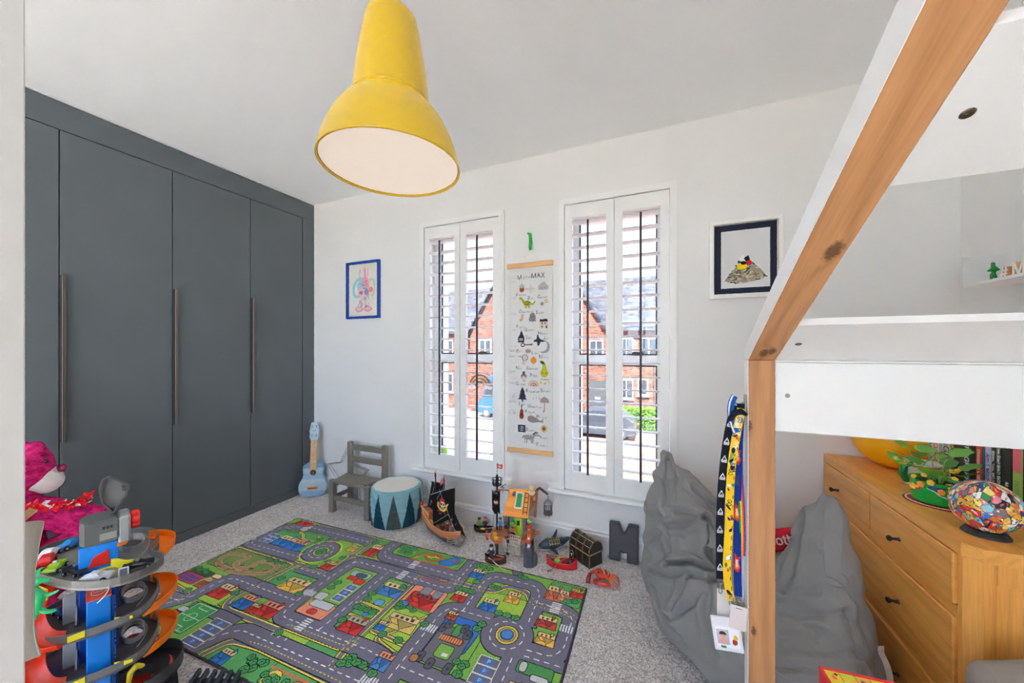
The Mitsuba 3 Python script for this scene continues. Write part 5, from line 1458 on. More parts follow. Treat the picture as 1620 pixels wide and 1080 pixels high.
rbox(1.21, .29, 1.395, .425, SAL); rbox(1.23, .33, 1.37, .42, RED); house(1.30, .375, .15, .09, RED, (200, 70, 60), 4); rbox(1.26, .285, 1.31, .335, (150, 150, 160)); rbox(1.33, .29, 1.37, .34, (150, 150, 160)); rbox(1.36, .33, 1.385, .35, WHT); area([(1.21, .41), (1.25, .40), (1.26, .43), (1.21, .44)], (84, 140, 206))
house(1.30, .52, .16, .08, (232, 206, 120), CRM, 4); house(1.235, .565, .05, .05, BLU); house(1.36, .70, .07, .075, (84, 140, 206), SAL); [bush(a, b) for a, b in ((1.23, .45), (1.40, .49), (1.27, .60), (1.35, .60), (1.30, .74), (1.24, .73), (1.36, .755))]
house(1.455, .10, .07, .07, BLU); [bush(a, b) for a, b in ((1.42, .04), (1.46, .035), (1.50, .04), (1.48, .16))]; rbox(1.53, .03, 1.57, .045, RED)
house(1.455, .285, .07, .065, RED); [bush(1.42 + .025 * k, .235) for k in range(4)]
house(1.695, .20, .07, .075, ORA); house(1.61, .285, .08, .075, BLU, CRM); [bush(a, b) for a, b in ((1.57, .165), (1.60, .165), (1.67, .315), (1.71, .315), (1.75, .315))]
house(1.87, .10, .08, .10, (222, 120, 90), CRM, 3); house(1.925, .10, .07, .07, SAL); house(1.973, .062, .062, .06, RED, ORA); bush(1.97, .12); bush(1.94, .13); bush(1.68, .04); bush(1.70, .045)
house(1.885, .29, .09, .065, (206, 80, 76)); house(1.905, .38, .08, .06, ORA)
# castle with its moat
area([(1.47, .42), (1.50, .40), (1.60, .40), (1.64, .45), (1.63, .56), (1.60, .58), (1.59, .50), (1.58, .44), (1.52, .435), (1.49, .52), (1.47, .53)], (60, 120, 206), rnd=.012)
rbox(1.475, .46, 1.62, .645, (122, 120, 130)); rbox(1.52, .55, 1.585, .61, GA); rbox(1.50, .505, 1.60, .535, (190, 72, 58)); rbox(1.535, .44, 1.565, .50, (84, 160, 90))
for a in ((1.485, .475), (1.50, .45), (1.575, .45), (1.60, .475), (1.478, .63), (1.605, .64), (1.53, .645)):
    rbox(a[0] - .014, a[1] - .022, a[0] + .014, a[1] + .022, (98, 96, 108)); rp.rect(a[0] - .005, -a[1] - .006, a[0] + .005, -a[1] + .006, (52, 60, 90))
rbox(1.545, .57, 1.57, .58, RED); rp.rect(1.55, -.585, 1.575, -.60, WHT)
for k in range(9): rp.rect(1.497 + k * .0115, -.508, 1.502 + k * .0115, -.532, (226, 190, 120))
house(1.485, .405, .05, .045, (206, 90, 60)); [bush(a, b) for a, b in ((1.63, .40), (1.62, .43), (1.655, .60), (1.65, .645))]; rbox(1.445, .63, 1.475, .66, (190, 130, 90))
lot(1.693, .537, 1.777, .658, 3, False)
rbox(1.84, .505, 1.975, .555, (84, 154, 90)); rbox(1.85, .508, 1.875, .55, (222, 222, 220))
for k in range(4): rbox(1.885 + k * .022, .512, 1.898 + k * .022, .532, RED)
rbox(1.90, .548, 1.965, .572, (222, 222, 224), DK, .01); house(1.865, .63, .06, .06, BLU); house(1.95, .625, .09, .065, RED, SAL, 4); rbox(1.84, .60, 1.86, .61, CRM)
# field by the front edge: railway and rings
house(.775, .905, .07, .06, BLU, CRM); [bush(a, b) for a, b in ((.90, .88), (.93, .90), (.95, .87), (.91, .915), (1.23, .745), (1.25, .755), (1.22, .765), (1.27, .74), (.86, .75))]
for k in range(12): rp.rect(.99 + k * .024, -.862, 1.01 + k * .024, -.874, (214, 120, 84))
for u, v, c in ((1.038, .905, YEL), (1.151, .908, (206, 96, 70)), (1.33, .90, YEL)):
    g = Point(u, -v).buffer(.034).difference(Point(u, -v).buffer(.022)); rp.add(g.buffer(.002), DK); rp.add(g, c)
rbox(1.20, .855, 1.235, .885, (206, 84, 60)); rbox(1.205, .86, 1.225, .873, BLU)
for k in range(3): rp.add(Point(1.245 + .013 * k, -.88).buffer(.006).difference(Point(1.245 + .013 * k, -.88).buffer(.004)), DK)
for u in (.96, 1.0, 1.04): rp.rect(.84 + (u - .96), -.757, .845 + (u - .96), -.77, WHT)

for k in range(6):
    for q in range(2): rbox(.020 + k * .023, .650 + q * .024, .037 + k * .023, .668 + q * .024, (70, 84, 160), None, 0)
for u, v, n in ((.30, .405, 5), (.03, .60, 4), (1.22, .43, 4), (.88, .87, 3), (1.62, .60, 2), (1.0, .90, 3), (1.10, .895, 2)):
    for k in range(n): bush(u + .028 * k, v + .012 * (k % 2), .011)
for u, v in ((.43, .19), (.60, .19), (.43, .31)): rp.add(Point(u, -v).buffer(.006), YEL)
rr_ = Point(.513, -.247).buffer(.110).exterior
rp.add(LineString(rr_.coords).difference(ru.buffer(-.02).difference(Point(.513, -.247).buffer(.12))).buffer(.0028), YEL)
rbox(.235, .03, .33, .05, (96, 172, 96)); rbox(.62, .105, .69, .125, (150, 196, 90))
for k in range(3): rp.rect(.555 + .03 * k, -.020, .575 + .03 * k, -.036, (60, 90, 170))
RM = TR(-2.3552, 1.7118, 0.0) @ ROT('z', 1.62)
t = Thing('play_rug', 'colourful play rug printed with a town of grey roads on the carpet', 'rug', M=RM)
outline = sbox(0, -RV, RW, 0).buffer(-0.006).buffer(0.006, quad_segs=4)
t.part('backing', extr(outline.buffer(-0.004), 0.0008, 0.0060), 'cloth', col=(70, 70, 80))
me, c = rp.build(outline.buffer(-0.007))
t.part('print', mv(me, TR(0, 0, 0.0068)), 'rug_pile', colors=c)
edge = np.array(outline.buffer(-0.005).exterior.coords)[:-1]
lng = [LineString(list(edge) + [edge[0]]).interpolate(s) for s in np.arange(0, LineString(list(edge) + [edge[0]]).length, 0.012)]
t.part('binding', tube([(q.x, q.y, 0.0042 + 0.0006 * math.sin(i * 1.3)) for i, q in enumerate(lng)], 0.0055, 8, closed=True, ry=0.0036), 'cloth', col=(62, 62, 74), smooth=True)
# ------------------------------------------------------------------ the grey beanbag behind the bed post
mat('bag_cloth', (134, 134, 133), 0.5, bump=(PROC(lambda p, n, uv: noise(p.x * 1500, p.y * 1500, p.z * 1500) * 0.5 + fbm(p.x * 60, p.y * 60, p.z * 60, 3), 4e-4), 0.0025), specular=0.35)


def beanbag_mesh():
    B = lambda x, y, z, r: manifold3d.Manifold.sphere(r, 20).translate([x, y, z])
    H = lambda *s: manifold3d.Manifold.batch_hull([B(*q) for q in s])
    low = H((.045, 1.78, .17, .145), (.085, 1.60, .115, .112), (.20, 1.46, .112, .11), (.34, 1.37, .11, .108), (.50, 1.34, .11, .108), (.12, 1.95, .14, .13), (.45, 1.86, .15, .15), (.535, 1.52, .15, .122), (.075, 1.82, .28, .15), (.20, 1.66, .22, .16), (.42, 1.62, .22, .15), (.13, 1.93, .22, .14), (.52, 1.55, .24, .105))
    br = H((.015, 1.80, .56, .055), (.10, 1.70, .30, .10), (.05, 1.80, .3, .14), (.22, 1.76, .36, .1))
    horn1 = H((.004, 1.80, .702, .010), (.012, 1.81, .60, .055), (.045, 1.82, .42, .125), (.13, 1.88, .32, .13))
    horn1b = H((.004, 1.80, .702, .010), (.17, 1.84, .52, .03), (.28, 1.83, .34, .1), (.05, 1.83, .40, .12))
    horn2 = H((.522, 1.60, .668, .016), (.556, 1.578, .670, .012), (.520, 1.60, .53, .045), (.47, 1.60, .33, .10), (.52, 1.54, .30, .10))
    horn2b = H((.52, 1.56, .47, .08), (.50, 1.50, .2, .13), (.53, 1.62, .3, .11), (.40, 1.58, .25, .12))
    m = manifold3d.Manifold.batch_boolean([low, br, horn1, horn1b, horn2, horn2b], manifold3d.OpType.Add).refine_to_length(.0095)
    t = from_man(m)
    trimesh.smoothing.filter_taubin(t, lamb=.5, nu=.505, iterations=46)
    return t


def seg_dist(V, P):
    d = np.full(len(V), 9.0)
    for a, b in zip(P[:-1], P[1:]):
        a, b = np.array(a), np.array(b); ab = b - a
        s = np.clip((V - a) @ ab / (ab @ ab), 0, 1)
        d = np.minimum(d, np.linalg.norm(V - a - s[:, None] * ab, axis=1))
    return d


CREASES = [([(.025, 1.786, .679), (.004, 1.728, .529), (.024, 1.693, .471)], .008, .018), ([(-.07, 1.789, .447), (.053, 1.694, .486), (.167, 1.707, .475)], .012, .016), ([(.014, 1.679, .416), (.061, 1.666, .437), (.157, 1.701, .47)], .015, .017),
    ([(-.068, 1.731, .315), (.014, 1.674, .403), (.023, 1.644, .336)], .012, .017), ([(.023, 1.625, .284), (.112, 1.591, .334), (.177, 1.559, .338)], .018, .018), ([(-.056, 1.68, .213), (.022, 1.601, .257), (.174, 1.53, .317)], .013, .017),
    ([(.101, 1.557, .292), (.065, 1.536, .238), (.03, 1.519, .172)], .011, .015), ([(.174, 1.53, .317), (.105, 1.49, .231), (.021, 1.509, .139)], .011, .017), ([(-.034, 1.615, .173), (.004, 1.53, .138), (.07, 1.446, .107)], .008, .016), ([(.163, 1.505, .293), (.141, 1.443, .22), (.156, 1.373, .157)], .009, .017),
    ([(.166, 1.704, .471), (.19, 1.673, .418), (.168, 1.63, .375), (.187, 1.574, .351)], .02, .015), ([(.125, 1.772, .575), (.2, 1.765, .504)], .007, .017), ([(.378, 1.494, .356), (.443, 1.465, .384), (.491, 1.453, .412)], .006, .013), ([(.363, 1.461, .298), (.458, 1.43, .335), (.533, 1.433, .366)], .007, .014),
    ([(.351, 1.415, .27), (.443, 1.42, .294), (.536, 1.413, .313)], .006, .013), ([(.353, 1.37, .241), (.455, 1.382, .257), (.548, 1.398, .268)], .007, .014), ([(.329, 1.325, .208), (.43, 1.343, .232), (.552, 1.367, .237)], .006, .013), ([(.472, 1.606, .588), (.404, 1.514, .419), (.378, 1.494, .356)], .008, .018)]
DENTS = [((.06, 1.641, .387), .026, .04), ((-.016, 1.672, .291), .013, .035), ((.148, 1.609, .362), .022, .036), ((.107, 1.524, .267), -.014, .05), ((-.006, 1.679, .364), -.010, .03), ((.05, 1.599, .285), -.012, .035), ((.177, 1.559, .338), .016, .045), ((.102, 1.715, .507), -.014, .05)]
bm = beanbag_mesh()
V = np.array(bm.vertices); Nn = np.array(bm.vertex_normals); disp = np.zeros(len(V))
for P, dep, w in CREASES:
    d = seg_dist(V, P)
    disp += -dep * 1.5 * np.exp(-(d / (w * .6)) ** 2) + dep * 1.3 * np.exp(-((d - w * 1.25) / (w * .6)) ** 2)
for c_, dep, r in DENTS:
    disp += -dep * np.exp(-(np.linalg.norm(V - np.array(c_), axis=1) / r) ** 2)
nz = meshkit.fbm(V * [7, 7, 16] + 31, 4, 5) - .5
rid = 1 - 2 * np.abs(meshkit.fbm(V * [5, 5, 9] + 7, 3, 9) - .5)
disp += nz * .018 + (rid - .82) * .035
disp *= np.clip((V[:, 2] - .012) / .03, 0, 1) * np.clip((V[:, 0] + .11) / .07, .25, 1)
bm.vertices = V + Nn * disp[:, None]
bm.vertices[:, 2] = np.maximum(bm.vertices[:, 2], 0.002)
trimesh.smoothing.filter_taubin(bm, lamb=.4, nu=.41, iterations=3)
bag = Thing('beanbag', 'large grey beanbag with two pointed corners slumped between the window and the drawers', 'beanbag')
bag.part('cover', bm, 'bag_cloth', smooth=True)
from trimesh.proximity import closest_point


def on_bag(P, n=26, off=0.0012):
    P = np.array(P); q = np.array(splev(np.linspace(0, 1, n), splprep(P.T, s=0, k=min(3, len(P) - 1))[0])).T
    c, _, f = closest_point(bm, q)
    return c + bm.face_normals[f] * off, bm.face_normals[f]


for P in ([(.006, 1.796, .711), (.025, 1.786, .679), (.04, 1.771, .63), (.052, 1.745, .568), (.043, 1.703, .502)], [(.49, 1.468, .446), (.513, 1.463, .443), (.535, 1.456, .421), (.549, 1.446, .385), (.561, 1.432, .33), (.574, 1.421, .282), (.582, 1.398, .236), (.582, 1.366, .213)],
          [(.516, 1.437, .382), (.527, 1.417, .329), (.533, 1.396, .273), (.533, 1.366, .245), (.524, 1.324, .221)], [(.488, 1.464, .436), (.499, 1.458, .427), (.537, 1.461, .431), (.529, 1.473, .465)]):
    bag.part('seam', tube(on_bag(P)[0], .0016, 6), 'bag_cloth', smooth=True)
la, na = on_bag([(.525, 1.584, .677), (.517, 1.56, .616), (.507, 1.535, .549), (.492, 1.494, .501), (.488, 1.473, .455)], 20, .004)
lb, nb = on_bag([(.556, 1.570, .680), (.554, 1.55, .627), (.547, 1.527, .561), (.533, 1.494, .51), (.53, 1.477, .475)], 20, .004)
bag.part('hem_band', sheet(np.stack([la + (lb - la) * f + (na + nb) / 2 * .002 * math.sin(math.pi * f) for f in np.linspace(0, 1, 5)], 1), .003), 'bag_cloth', smooth=40)
lp = on_bag([(.157, 1.701, .47), (.185, 1.68, .43), (.172, 1.64, .385)], 12, .006)[0]
bag.part('pull_strap', sheet(np.stack([lp + np.array([-.010, -.004, .004]), lp + np.array([.014, -.012, -.002])], 1), .003), 'bag_cloth', smooth=40)
tg = on_bag([(.6, 1.449, .276), (.61, 1.451, .247), (.618, 1.445, .21), (.614, 1.415, .196)], 10, .002)[0]
bag.part('care_label', sheet(np.stack([tg, tg + np.array([.014, -.002, .006])], 1), .0012), 'cloth', col=(206, 200, 190), label='pale label in the side seam')

# red cushion in the dip of the beanbag
cu = Thing('red_cushion', 'small red cushion with white lettering lying in the dip of the beanbag', 'cushion', M=TR(.505, 1.868, .376) @ ROT('z', 8) @ ROT('y', -14) @ ROT('x', 74) @ SC(.8))
g = [(x, y) for x in np.linspace(-1, 1, 21) for y in np.linspace(-1, 1, 15)]
top = np.array([[(x * .14, y * .055, .024 * ((1 - x ** 4) * (1 - y ** 4)) ** .5) for y in np.linspace(-1, 1, 15)] for x in np.linspace(-1, 1, 21)])
bot = top * [1, 1, -1]
m1, m2 = grid_mesh(top), grid_mesh(bot); m2.invert()
if m1.face_normals[:, 2].mean() < 0: m1.invert(); m2.invert()
cu.part('cover', cat([m1, m2]), 'cloth', col=(200, 40, 60), smooth=30)
p = Print(); p.add(text_poly('football', .044, 0, 0, bold=True, anchor='c'), (238, 236, 232))
me, c = p.build(); me = me.subdivide_to_size(.012) if False else me
vv = np.array(me.vertices); vv[:, 1] -= .018; vv[:, 0] += -.034; vv[:, 2] = .024 * np.sqrt(np.clip((1 - (vv[:, 0] / .14) ** 4) * (1 - (vv[:, 1] / .055) ** 4), 0, 1)) + .0012
cu.part('lettering', trimesh.Trimesh(vv, me.faces, process=False), 'cloth', colors=c)

# ------------------------------------------------------------------ lanyards hanging from a hook on the bed post
LYH = (0.197, 1.120, 1.050)
single('post_hook', 'small steel hook on the side of the bed post holding the lanyards', 'hook', cat([box(0.1995, 0.2040, 1.112, 1.128, 1.020, 1.065, .001), tube([(0.201, 1.12, 1.045), (0.188, 1.12, 1.036), (0.178, 1.12, 1.042), (0.174, 1.12, 1.054)], .003, 8)]), 'steel', smooth=40)


def strap(t, path, w, y, pr, L, name='strap', turn=0.0, under=None):
    """A printed ribbon: the print runs along x (0..L), 0..w across, and is hung along the path of (x, z) points."""
    P = np.array(path, float); tck = splprep(P.T, s=0, k=min(3, len(P) - 1))[0]
    N = 40; C_ = np.array(splev(np.linspace(0, 1, N + 1), tck)).T; T_ = np.gradient(C_, axis=0); T_ /= np.linalg.norm(T_, axis=1, keepdims=True)
    SD = np.column_stack([-T_[:, 1], T_[:, 0]])            # to the right of travel
    V, F_, K, n = [], [], [], 0
    def at(s, q):
        i = np.clip(s / L * N, 0, N); a = np.minimum(np.floor(i).astype(int), N - 1); f = (i - a)[:, None]
        c = C_[a] * (1 - f) + C_[a + 1] * f; d = SD[a] * (1 - f) + SD[a + 1] * f
        wob = 0.006 * np.sin(s / L * 7 + path[0][0] * 90) 
        return np.column_stack([c[:, 0] + d[:, 0] * (q - w / 2), y + wob + (q - w / 2) * turn, c[:, 1] + d[:, 1] * (q - w / 2)])
    m, c = None, None
    for k in range(20):
        pr2 = pr.build(sbox(L * k / 20, 0, L * (k + 1) / 20, w))
        V.append(at(pr2[0].vertices[:, 0], pr2[0].vertices[:, 1])); F_.append(pr2[0].faces + n); K.append(pr2[1]); n += len(pr2[0].vertices)
    V, F_, K = np.vstack(V), np.vstack(F_), np.vstack(K)
    m = trimesh.Trimesh(V, F_, process=False)
    return t.part(name, m, 'cloth', colors=K, under=under)


def lan(label):
    return Thing('lanyard', label, 'lanyard', group='lanyards hanging on the bed post')


def clip(t, x, y, z, s=1.0):
    return t.part('clip', cat([tube([(x + .006 * s * math.sin(a), y, z + .007 * s * math.cos(a)) for a in np.linspace(0, 6.28, 17)[:-1]], .0014, 6, closed=True), rod((x, y, z - .007 * s), (x, y, z - .020 * s), .0028), tube([(x + .004 * s * math.sin(a), y, z - .026 * s + .007 * s * math.cos(a)) for a in np.linspace(0, 6.28, 17)[:-1]], .0013, 6, closed=True)]), 'steel', smooth=40, label='metal clip')


# black with white triangles
t = lan('black lanyard printed with white triangles, outermost of the bunch'); L, w = .60, .020
p = Print(); p.rect(0, 0, L, w, (26, 30, 40))
for k in range(9):
    x = .05 + k * .062
    p.poly([(x, .010), (x + .020, .002), (x + .020, .018)], (226, 226, 226)); p.poly([(x + .006, .010), (x + .017, .0055), (x + .017, .0145)], (60, 64, 74)); p.rect(x + .021, .003, x + .026, .017, (196, 198, 202))
strap(t, [(.178, 1.035), (.160, .95), (.148, .82), (.144, .72), (.143, .562)], w, 1.116, p, L, turn=.25); clip(t, .144, 1.116, .553)
t.part('card', box(.136, .170, 1.1185, 1.1195, .425, .531, .0004), 'plastic', col=(216, 208, 204), label='plain back card')
# yellow, comic print
t = lan('yellow lanyard printed with small cartoon motifs, in front of the others'); L, w = .62, .019
p = Print(); p.rect(0, 0, L, w, (232, 190, 40)); rs = random.Random(4)
for k in range(30):
    x, y_ = rs.uniform(.01, L - .02), rs.uniform(.003, .016)
    cc = rs.choice([(206, 60, 50), (30, 40, 60), (240, 236, 226), (40, 130, 90), (30, 60, 140), (30, 40, 60)])
    if k % 3: p.add(affinity.rotate(affinity.scale(Point(x, y_).buffer(1, quad_segs=3), rs.uniform(.004, .011), rs.uniform(.002, .005)), rs.uniform(-40, 40)), cc)
    else: p.add(text_poly(rs.choice(['ZAP', 'GO', 'POW', 'BAM']), .010, x, .005, bold=True, rot=rs.uniform(-15, 15)), cc)
p.dash([(.02, .0165), (L - .02, .0165)], .0016, (30, 34, 44), .012, .02)
strap(t, [(.190, 1.03), (.181, .97), (.172, .90), (.166, .80), (.163, .70), (.158, .62), (.168, .515)], w, 1.108, p, L, turn=-.15); clip(t, .169, 1.108, .506)
# dark blue with flame badge
t = lan('royal blue lanyard with orange flame badges, beside the post'); L, w = .58, .018
p = Print(); p.rect(0, 0, L, w, (26, 52, 132)); p.rect(0, 0, .06, w, (24, 34, 60))
for x in (.13, .30, .45):
    p.poly([(x, .003), (x + .05, .001), (x + .058, .010), (x + .04, .016), (x + .028, .011), (x + .010, .016), (x + .012, .009)], (206, 52, 44)); p.poly([(x + .014, .005), (x + .045, .004), (x + .048, .011), (x + .028, .009)], (240, 150, 40)); p.add(text_poly('RACE', .006, x + .020, .0055, bold=True), (244, 240, 230))
p.rect(.22, .004, .25, .012, (60, 70, 110))
strap(t, [(.192, 1.04), (.188, .95), (.186, .80), (.184, .67), (.186, .522)], w, 1.122, p, L); clip(t, .187, 1.122, .513)
# rainbow
t = lan('narrow rainbow striped lanyard between the blue one and the post'); L, w = .40, .015
p = Print()
for k, cc in enumerate([(30, 120, 90), (70, 160, 60), (240, 200, 50), (240, 130, 40), (206, 50, 60), (60, 80, 170)]): p.rect(0, w * k / 6, L, w * (k + 1) / 6, cc)
strap(t, [(.196, 1.03), (.192, .95), (.193, .82), (.196, .63)], w, 1.128, p, L)
# white strap with red tag behind
t = lan('thin pale lanyard with a red tag hanging closest to the post'); L, w = .55, .010
p = Print(); p.rect(0, 0, L, w, (206, 206, 212)); p.rect(.30, 0, .33, w, (206, 40, 50))
strap(t, [(.199, 1.03), (.198, .9), (.198, .7), (.197, .50)], w, 1.136, p, L); clip(t, .197, 1.136, .49)
t.part('tag', box(.1915, .1995, 1.1342, 1.1352, .40, .462, .0003), 'plastic', col=(206, 176, 90))
# blue and white ribbon round the top of the bunch
t = lan('blue and white lanyard wound round the top of the bunch'); L, w = .10, .016
p = Print(); p.rect(0, 0, L, w, (32, 86, 160)); p.rect(0, .002, L, .006, (236, 238, 240))
strap(t, [(.176, 1.062), (.168, 1.045), (.166, 1.02), (.172, .985), (.178, .965)], w, 1.104, p, L)
t.part('knot', tube([(.164, 1.106, .996), (.174, 1.100, 1.016), (.188, 1.100, 1.022), (.198, 1.108, 1.014)], [.010, .015, .015, .010], 10, ry=[.005, .008, .008, .005]), 'cloth', col=(26, 32, 52), smooth=True)
# badge with a printed child's portrait
t = Thing('name_badge', 'white plastic badge with a small portrait photo of a child in a pale top', 'badge', M=TR(.1635, 1.104, .382) @ ROT('y', -8))
p = Print(); W, H = .060, .082
p.rect(-W / 2, 0, W / 2, H, (232, 232, 236)); p.rect(-W / 2 + .003, .006, W / 2 - .003, H - .022, (246, 246, 248))
p.rect(-.025, .014, .004, .052, (196, 190, 204)); p.add(affinity.scale(Point(-.0105, .018).buffer(.012), 1, .8).intersection(sbox(-.025, .014, .004, .06)), (214, 170, 170)); p.circ(-.0105, .034, .0075, (222, 178, 154), .009); p.add(Point(-.0105, .039).buffer(.0085).intersection(sbox(-.03, .0385, .01, .06)), (60, 42, 34))
p.circ(-.0135, .035, .0009, (40, 30, 28)); p.circ(-.0075, .035, .0009, (40, 30, 28)); p.rect(-.013, .0295, -.008, .0303, (170, 90, 84))
p.rect(-.018, .004, -.006, .010, (60, 130, 70)); p.circ(.016, .022, .006, (150, 50, 40), .008); p.circ(.019, .034, .005, (220, 170, 50), .007)
me, c = p.build(); bk_ = t.part('holder', mv(extr(sbox(-W / 2 - .002, -.002, W / 2 + .002, H + .002).buffer(.002), -.0018, .0), ROT('x', 90)), 'gloss', col=(226, 228, 232))
t.part('card_print', mv(me, ROT('x', 90), TR(0, 0, .0004)), 'plastic', colors=c, under=bk_)
t = Thing('blank_badge', 'blank pinkish white card hanging in front of the portrait badge', 'badge', M=TR(.181, 1.098, .447) @ ROT('y', 3))
t.part('card', mv(extr(sbox(-.018, 0, .018, .060).buffer(.0015), -.0012, 0), ROT('x', 90)), 'plastic', col=(222, 212, 208)); t.part('slot', mv(extr(sbox(-.007, .054, .007, .056), .0001, .0003), ROT('x', 90)), 'matte', col=(120, 116, 116))

# ------------------------------------------------------------------ board game box on a low crate, grey plush toy
single('storage_crate', 'low white crate under the board game box', 'crate', box(.38, .56, .74, .98, 0, .381, .004), 'bed_white')
t = Thing('board_game_box', 'board game box with red rim and bright multicoloured lid before the beanbag', 'board game', M=TR(.346, 1.000, .382) @ ROT('z', 5.5))
t.part('box', box(0, .24, -.30, .062, 0, .052, .001), 'plastic', col=(206, 34, 44))
p = Print(); p.rect(0, -.30, .24, .062, (206, 34, 44)); cols = [(238, 206, 40), (70, 170, 80), (110, 60, 150), (236, 110, 50), (60, 140, 206), (206, 220, 60), (206, 60, 90), (130, 60, 120), (236, 180, 50), (80, 180, 180)]
rs = random.Random(2); k = 0
for i in range(8):
    for j in range(9):
        x, y_ = .006 + i * .0288, .056 - j * .039
        p.rect(x, y_ - .036, x + .0275, y_, cols[(i * 3 + j * 5 + rs.randint(0, 2)) % 10])
        q = cols[(i * 7 + j * 2 + 3) % 10]
        p.add(affinity.rotate(affinity.scale(Point(x + .013, y_ - .018).buffer(1, quad_segs=3), rs.uniform(.004, .010), rs.uniform(.004, .010)), rs.uniform(0, 90)), q)
        if (i + j) % 3 == 0: p.circ(x + .02, y_ - .008, .0035, (30, 30, 40))
me, c = p.build(); t.part('lid_print', mv(me, TR(0, 0, .0524)), 'plastic', colors=c)
t.part('rim', cat([box(-.001, .241, .058, .063, .048, .0545, .001), box(-.001, .004, -.30, .063, .048, .0545, .001)]), 'plastic', col=(214, 40, 48))
mat('plush_grey', (146, 138, 130), 0.95, bump=(PROC(lambda p, n, uv: noise(p.x * 900, p.y * 900, p.z * 900) + fbm(p.x * 120, p.y * 120, p.z * 120, 2), 4e-4), 0.003), sheen=0.8, specular=0.1)
pm = from_man(manifold3d.Manifold.batch_hull([manifold3d.Manifold.sphere(r, 24).translate(q) for q, r in (([.655, 1.135, .405], .036), ([.65, 1.09, .38], .04), ([.80, 1.19, .415], .034), ([.86, 1.12, .38], .05), ([.66, 1.12, .1], .06), ([.85, 1.14, .1], .06), ([.73, 1.155, .418], .03), ([.78, 1.02, .36], .05), ([.66, 1.02, .36], .04))]).refine_to_length(.01))
pm.apply_transform(TR(.012, .0, 0) @ SC(1, 1, 1.115))
trimesh.smoothing.filter_taubin(pm, iterations=8)
d = np.linalg.norm((np.array(pm.vertices) - [.672, 1.085, .468]) * [1, 1, .8], axis=1); pm.vertices -= np.array(pm.vertex_normals) * (.016 * np.exp(-(d / .022) ** 2))[:, None]
pm.vertices[:, 2] = np.maximum(pm.vertices[:, 2], .002)
t = Thing('plush_toy', 'grey brown short-pile plush toy at the foot of the chest of drawers', 'plush toy')
t.part('body', jitter(pm, .004, 18, 3), 'plush_grey', smooth=True)
t.part('glossy_eyes', cat([ell((.747, 1.156, .5005), (.010, .006, .003), 2), ell((.770, 1.162, .5015), (.012, .006, .003), 2)]), 'gloss', col=(24, 28, 36), smooth=True)
# ------------------------------------------------------------------ left foreground: toy garage tower with cars, pink bear, bookcase edge, curled sheet
GM = np.eye(4); GM[:3, 0], GM[:3, 1], GM[:3, 2], GM[:3, 3] = (0.3012, 0.9536, 0), (-0.9536, 0.3012, 0), (0, 0, 1), (-1.695, 0.533, 0.0)
GM = GM @ SC(1.03, 1.03, 1.05)
BLUE, DBLUE, DGREY, LGREY, ORG, REDO, YLW = (14, 118, 206), (22, 66, 150), (78, 76, 76), (122, 122, 118), (250, 126, 22), (198, 42, 8), (240, 222, 40)
t = Thing('toy_garage', 'tall plastic toy car garage with blue tower, grey spiral decks and orange chutes', 'toy garage', M=GM)
def spl(pts, n=60, closed=True):
    P = np.array(pts + (pts[:1] if closed else []), float)
    return np.array(splev(np.linspace(0, 1, n + 1)[:-1] if closed else np.linspace(0, 1, n), splprep(P.T, s=0, per=closed, k=min(3, len(P) - 1))[0])).T
t.part('base', bev(Polygon([(-.12, -.16), (.16, -.16), (.18, .10), (.10, .16), (-.12, .14)]).buffer(.02), .03, .006), 'plastic', col=(44, 46, 50), smooth=40)
t.part('tower_front', box(-.014, .035, -.105, -.066, .028, .405, .003), 'plastic', col=BLUE)
sp_ = mv(box(-.0145, .0355, -.026, .026, -.002, .002, .0008), TR(0, -.0835, .413), ROT('x', 22))
sk_ = t.part('sign_plate', sp_, 'plastic', col=(226, 84, 62), label='slanted red sign plate')
p = Print(); oc = Polygon([(.017 * math.cos(a), .014 * math.sin(a)) for a in np.linspace(0, 2 * math.pi, 9)[:-1] + math.pi / 8]); p.add(oc.difference(oc.buffer(-.0018)), (246, 226, 216)); p.add(text_poly('STOP', .006, 0, -.003, anchor='c', bold=True), (246, 226, 216))
me, c = p.build(); t.part('sign_print', mv(me, TR(.0105, -.0835, .413), ROT('x', 22), TR(0, 0, .0024)), 'plastic', colors=c, under=sk_)
t.part('tower_side', box(.0352, .041, -.100, -.070, .028, .398, .001), 'plastic', col=DBLUE)
for k in range(14):
    z = .05 + k * .025
    t.part('ladder_rung', mv(box(-.002, .002, -.014, .014, -.0015, .0015), TR(.0425, -.085, z), ROT('x', 35 if k % 2 else -35)), 'plastic', col=(70, 160, 232))
t.part('shaft', box(-.032, .052, -.020, .060, .028, .458, .004), 'plastic', col=DBLUE)
DECKS = [(.452, LGREY, 1.0), (.318, DGREY, .94), (.188, DGREY, .94)]
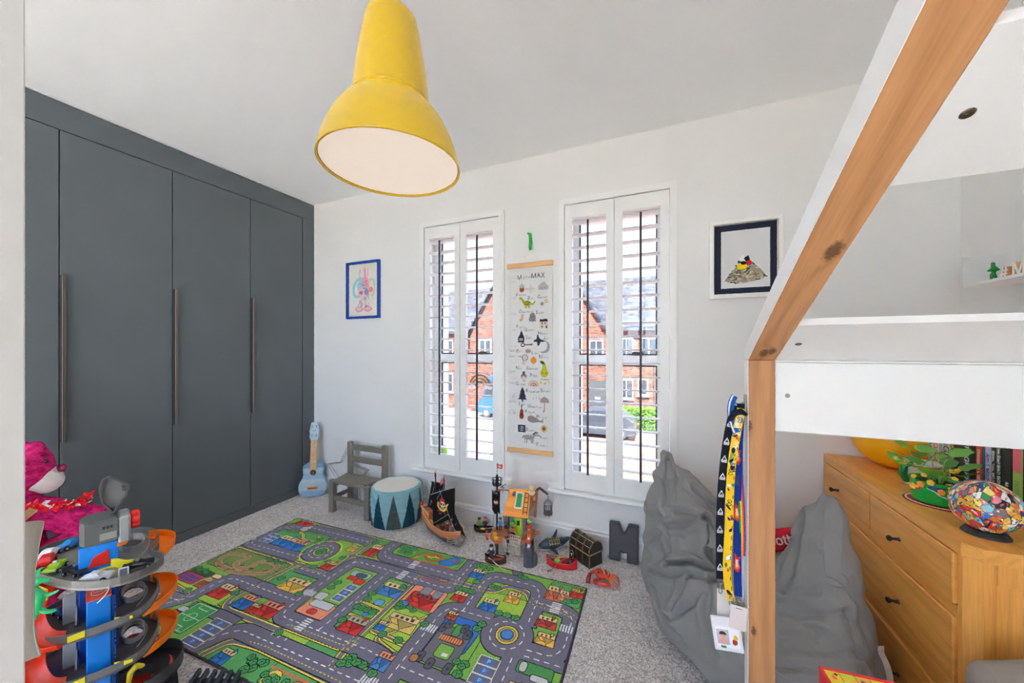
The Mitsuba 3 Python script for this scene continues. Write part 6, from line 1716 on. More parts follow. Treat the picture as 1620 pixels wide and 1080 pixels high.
for k, (z, col, s) in enumerate(DECKS):
    if k == 0:
        o = Polygon(spl([(-.138, .22), (-.128, .10), (-.092, .01), (-.04, -.09), (.01, -.145), (.07, -.17), (.118, -.155), (.15, -.10), (.13, -.04), (.125, .0), (.150, .07), (.142, .17), (.095, .225), (.055, .235), (.03, .25), (-.02, .295), (-.09, .29)]))
        hole = affinity.scale(Point(.088, .115).buffer(1, quad_segs=8), .030, .060)
    else:
        o = Polygon(spl([(-.10, .10), (-.105, -.02), (-.085, -.09), (-.03, -.125), (.04, -.135), (.09, -.125), (.128, -.07), (.146, .0), (.138, .075), (.09, .125), (.03, .13), (-.04, .14)]))
        hole = affinity.scale(Point(.087, .03).buffer(1, quad_segs=8), .026, .055)
    dk_ = t.part('deck', extr(o.difference(hole), z - .006, z), 'plastic', col=col)
    t.part('rim', extr(o.difference(o.buffer(-.0035)), z + .0002, z + .020), 'plastic', col=(96, 94, 90) if k == 0 else (108, 106, 106), under=dk_)
    t.part('inner_rim', extr(hole.buffer(.003).difference(hole), z + .0002, z + .016), 'plastic', col=(150, 150, 146), under=dk_)
    t.part('ramp_floor', extr(hole.buffer(.004), z - .040, z - .034), 'plastic', col=REDO, label='orange ramp under the deck')
    lane = LineString(spl([(.055, .20), (.12, .17), (.128, .08), (.11, .01), (.06, -.05)] if k == 0 else [(.05, .10), (.11, .08), (.115, .0), (.09, -.06)], 24, False))
    t.part('lane_mark', extr(lane.buffer(.0012), z + .0001, z + .0006), 'plastic', col=(170, 170, 168), under=dk_)
    # flared orange chute on the outer side
    oy = 0.05 if k == 0 else 0.0
    P0 = spl([(.104, -.075 + oy), (.150, -.062 + oy), (.186, -.02 + oy), (.192, .03 + oy), (.165, .062 + oy), (.130, .070 + oy)], 40, False)
    P1 = spl([(.100, -.050 + oy), (.128, -.040 + oy), (.148, -.012 + oy), (.152, .02 + oy), (.146, .045 + oy), (.130, .060 + oy)], 40, False)
    drop = lambda f: z - .004 - .030 * (1 - f) + .012 * f
    ff = np.linspace(0, 1, 40)
    rows = [np.column_stack([P1, [drop(f) for f in ff]]), np.column_stack([P0 * .97 + P1 * .03, [drop(f) + .000 for f in ff]]), np.column_stack([P0, [drop(f) + .022 for f in ff]])]
    ck = t.part('chute', sheet(np.stack(rows, 1), .0028), 'plastic', col=ORG, smooth=40, label='orange plastic chute')
# yellow guards
t.part('guard', extr(Polygon(spl([(-.018, .0), (.0, -.012), (.02, -.026), (.035, -.03), (.052, -.055), (.080, -.082)], 20, False).tolist() + spl([(.083, -.079), (.056, -.050), (.038, -.026), (.022, -.021), (.0, -.006), (-.016, .004)], 20, False).tolist()), .4525, .478), 'plastic', col=YLW)
for k, (z, ya) in enumerate(((.322, -.132), (.192, -.134))):
    for xa, xb, h in ((.040, .078, .020), (-.048, -.016, .016)):
        pr = Polygon([(xa, z), (xb, z), (xb, z + h * (.35 if xa > 0 else 1)), (xa, z + h)])
        t.part('guard', mv(extr(pr, 0, .004), TR(0, ya + .004, 0), ROT('x', 90)), 'plastic', col=YLW)
t.part('guard', extr(Polygon([(-.135, .03), (-.10, -.06), (-.085, -.05), (-.105, .0)]), .425, .455), 'plastic', col=(244, 214, 70))
# red scoops sweeping out at the left
for k, (za, zb) in enumerate(((.425, .318), (.300, .188))):
    ctr = spl([(-.080, .10, za), (-.112, .03, (za * .75 + zb * .25)), (-.122, -.05, (za + zb) / 2 - .005), (-.098, -.10, zb + .018), (-.058, -.12, zb + .006)], 34, False)
    tg_ = np.gradient(ctr, axis=0); tg_ /= np.linalg.norm(tg_, axis=1, keepdims=True)
    sd_ = np.cross(tg_, [0, 0, 1.0]); sd_ /= np.linalg.norm(sd_, axis=1, keepdims=True)
    rows = []
    for v in np.linspace(-1, 1, 9):
        rows.append(ctr + sd_ * (.034 * v) + np.array([0, 0, 1.0]) * (.026 * v * v - .012) * 1.0)
    t.part('scoop', sheet(np.stack(rows, 1), .003), 'plastic', col=REDO, smooth=50, label='curved red scoop ramp')
    t.part('bracket', cat([box(-.060, -.034, -.02, -.016, zb + .004, za - .02, .001)]), 'plastic', col=(150, 154, 158))
    t.part('strut', bar((-.034, -.05, zb + .004), (-.034, .03, za - .02), .004, .012), 'plastic', col=(136, 140, 144))
for z in (.30, .18, .06):
    t.part('side_beam', box(-.115, -.04, .13, .16, z - .05, z, .004), 'plastic', col=(30, 104, 200))
# launcher head
t.part('head_base', extr(Polygon([(-.028, -.02), (.050, -.03), (.050, .055), (-.028, .06)]).buffer(.002), .4585, .532), 'plastic', col=BLUE)
op = Polygon([(-.012, .470), (.000, .500), (.030, .512), (.034, .468)])
t.part('opening', mv(extr(op, 0, .004), TR(0, -.0275, 0), ROT('x', 90)), 'plastic', col=(206, 40, 30), label='red opening')
scene['smoke_plastic'] = {'type': 'twosided', 'bsdf': principled((92, 94, 92), 0.12, specular=0.6)}
t.part('housing', bev(Polygon([(-.029, -.01), (-.018, -.034), (.050, -.036), (.050, .058), (-.018, .064), (-.029, .04)]), .074, .008, 3).apply_transform(TR(0, 0, .533)), 'smoke_plastic', smooth=35, label='smoky grey housing')
t.part('housing_panel', box(.0505, .078, -.036, .05, .520, .603, .005), 'plastic', col=(150, 152, 152))
for k in range(3): t.part('slot', box(.018 + k * .008, .023 + k * .008, -.0368, -.0355, .578, .586), 'plastic', col=(50, 50, 50))
t.part('window_panel', box(.012, .048, -.0372, -.0362, .545, .566, .0004), 'plastic', col=(136, 138, 130))
t.part('arrow', extr(Polygon([(.048, -.034), (.068, -.03), (.072, -.02), (.050, -.012)]), .512, .524), 'plastic', col=ORG)
kn = lathe([(0, 0), (.022, 0), (.027, .004), (.027, .018), (.022, .022), (0, .023)], 40)
a = np.arctan2(kn.vertices[:, 1], kn.vertices[:, 0]); rr_ = np.linalg.norm(kn.vertices[:, :2], axis=1); sc_ = 1 + .06 * np.sign(np.sin(a * 10)) * (rr_ > .024)
kn.vertices[:, :2] *= sc_[:, None]
t.part('knob', mv(kn, TR(.0785, .006, .574), ROT('y', 90)), 'plastic', col=(236, 34, 28), label='ribbed red knob')
ring = [(.040, .612), (.018, .650), (.012, .690), (.018, .720), (.034, .726), (.052, .712), (.072, .690), (.070, .662), (.052, .634), (.040, .612)]
rp_ = Polygon([(x, z) for x, z in ring])
t.part('antenna', mv(extr(rp_.buffer(.002).difference(rp_.buffer(-.0025)), 0, .022), TR(0, .016, 0), ROT('x', 90)), 'plastic', col=(76, 76, 74), label='grey hoop on top')
t.part('antenna_web', mv(extr(rp_.buffer(-.0025), 0, .003), TR(0, .012, 0), ROT('x', 90)), 'plastic', col=(112, 112, 110))
t.part('antenna_foot', cat([rod((.036, .004, .605), (.042, .004, .628), .003), rod((.046, .004, .605), (.040, .004, .628), .003)]), 'plastic', col=(60, 60, 60))
t.part('antenna_claw', box(.060, .080, -.006, .014, .676, .690, .002), 'plastic', col=(64, 64, 64))
t.part('white_wire', tube(spl([(.03, -.15, .452), (.022, -.178, .44), (.006, -.186, .428)], 14, False), .0018, 6), 'plastic', col=(226, 226, 222), smooth=True)
# dark spiral section low down at the right
dk_ = t.part('lower_loop', extr(Point(.10, -.03).buffer(.105, quad_segs=16).difference(Point(.085, -.03).buffer(.055, quad_segs=12)), .075, .082), 'plastic', col=(44, 44, 46))
t.part('lower_rim', extr(Point(.10, -.03).buffer(.105, quad_segs=16).difference(Point(.10, -.03).buffer(.101, quad_segs=16)), .0822, .112), 'plastic', col=(60, 60, 62), under=dk_)
t.part('lower_floor', extr(Point(.085, -.03).buffer(.06, quad_segs=12), .034, .040), 'plastic', col=REDO)
t.part('claw', mv(chain([(((0, 0, 0), .008), ((.012, 0, .012), .009)), (((.012, 0, .012), .009), ((.026, 0, .004), .006)), (((.0, 0, 0), .008), ((-.004, 0, -.03), .006))], .003, 2), TR(.075, -.09, .135)), 'plastic', col=(226, 200, 40), smooth=True, label='yellow claw')
t.part('flame_mark', extr(Polygon([(.165, -.06), (.175, -.055), (.178, -.02), (.170, .0), (.172, -.03)]), .0821, .0828), 'plastic', col=(236, 90, 40))

# cars parked on the garage
def toy_car(name, label, pos, ang, body, trim=(30, 30, 34), L=.066, W=.028, style=0, h=.0):
    M = GM @ TR(pos[0], pos[1], pos[2]) @ ROT('z', ang)
    c = Thing(name, label, 'toy car', M=M, group='toy cars on the garage')
    prof = [[(-.5, .006), (-.5, .013), (-.42, .017), (-.20, .018), (-.08, .026), (.18, .026), (.32, .019), (.47, .016), (.5, .010), (.48, .006)], [(-.5, .007), (-.5, .016), (-.36, .019), (-.22, .030), (.30, .030), (.42, .020), (.5, .018), (.5, .007)], [(-.5, .010), (-.46, .018), (-.2, .020), (-.05, .024), (.1, .024), (.2, .019), (.5, .020), (.5, .010)]][style]
    b = extr(Polygon([(x * L, z) for x, z in prof]).buffer(-.0008).buffer(.0008, quad_segs=2), -W / 2, W / 2)
    b = mv(b, ROT('x', 90))
    V = np.array(b.vertices); up = V[:, 2] > .0195; V[up, 1] *= .78; b.vertices = V
    bk_ = c.part('body', b, 'gloss', col=body, smooth=40)
    g = [[(-.07, .0195), (-.02, .0252), (.15, .0252), (.24, .0200)], [(-.2, .021), (-.16, .029), (.24, .029), (.30, .021)], [(-.1, .020), (-.03, .0238), (.08, .0238), (.15, .020)]][style]
    c.part('window', mv(extr(Polygon([(x * L, z) for x, z in g]), -W * .40, W * .40), ROT('x', 90)), 'gloss', col=(20, 22, 28), under=bk_)
    c.part('windscreen', mv(box(-L * .135 if style == 0 else -L * .26, -L * .08 if style == 0 else -L * .21, -W * .34, W * .34, -.0006, .0006), TR(0, 0, .0222), ROT('y', 0)), 'gloss', col=(26, 28, 34), under=bk_) if style != 2 else c.part('engine', box(-L * .02, L * .10, -W * .2, W * .2, .024, .031, .001), 'metal_vc', col=(170, 170, 172), under=bk_)
    for x in (-.31, .32):
        for y in (-1, 1):
            w = mv(lathe([(0, 0), (.0062, 0), (.0068, .001), (.0068, .005), (.006, .0055), (0, .0055)], 18), TR(x * L, y * W / 2 + (.001 if y < 0 else -.001) - y * .0 , .0068), ROT('x', 90 if y < 0 else -90))
            wk = c.part('wheel', w, 'plastic', col=(22, 22, 24), smooth=40, under=None)
            c.part('hub', mv(lathe([(0, 0), (.0036, 0), (.003, .0008), (0, .001)], 12), TR(x * L, y * (W / 2 + .0045), .0068), ROT('x', 90 if y < 0 else -90)), 'metal_vc', col=(206, 190, 150) if trim == (1, 1, 1) else (190, 192, 196), under=wk)
    return c


ZD = .4545
c = toy_car('toy_car', 'white toy sports car at the back left of the top deck, beside the blue one', (-.098, .205, ZD), 62, (232, 230, 226), style=0)
toy_car('toy_car', 'red toy car nose to tail with the white one on the top deck', (-.098, .140, ZD), 80, (206, 26, 30), style=1)
toy_car('toy_car', 'light blue toy car at the back of the top deck', (-.052, .245, ZD), 35, (40, 136, 206), style=0)
toy_car('toy_car', 'small red toy car half hidden behind the blue tower head', (-.006, .225, ZD), 20, (214, 30, 36), style=1, L=.05)
toy_car('toy_buggy', 'lime green toy buggy with yellow frame at the left rim of the top deck', (-.078, .072, ZD), 70, (160, 196, 40), style=2)
toy_car('toy_car', 'flat black toy racing car at the front left rim of the top deck', (-.034, -.002, ZD), 120, (34, 36, 40), style=2)
toy_car('toy_car', 'silver white toy racing car with gold trim at the front of the top deck', (.006, -.098, ZD), 150, (206, 208, 204), trim=(1, 1, 1), style=0, L=.072)
toy_car('toy_truck', 'black toy truck with exposed engine at the front right of the top deck', (.092, -.108, ZD), 170, (26, 28, 34), style=2, L=.07)
t = Thing('toy_signboard', 'tiny white framed signboard standing on the front of the top deck', 'toy', M=GM @ TR(.059, -.136, ZD) @ ROT('z', -8))
t.part('frame', mv(extr(sbox(-.011, 0, .011, .030).difference(sbox(-.008, .003, .008, .027)), 0, .003), ROT('x', 90)), 'plastic', col=(232, 232, 232)); t.part('screen', mv(extr(sbox(-.008, .003, .008, .027), .0005, .0015), ROT('x', 90)), 'gloss', col=(120, 124, 130))
toy_car('toy_car', 'dark blue toy car on the middle deck at the left', (-.06, .06, .319), 110, (36, 60, 110), style=0)

# pieces of black track on the carpet by the garage
t = Thing('track_piece', 'black plastic toy track pieces lying on the carpet by the garage', 'toy track', M=TR(-1.450, .735, .002) @ ROT('z', 20))
t.part('plate', box(-.09, .09, -.03, .03, 0, .012, .003), 'plastic', col=(36, 40, 46))
for k in range(6): t.part('tooth', mv(box(-.006, .006, -.035, .045, .012, .032, .002), TR(-.07 + k * .03, 0, 0), ROT('z', 18)), 'plastic', col=(44, 50, 58))

# green toy dragon clinging to the left of the garage
m = chain([(((0, 0, 0), .010), ((.004, 0, .035), .013)), (((.004, 0, .035), .013), ((-.006, 0, .062), .008)), (((-.006, 0, .062), .008), ((.004, -.006, .078), .008)), (((.004, -.006, .078), .007), ((.020, -.010, .074), .004)), (((0, 0, 0), .009), ((-.012, 0, -.03), .005)), (((-.012, 0, -.03), .005), ((0, 0, -.05), .002)),
           (((.004, 0, .04), .006), ((.022, -.006, .034), .004)), (((.022, -.006, .034), .004), ((.034, -.012, .040), .003)), (((.0, 0, .008), .007), ((.018, -.008, -.006), .005)), (((.018, -.008, -.006), .005), ((.030, -.010, -.008), .004)), (((.0, .004, .05), .004), ((-.016, .010, .09), .0025)), (((-.016, .010, .09), .0025), ((.010, .012, .100), .0015))], .003, 3)
wg = sheet(np.array([[(.0, .006, .048), (.0, .006, .052), (.002, .006, .056)], [(-.012, .010, .060), (-.006, .010, .070), (.002, .010, .078)], [(-.020, .012, .070), (-.010, .012, .088), (.008, .012, .104)]]), .002)
single('toy_dragon', 'bright green toy dragon perched at the left side of the garage', 'toy', mv(cat([m, wg]), GM, TR(-.094, -.225, .478)), 'plastic', col=(40, 176, 106), smooth=40)

# white bookcase whose edge closes the view on the left, with a curled sheet and wooden rods sticking out of it
BX = -0.62
mat('bookcase_white', (216, 216, 214), 0.5)
t = Thing('bookcase', 'tall white bookcase seen edge-on at the left border', 'bookcase')
t.part('side_panel', box(BX - .018, BX, -.16, .1460, 0, 1.80, .0012), 'bookcase_white'); t.part('side_panel', box(BX - .44, BX - .422, -.16, .1460, 0, 1.80, .0012), 'bookcase_white')
t.part('back_panel', box(BX - .4215, BX - .0185, -.16, -.152, .0, 1.79), 'bookcase_white')
for z in (.04, .40, .74, 1.10, 1.46, 1.78): t.part('shelf', box(BX - .4215, BX - .0185, -.151, .140, z, z + .016, .001), 'bookcase_white')
rows = []
for z, l, r in ((.930, (-.9835, .2345), (-.958, .246)), (.896, (-.983, .235), (-.959, .245)), (.859, (-.981, .236), (-.967, .242)), (.814, (-.981, .236), (-.974, .2395)), (.756, (-.981, .236), (-.978, .238)), (.719, (-.980, .236), (-.978, .2375)), (.690, (-.976, .238), (-.9745, .2388)), (.669, (-.968, .241), (-.9672, .2414))):
    l, r = np.array(l), np.array(r)
    inn_ = np.array([-.985, .150])
    rows.append([(*(inn_), z), (*(inn_ * .5 + l * .5 + [-.004, 0]), z), (*l, z), (*((l + r) / 2 + [.000, .003]), z), (*r, z + .0)])
rows = rows[1:]
single('curled_sheet', 'curled white paper sheet sticking out of the bookcase edge in front of the garage', 'paper', sheet(np.array(rows), .0012), 'matte', col=(236, 232, 222), smooth=True)
t = Thing('wooden_rod', 'pale wooden rod beside the curled paper at the bookcase edge', 'rod')
t.part('shaft', rod((-.955, .060, .766), (-.9775, .2385, .916), .006, 12), 'light_oak', smooth=40)

# ------------------------------------------------------------------ large magenta bear
def fur(p, n, uv):
    a = fbm(p.x * 60, p.y * 60, p.z * 60, 3); b = noise(p.x * 400, p.y * 400, p.z * 400)
    return mix(L3((150, 16, 66)), L3((226, 54, 130)), dr.clip(0.5 + (a - 0.5) * 1.6 + (b - 0.5) * 0.9, 0, 1))


mat('bear_fur', PROC(fur), 1.0, bump=(PROC(lambda p, n, uv: noise(p.x * 500, p.y * 500, p.z * 260) + fbm(p.x * 130, p.y * 130, p.z * 130, 2), 4e-4), 0.006), specular=0.05, sheen=0.6)
mat('bear_muzzle', (236, 228, 222), 1.0, bump=(PROC(lambda p, n, uv: noise(p.x * 600, p.y * 600, p.z * 600), 4e-4), 0.003), specular=0.05, sheen=0.3)
BM = TR(0, -.030, 0) @ TR(-2.40, .55, 0) @ SC(1.0, 1.0, 1.055) @ TR(2.40, -.55, 0)
t = Thing('teddy_bear', 'big magenta plush bear with pale muzzle sitting against the wardrobe behind the garage', 'teddy bear', M=BM)
b = chain([(((-2.40, .50, .17), .16), ((-2.40, .52, .44), .12)), (((-2.40, .52, .44), .12), ((-2.40, .545, .56), .09)), (((-2.39, .56, .20), .12), ((-2.30, .74, .33), .085)), (((-2.30, .74, .33), .085), ((-2.28, .79, .36), .07)), (((-2.40, .52, .16), .13), ((-2.16, .55, .12), .09)), (((-2.38, .60, .50), .06), ((-2.33, .70, .44), .06)), (((-2.33, .70, .44), .06), ((-2.28, .76, .42), .052))], edge=.014, smooth_steps=8)
b.vertices[:, 2] = np.maximum(b.vertices[:, 2], .004)
b = jitter(b, .010, 30, 1); b = jitter(b, .005, 110, 2)
t.part('body', b, 'bear_fur', smooth=True)
h = chain([(((-2.40, .545, .655), .10), ((-2.395, .575, .665), .098))], .012, 4); h = jitter(jitter(h, .006, 34, 4), .004, 120, 5)
hk_ = t.part('head', h, 'bear_fur', smooth=True)
m = chain([(((-2.375, .615, .622), .062), ((-2.365, .640, .606), .050))], .010, 4)
t.part('muzzle', jitter(m, .0016, 60, 6), 'bear_muzzle', smooth=True, under=hk_, label='pale cream muzzle')
t.part('nose', ell((-2.345, .676, .648), (.022, .014, .016), 3), 'plastic', col=(120, 10, 60), smooth=True, under=hk_)
for c_ in ((-2.33, .600, .742), (-2.455, .585, .745)):
    t.part('ear', jitter(ell(c_, (.020, .030, .030), 3), .004, 60, 7), 'bear_fur', smooth=True, under=hk_)
t.part('eye', ell((-2.322, .628, .690), (.008, .008, .008), 2), 'gloss', col=(20, 16, 18), smooth=True, under=hk_)
# garland of red and white paper flowers round its neck
rs = np.random.default_rng(5)
g_ = Thing('flower_garland', 'red and white petal garland draped round the neck of the magenta bear', 'garland', M=BM @ TR(.022, .010, .008))
pt = spl([(-2.31, .50, .555), (-2.272, .56, .540), (-2.268, .62, .520), (-2.275, .68, .505), (-2.30, .72, .52)], 44, False)
for k, q in enumerate(pt):
    P = []
    for j in range(5):
        d = rs.normal(size=3); d[2] *= .6; d /= np.linalg.norm(d); sdv = np.cross(d, rs.normal(size=3)); sdv /= np.linalg.norm(sdv)
        o = q + rs.normal(size=3) * .006
        L_ = rs.uniform(.014, .026); u_ = np.cross(sdv, d)
        P.append(sheet(np.array([[o - sdv * .002, o, o + sdv * .002], [o + d * L_ * .5 - sdv * .007, o + d * L_ * .5 + u_ * .003, o + d * L_ * .5 + sdv * .007], [o + d * L_ - sdv * .001, o + d * L_, o + d * L_ + sdv * .001]]), .0008))
    g_.part('petal', cat(P), 'matte', col=(238, 236, 232) if k % 6 in (4,) else ((226, 30, 40) if k % 2 else (200, 18, 30)), smooth=False)
# ------------------------------------------------------------------ pirate toys on the carpet under the windows
WOOD1, WOOD2, DKW = (190, 116, 76), (222, 160, 104), (70, 56, 50)
BLK = (26, 26, 30)


def figure(name, label, M, shirt, legs, hair, skin=(232, 180, 140), hat=None, arm=(20, 40), face=True, s=1.0, beard=None):
    """A small jointed plastic figure, 7.5 cm tall, facing local -y."""
    t = Thing(name, label, 'toy figure', M=M @ SC(s))
    t.part('legs', cat([box(-.0105, -.0008, -.005, .006, 0, .026, .002), box(.0008, .0105, -.005, .006, 0, .026, .002), box(-.0105, -.0006, -.012, .006, 0, .005, .0015), box(.0006, .0105, -.012, .006, 0, .005, .0015)]), 'plastic', col=legs, smooth=40)
    t.part('torso', mv(hull(np.vstack([box(-.0105, .0105, -.006, .0065, .026, .030).vertices, box(-.0085, .0085, -.005, .005, .046, .049).vertices])), np.eye(4)), 'plastic', col=shirt)
    for sx, a in ((-1, arm[0]), (1, arm[1])):
        sh = np.array([sx * .0095, 0, .045]); e = sh + np.array([sx * .006, -.008 * math.sin(math.radians(a)) * 1.6, -.017 * math.cos(math.radians(a))])
        k = t.part('arm', tube([sh, (sh + e) / 2 + [sx * .002, 0, 0], e], [.0036, .0034, .003], 8), 'plastic', col=shirt, smooth=True)
        t.part('hand', ell(e + [0, -.002, -.002], .0032, 1), 'plastic', col=skin, smooth=True, under=k)
    hd = t.part('head', lathe([(0, .049), (.006, .050), (.0088, .054), (.0092, .060), (.008, .066), (.005, .069), (0, .070)], 18), 'plastic', col=skin, smooth=60)
    if face:
        t.part('eyes', cat([ell((-.0032, -.0086, .060), (.0011, .0006, .0014), 1), ell((.0032, -.0086, .060), (.0011, .0006, .0014), 1)]), 'plastic', col=(20, 20, 20), under=hd)
        t.part('mouth', tube([(-.003, -.0085, .0558), (0, -.0092, .0548), (.003, -.0085, .0558)], .0005, 5), 'plastic', col=(150, 50, 40), under=hd)
    if hair is not None:
        t.part('hair', mv(ell((0, .0012, .0645), (.0102, .0102, .0085), 2), np.eye(4)), 'plastic', col=hair, smooth=True, under=hd)
    if beard is not None:
        t.part('beard', ell((0, -.006, .052), (.007, .005, .006), 2), 'plastic', col=beard, smooth=True, under=hd)
    if hat is not None:
        t.part('hat', cat([lathe([(0, .068), (.016, .0675), (.0165, .069), (.011, .0705), (.0095, .077), (.006, .079), (0, .0792)], 20)]), 'plastic', col=hat, smooth=50, under=hd)
    return t


# --- the ship
ang = math.degrees(math.atan2(-.15, .35))
SM = TR(-1.268, 1.902, 0.002) @ ROT('z', ang)
t = Thing('pirate_ship', 'toy pirate ship with brown hull and black skull sails on the carpet', 'toy ship', M=SM)
xs = np.linspace(-.185, .185, 25)
def beam(x): return .062 * (1 - max(0, (x - .02) / .168) ** 2.2) ** .75 if x > .02 else .062 - .012 * ((x - .02) / .205) ** 2
def deckz(x): return .078 + .55 * max(0, abs(x) - .05) ** 1.5 * (1.6 if x < 0 else .9)
def keel(x): return .0 + max(0, (x - .10) / .085) ** 2 * .03 + max(0, (-x - .12) / .065) ** 2 * .02
rows = []
for x in xs:
    b_, d_, k_ = max(beam(x), .002), deckz(x), keel(x)
    sec = [(x, b_ * f, k_ + (d_ - k_) * g) for f, g in ((0, 0), (.45, .02), (.72, .16), (.9, .42), (1.0, .75), (1.02, 1.0))]
    rows.append([(q[0], -q[1], q[2]) for q in sec[::-1]] + sec[1:])
hm = grid_mesh(np.array(rows)); cap = trimesh.Trimesh(np.array(rows[0]), [[0, i, i + 1] for i in range(1, 10)])
t.part('hull', cat([hm, cap]), 'plastic', col=DKW, smooth=40)
def strip(f0, f1, off, zo=0.0):
    R = []
    for x in xs:
        b_, d_, k_ = max(beam(x), .002), deckz(x), keel(x)
        R.append([(x + off * .2, (b_ * (1.0 + .02 * f) + off), k_ + (d_ - k_) * f + zo) for f in (f0, (f0 + f1) / 2, f1)])
    R = np.array(R)
    return cat([sheet(R, .003), sheet(R * [1, -1, 1], .003)])
for f0, f1, c_ in ((.62, .80, WOOD1), (.82, 1.02, (206, 128, 84))): t.part('strake', strip(f0, f1, .0025), 'plastic', col=c_, smooth=50)
t.part('rail', cat([tube([(x, s * (beam(x) + .002), deckz(x) + .004) for x in xs], .0034, 6) for s in (-1, 1)]), 'plastic', col=WOOD2, smooth=True)
dk = [[(x, y * beam(x) * .97, .066 + max(0, deckz(x) - .10) * .8) for y in (-1, -.5, 0, .5, 1)] for x in xs]
t.part('deck', sheet(np.array(dk), .003), 'plastic', col=(176, 108, 70), smooth=True)
t.part('stern_cabin', bev(Polygon([(-.185, -.050), (-.105, -.054), (-.105, .054), (-.185, .050)]), .055, .003).apply_transform(TR(0, 0, .078)), 'plastic', col=WOOD1)
for y in (-.052, .052): t.part('stern_rail', bar((-.20, y, .150), (-.10, y, .118), .007, .016, bevel=.002), 'plastic', col=WOOD2)
t.part('stern_rail', bar((-.192, -.05, .148), (-.192, .05, .148), .008, .014, bevel=.002), 'plastic', col=WOOD2)
for y in (-.03, 0, .03): t.part('stern_window', box(-.1875, -.1850, y - .009, y + .009, .09, .115, .001), 'plastic', col=(60, 84, 110))
t.part('lantern', lathe([(0, 0), (.009, .001), (.012, .008), (.010, .020), (.004, .026), (0, .027)], 14).apply_transform(TR(-.200, -.046, .150)), 'plastic', col=(196, 24, 40), smooth=40, label='red stern lantern')
t.part('ram', chain([(((.150, 0, .022), .026), ((.182, 0, .055), .022)), (((.150, .02, .05), .016), ((.180, .008, .06), .014)), (((.150, -.02, .05), .016), ((.180, -.008, .06), .014))], .006, 3), 'plastic', col=(122, 114, 108), smooth=True, label='grey bow ram')
for k in range(3): t.part('ram_wave', tube(spl([(.11, -.052 - .003, .030 + k * .013), (.135, -.046, .026 + k * .013), (.155, -.036, .036 + k * .012), (.175, -.022, .034 + k * .012)], 14, False), .003, 6), 'plastic', col=(150, 142, 134), smooth=True)
t.part('bowsprit', rod((.15, 0, .092), (.232, -.006, .092), .0032), 'plastic', col=DKW)
t.part('figurehead', cat([tube(spl([(.21, -.004, .086), (.225, .004, .078), (.238, -.006, .084), (.228, -.014, .094)], 14, False), .0022, 6), tube(spl([(.20, 0, .088), (.216, -.012, .08), (.236, .004, .098)], 14, False), .0018, 6)]), 'plastic', col=(124, 116, 106), smooth=True)
for x, h_ in ((-.105, .375), (-.005, .365)):
    t.part('mast', rod((x, 0, .06), (x, 0, h_), .0042), 'plastic', col=(60, 48, 44))
# sails: world upright sheets in the ship's frame
def sail(pts, bulge, name='sail', n=10, col=BLK):
    a, b_, c_, d_ = [np.array(q, float) for q in pts]
    R = [[(1 - v) * ((1 - u_) * a + u_ * b_) + v * ((1 - u_) * d_ + u_ * c_) + np.array(bulge) * math.sin(math.pi * u_) * math.sin(math.pi * min(1, v * 1.0)) for u_ in np.linspace(0, 1, n)] for v in np.linspace(0, 1, n)]
    return t.part(name, sheet(np.array(R), .0012), 'cloth', col=col, smooth=60, label='black sail'), np.array(R)
sb, _ = sail([(-.165, .010, .300), (-.055, .025, .312), (-.050, .02, .120), (-.185, -.012, .140)], (.0, -.008, 0))
t.part('yard', rod((-.170, .008, .302), (-.050, .026, .315), .0028), 'plastic', col=DKW)
t.part('seam_line', rod((-.172, -.0045, .222), (-.053, .0165, .216), .0011, 6), 'plastic', col=(196, 196, 196))
sm_, R = sail([(-.055, -.055, .268), (.128, -.010, .352), (.115, -.004, .165), (-.048, -.052, .068)], (.004, -.014, 0))
t.part('yard', rod((-.062, -.057, .268), (.136, -.008, .355), .0026), 'plastic', col=(150, 150, 150))
sj, _ = sail([(.098, -.002, .200), (.104, .0, .196), (.225, -.006, .096), (.10, -.012, .100)], (.0, -.004, 0))
# printed skull on the main sail
nrm_ = np.cross(R[5, 6] - R[5, 3], R[3, 5] - R[6, 5]); nrm_ /= np.linalg.norm(nrm_)
if nrm_[1] > 0: nrm_ = -nrm_
ex_ = R[5, 6] - R[5, 3]; ex_[2] = 0; ex_ /= np.linalg.norm(ex_); ey_ = np.cross(nrm_, ex_); ey_ *= np.sign(ey_[2])
p = Print()
p.add(LineString([(-.045, -.045), (.045, -.015)]).buffer(.0012), (200, 120, 60)); p.add(LineString([(-.034, .008), (-.036, -.014), (-.018, -.032), (.006, -.036), (.026, -.022), (.036, .006)]).buffer(.006), (240, 184, 50))
p.add(Point(-.018, -.055).buffer(.009).difference(Point(-.018, -.055).buffer(.0065)), (190, 100, 50)); p.add(Point(.022, -.048).buffer(.009).difference(Point(.022, -.048).buffer(.0065)), (150, 80, 50))
p.add(affinity.scale(Point(0, .008).buffer(1), .021, .024), (236, 234, 226)); p.rect(-.012, -.026, .012, -.006, (236, 234, 226)); p.poly([(-.024, .012), (-.018, .034), (0, .042), (.018, .034), (.024, .012), (.0, .020)], (206, 44, 40)); p.poly([(-.020, .014), (-.030, -.016), (-.022, -.018), (-.013, .014)], (206, 44, 80))
p.circ(-.009, .004, .0065, (16, 16, 18), .008); p.circ(.009, .004, .0065, (16, 16, 18), .008); p.poly([(-.003, -.008), (.003, -.008), (0, -.002)], (16, 16, 18)); p.add(affinity.scale(Point(0, -.020).buffer(1), .010, .007), (90, 150, 190)); p.rect(-.009, -.017, .009, -.0155, (40, 40, 40)); p.circ(.044, .012, .004, (240, 184, 50), .007)
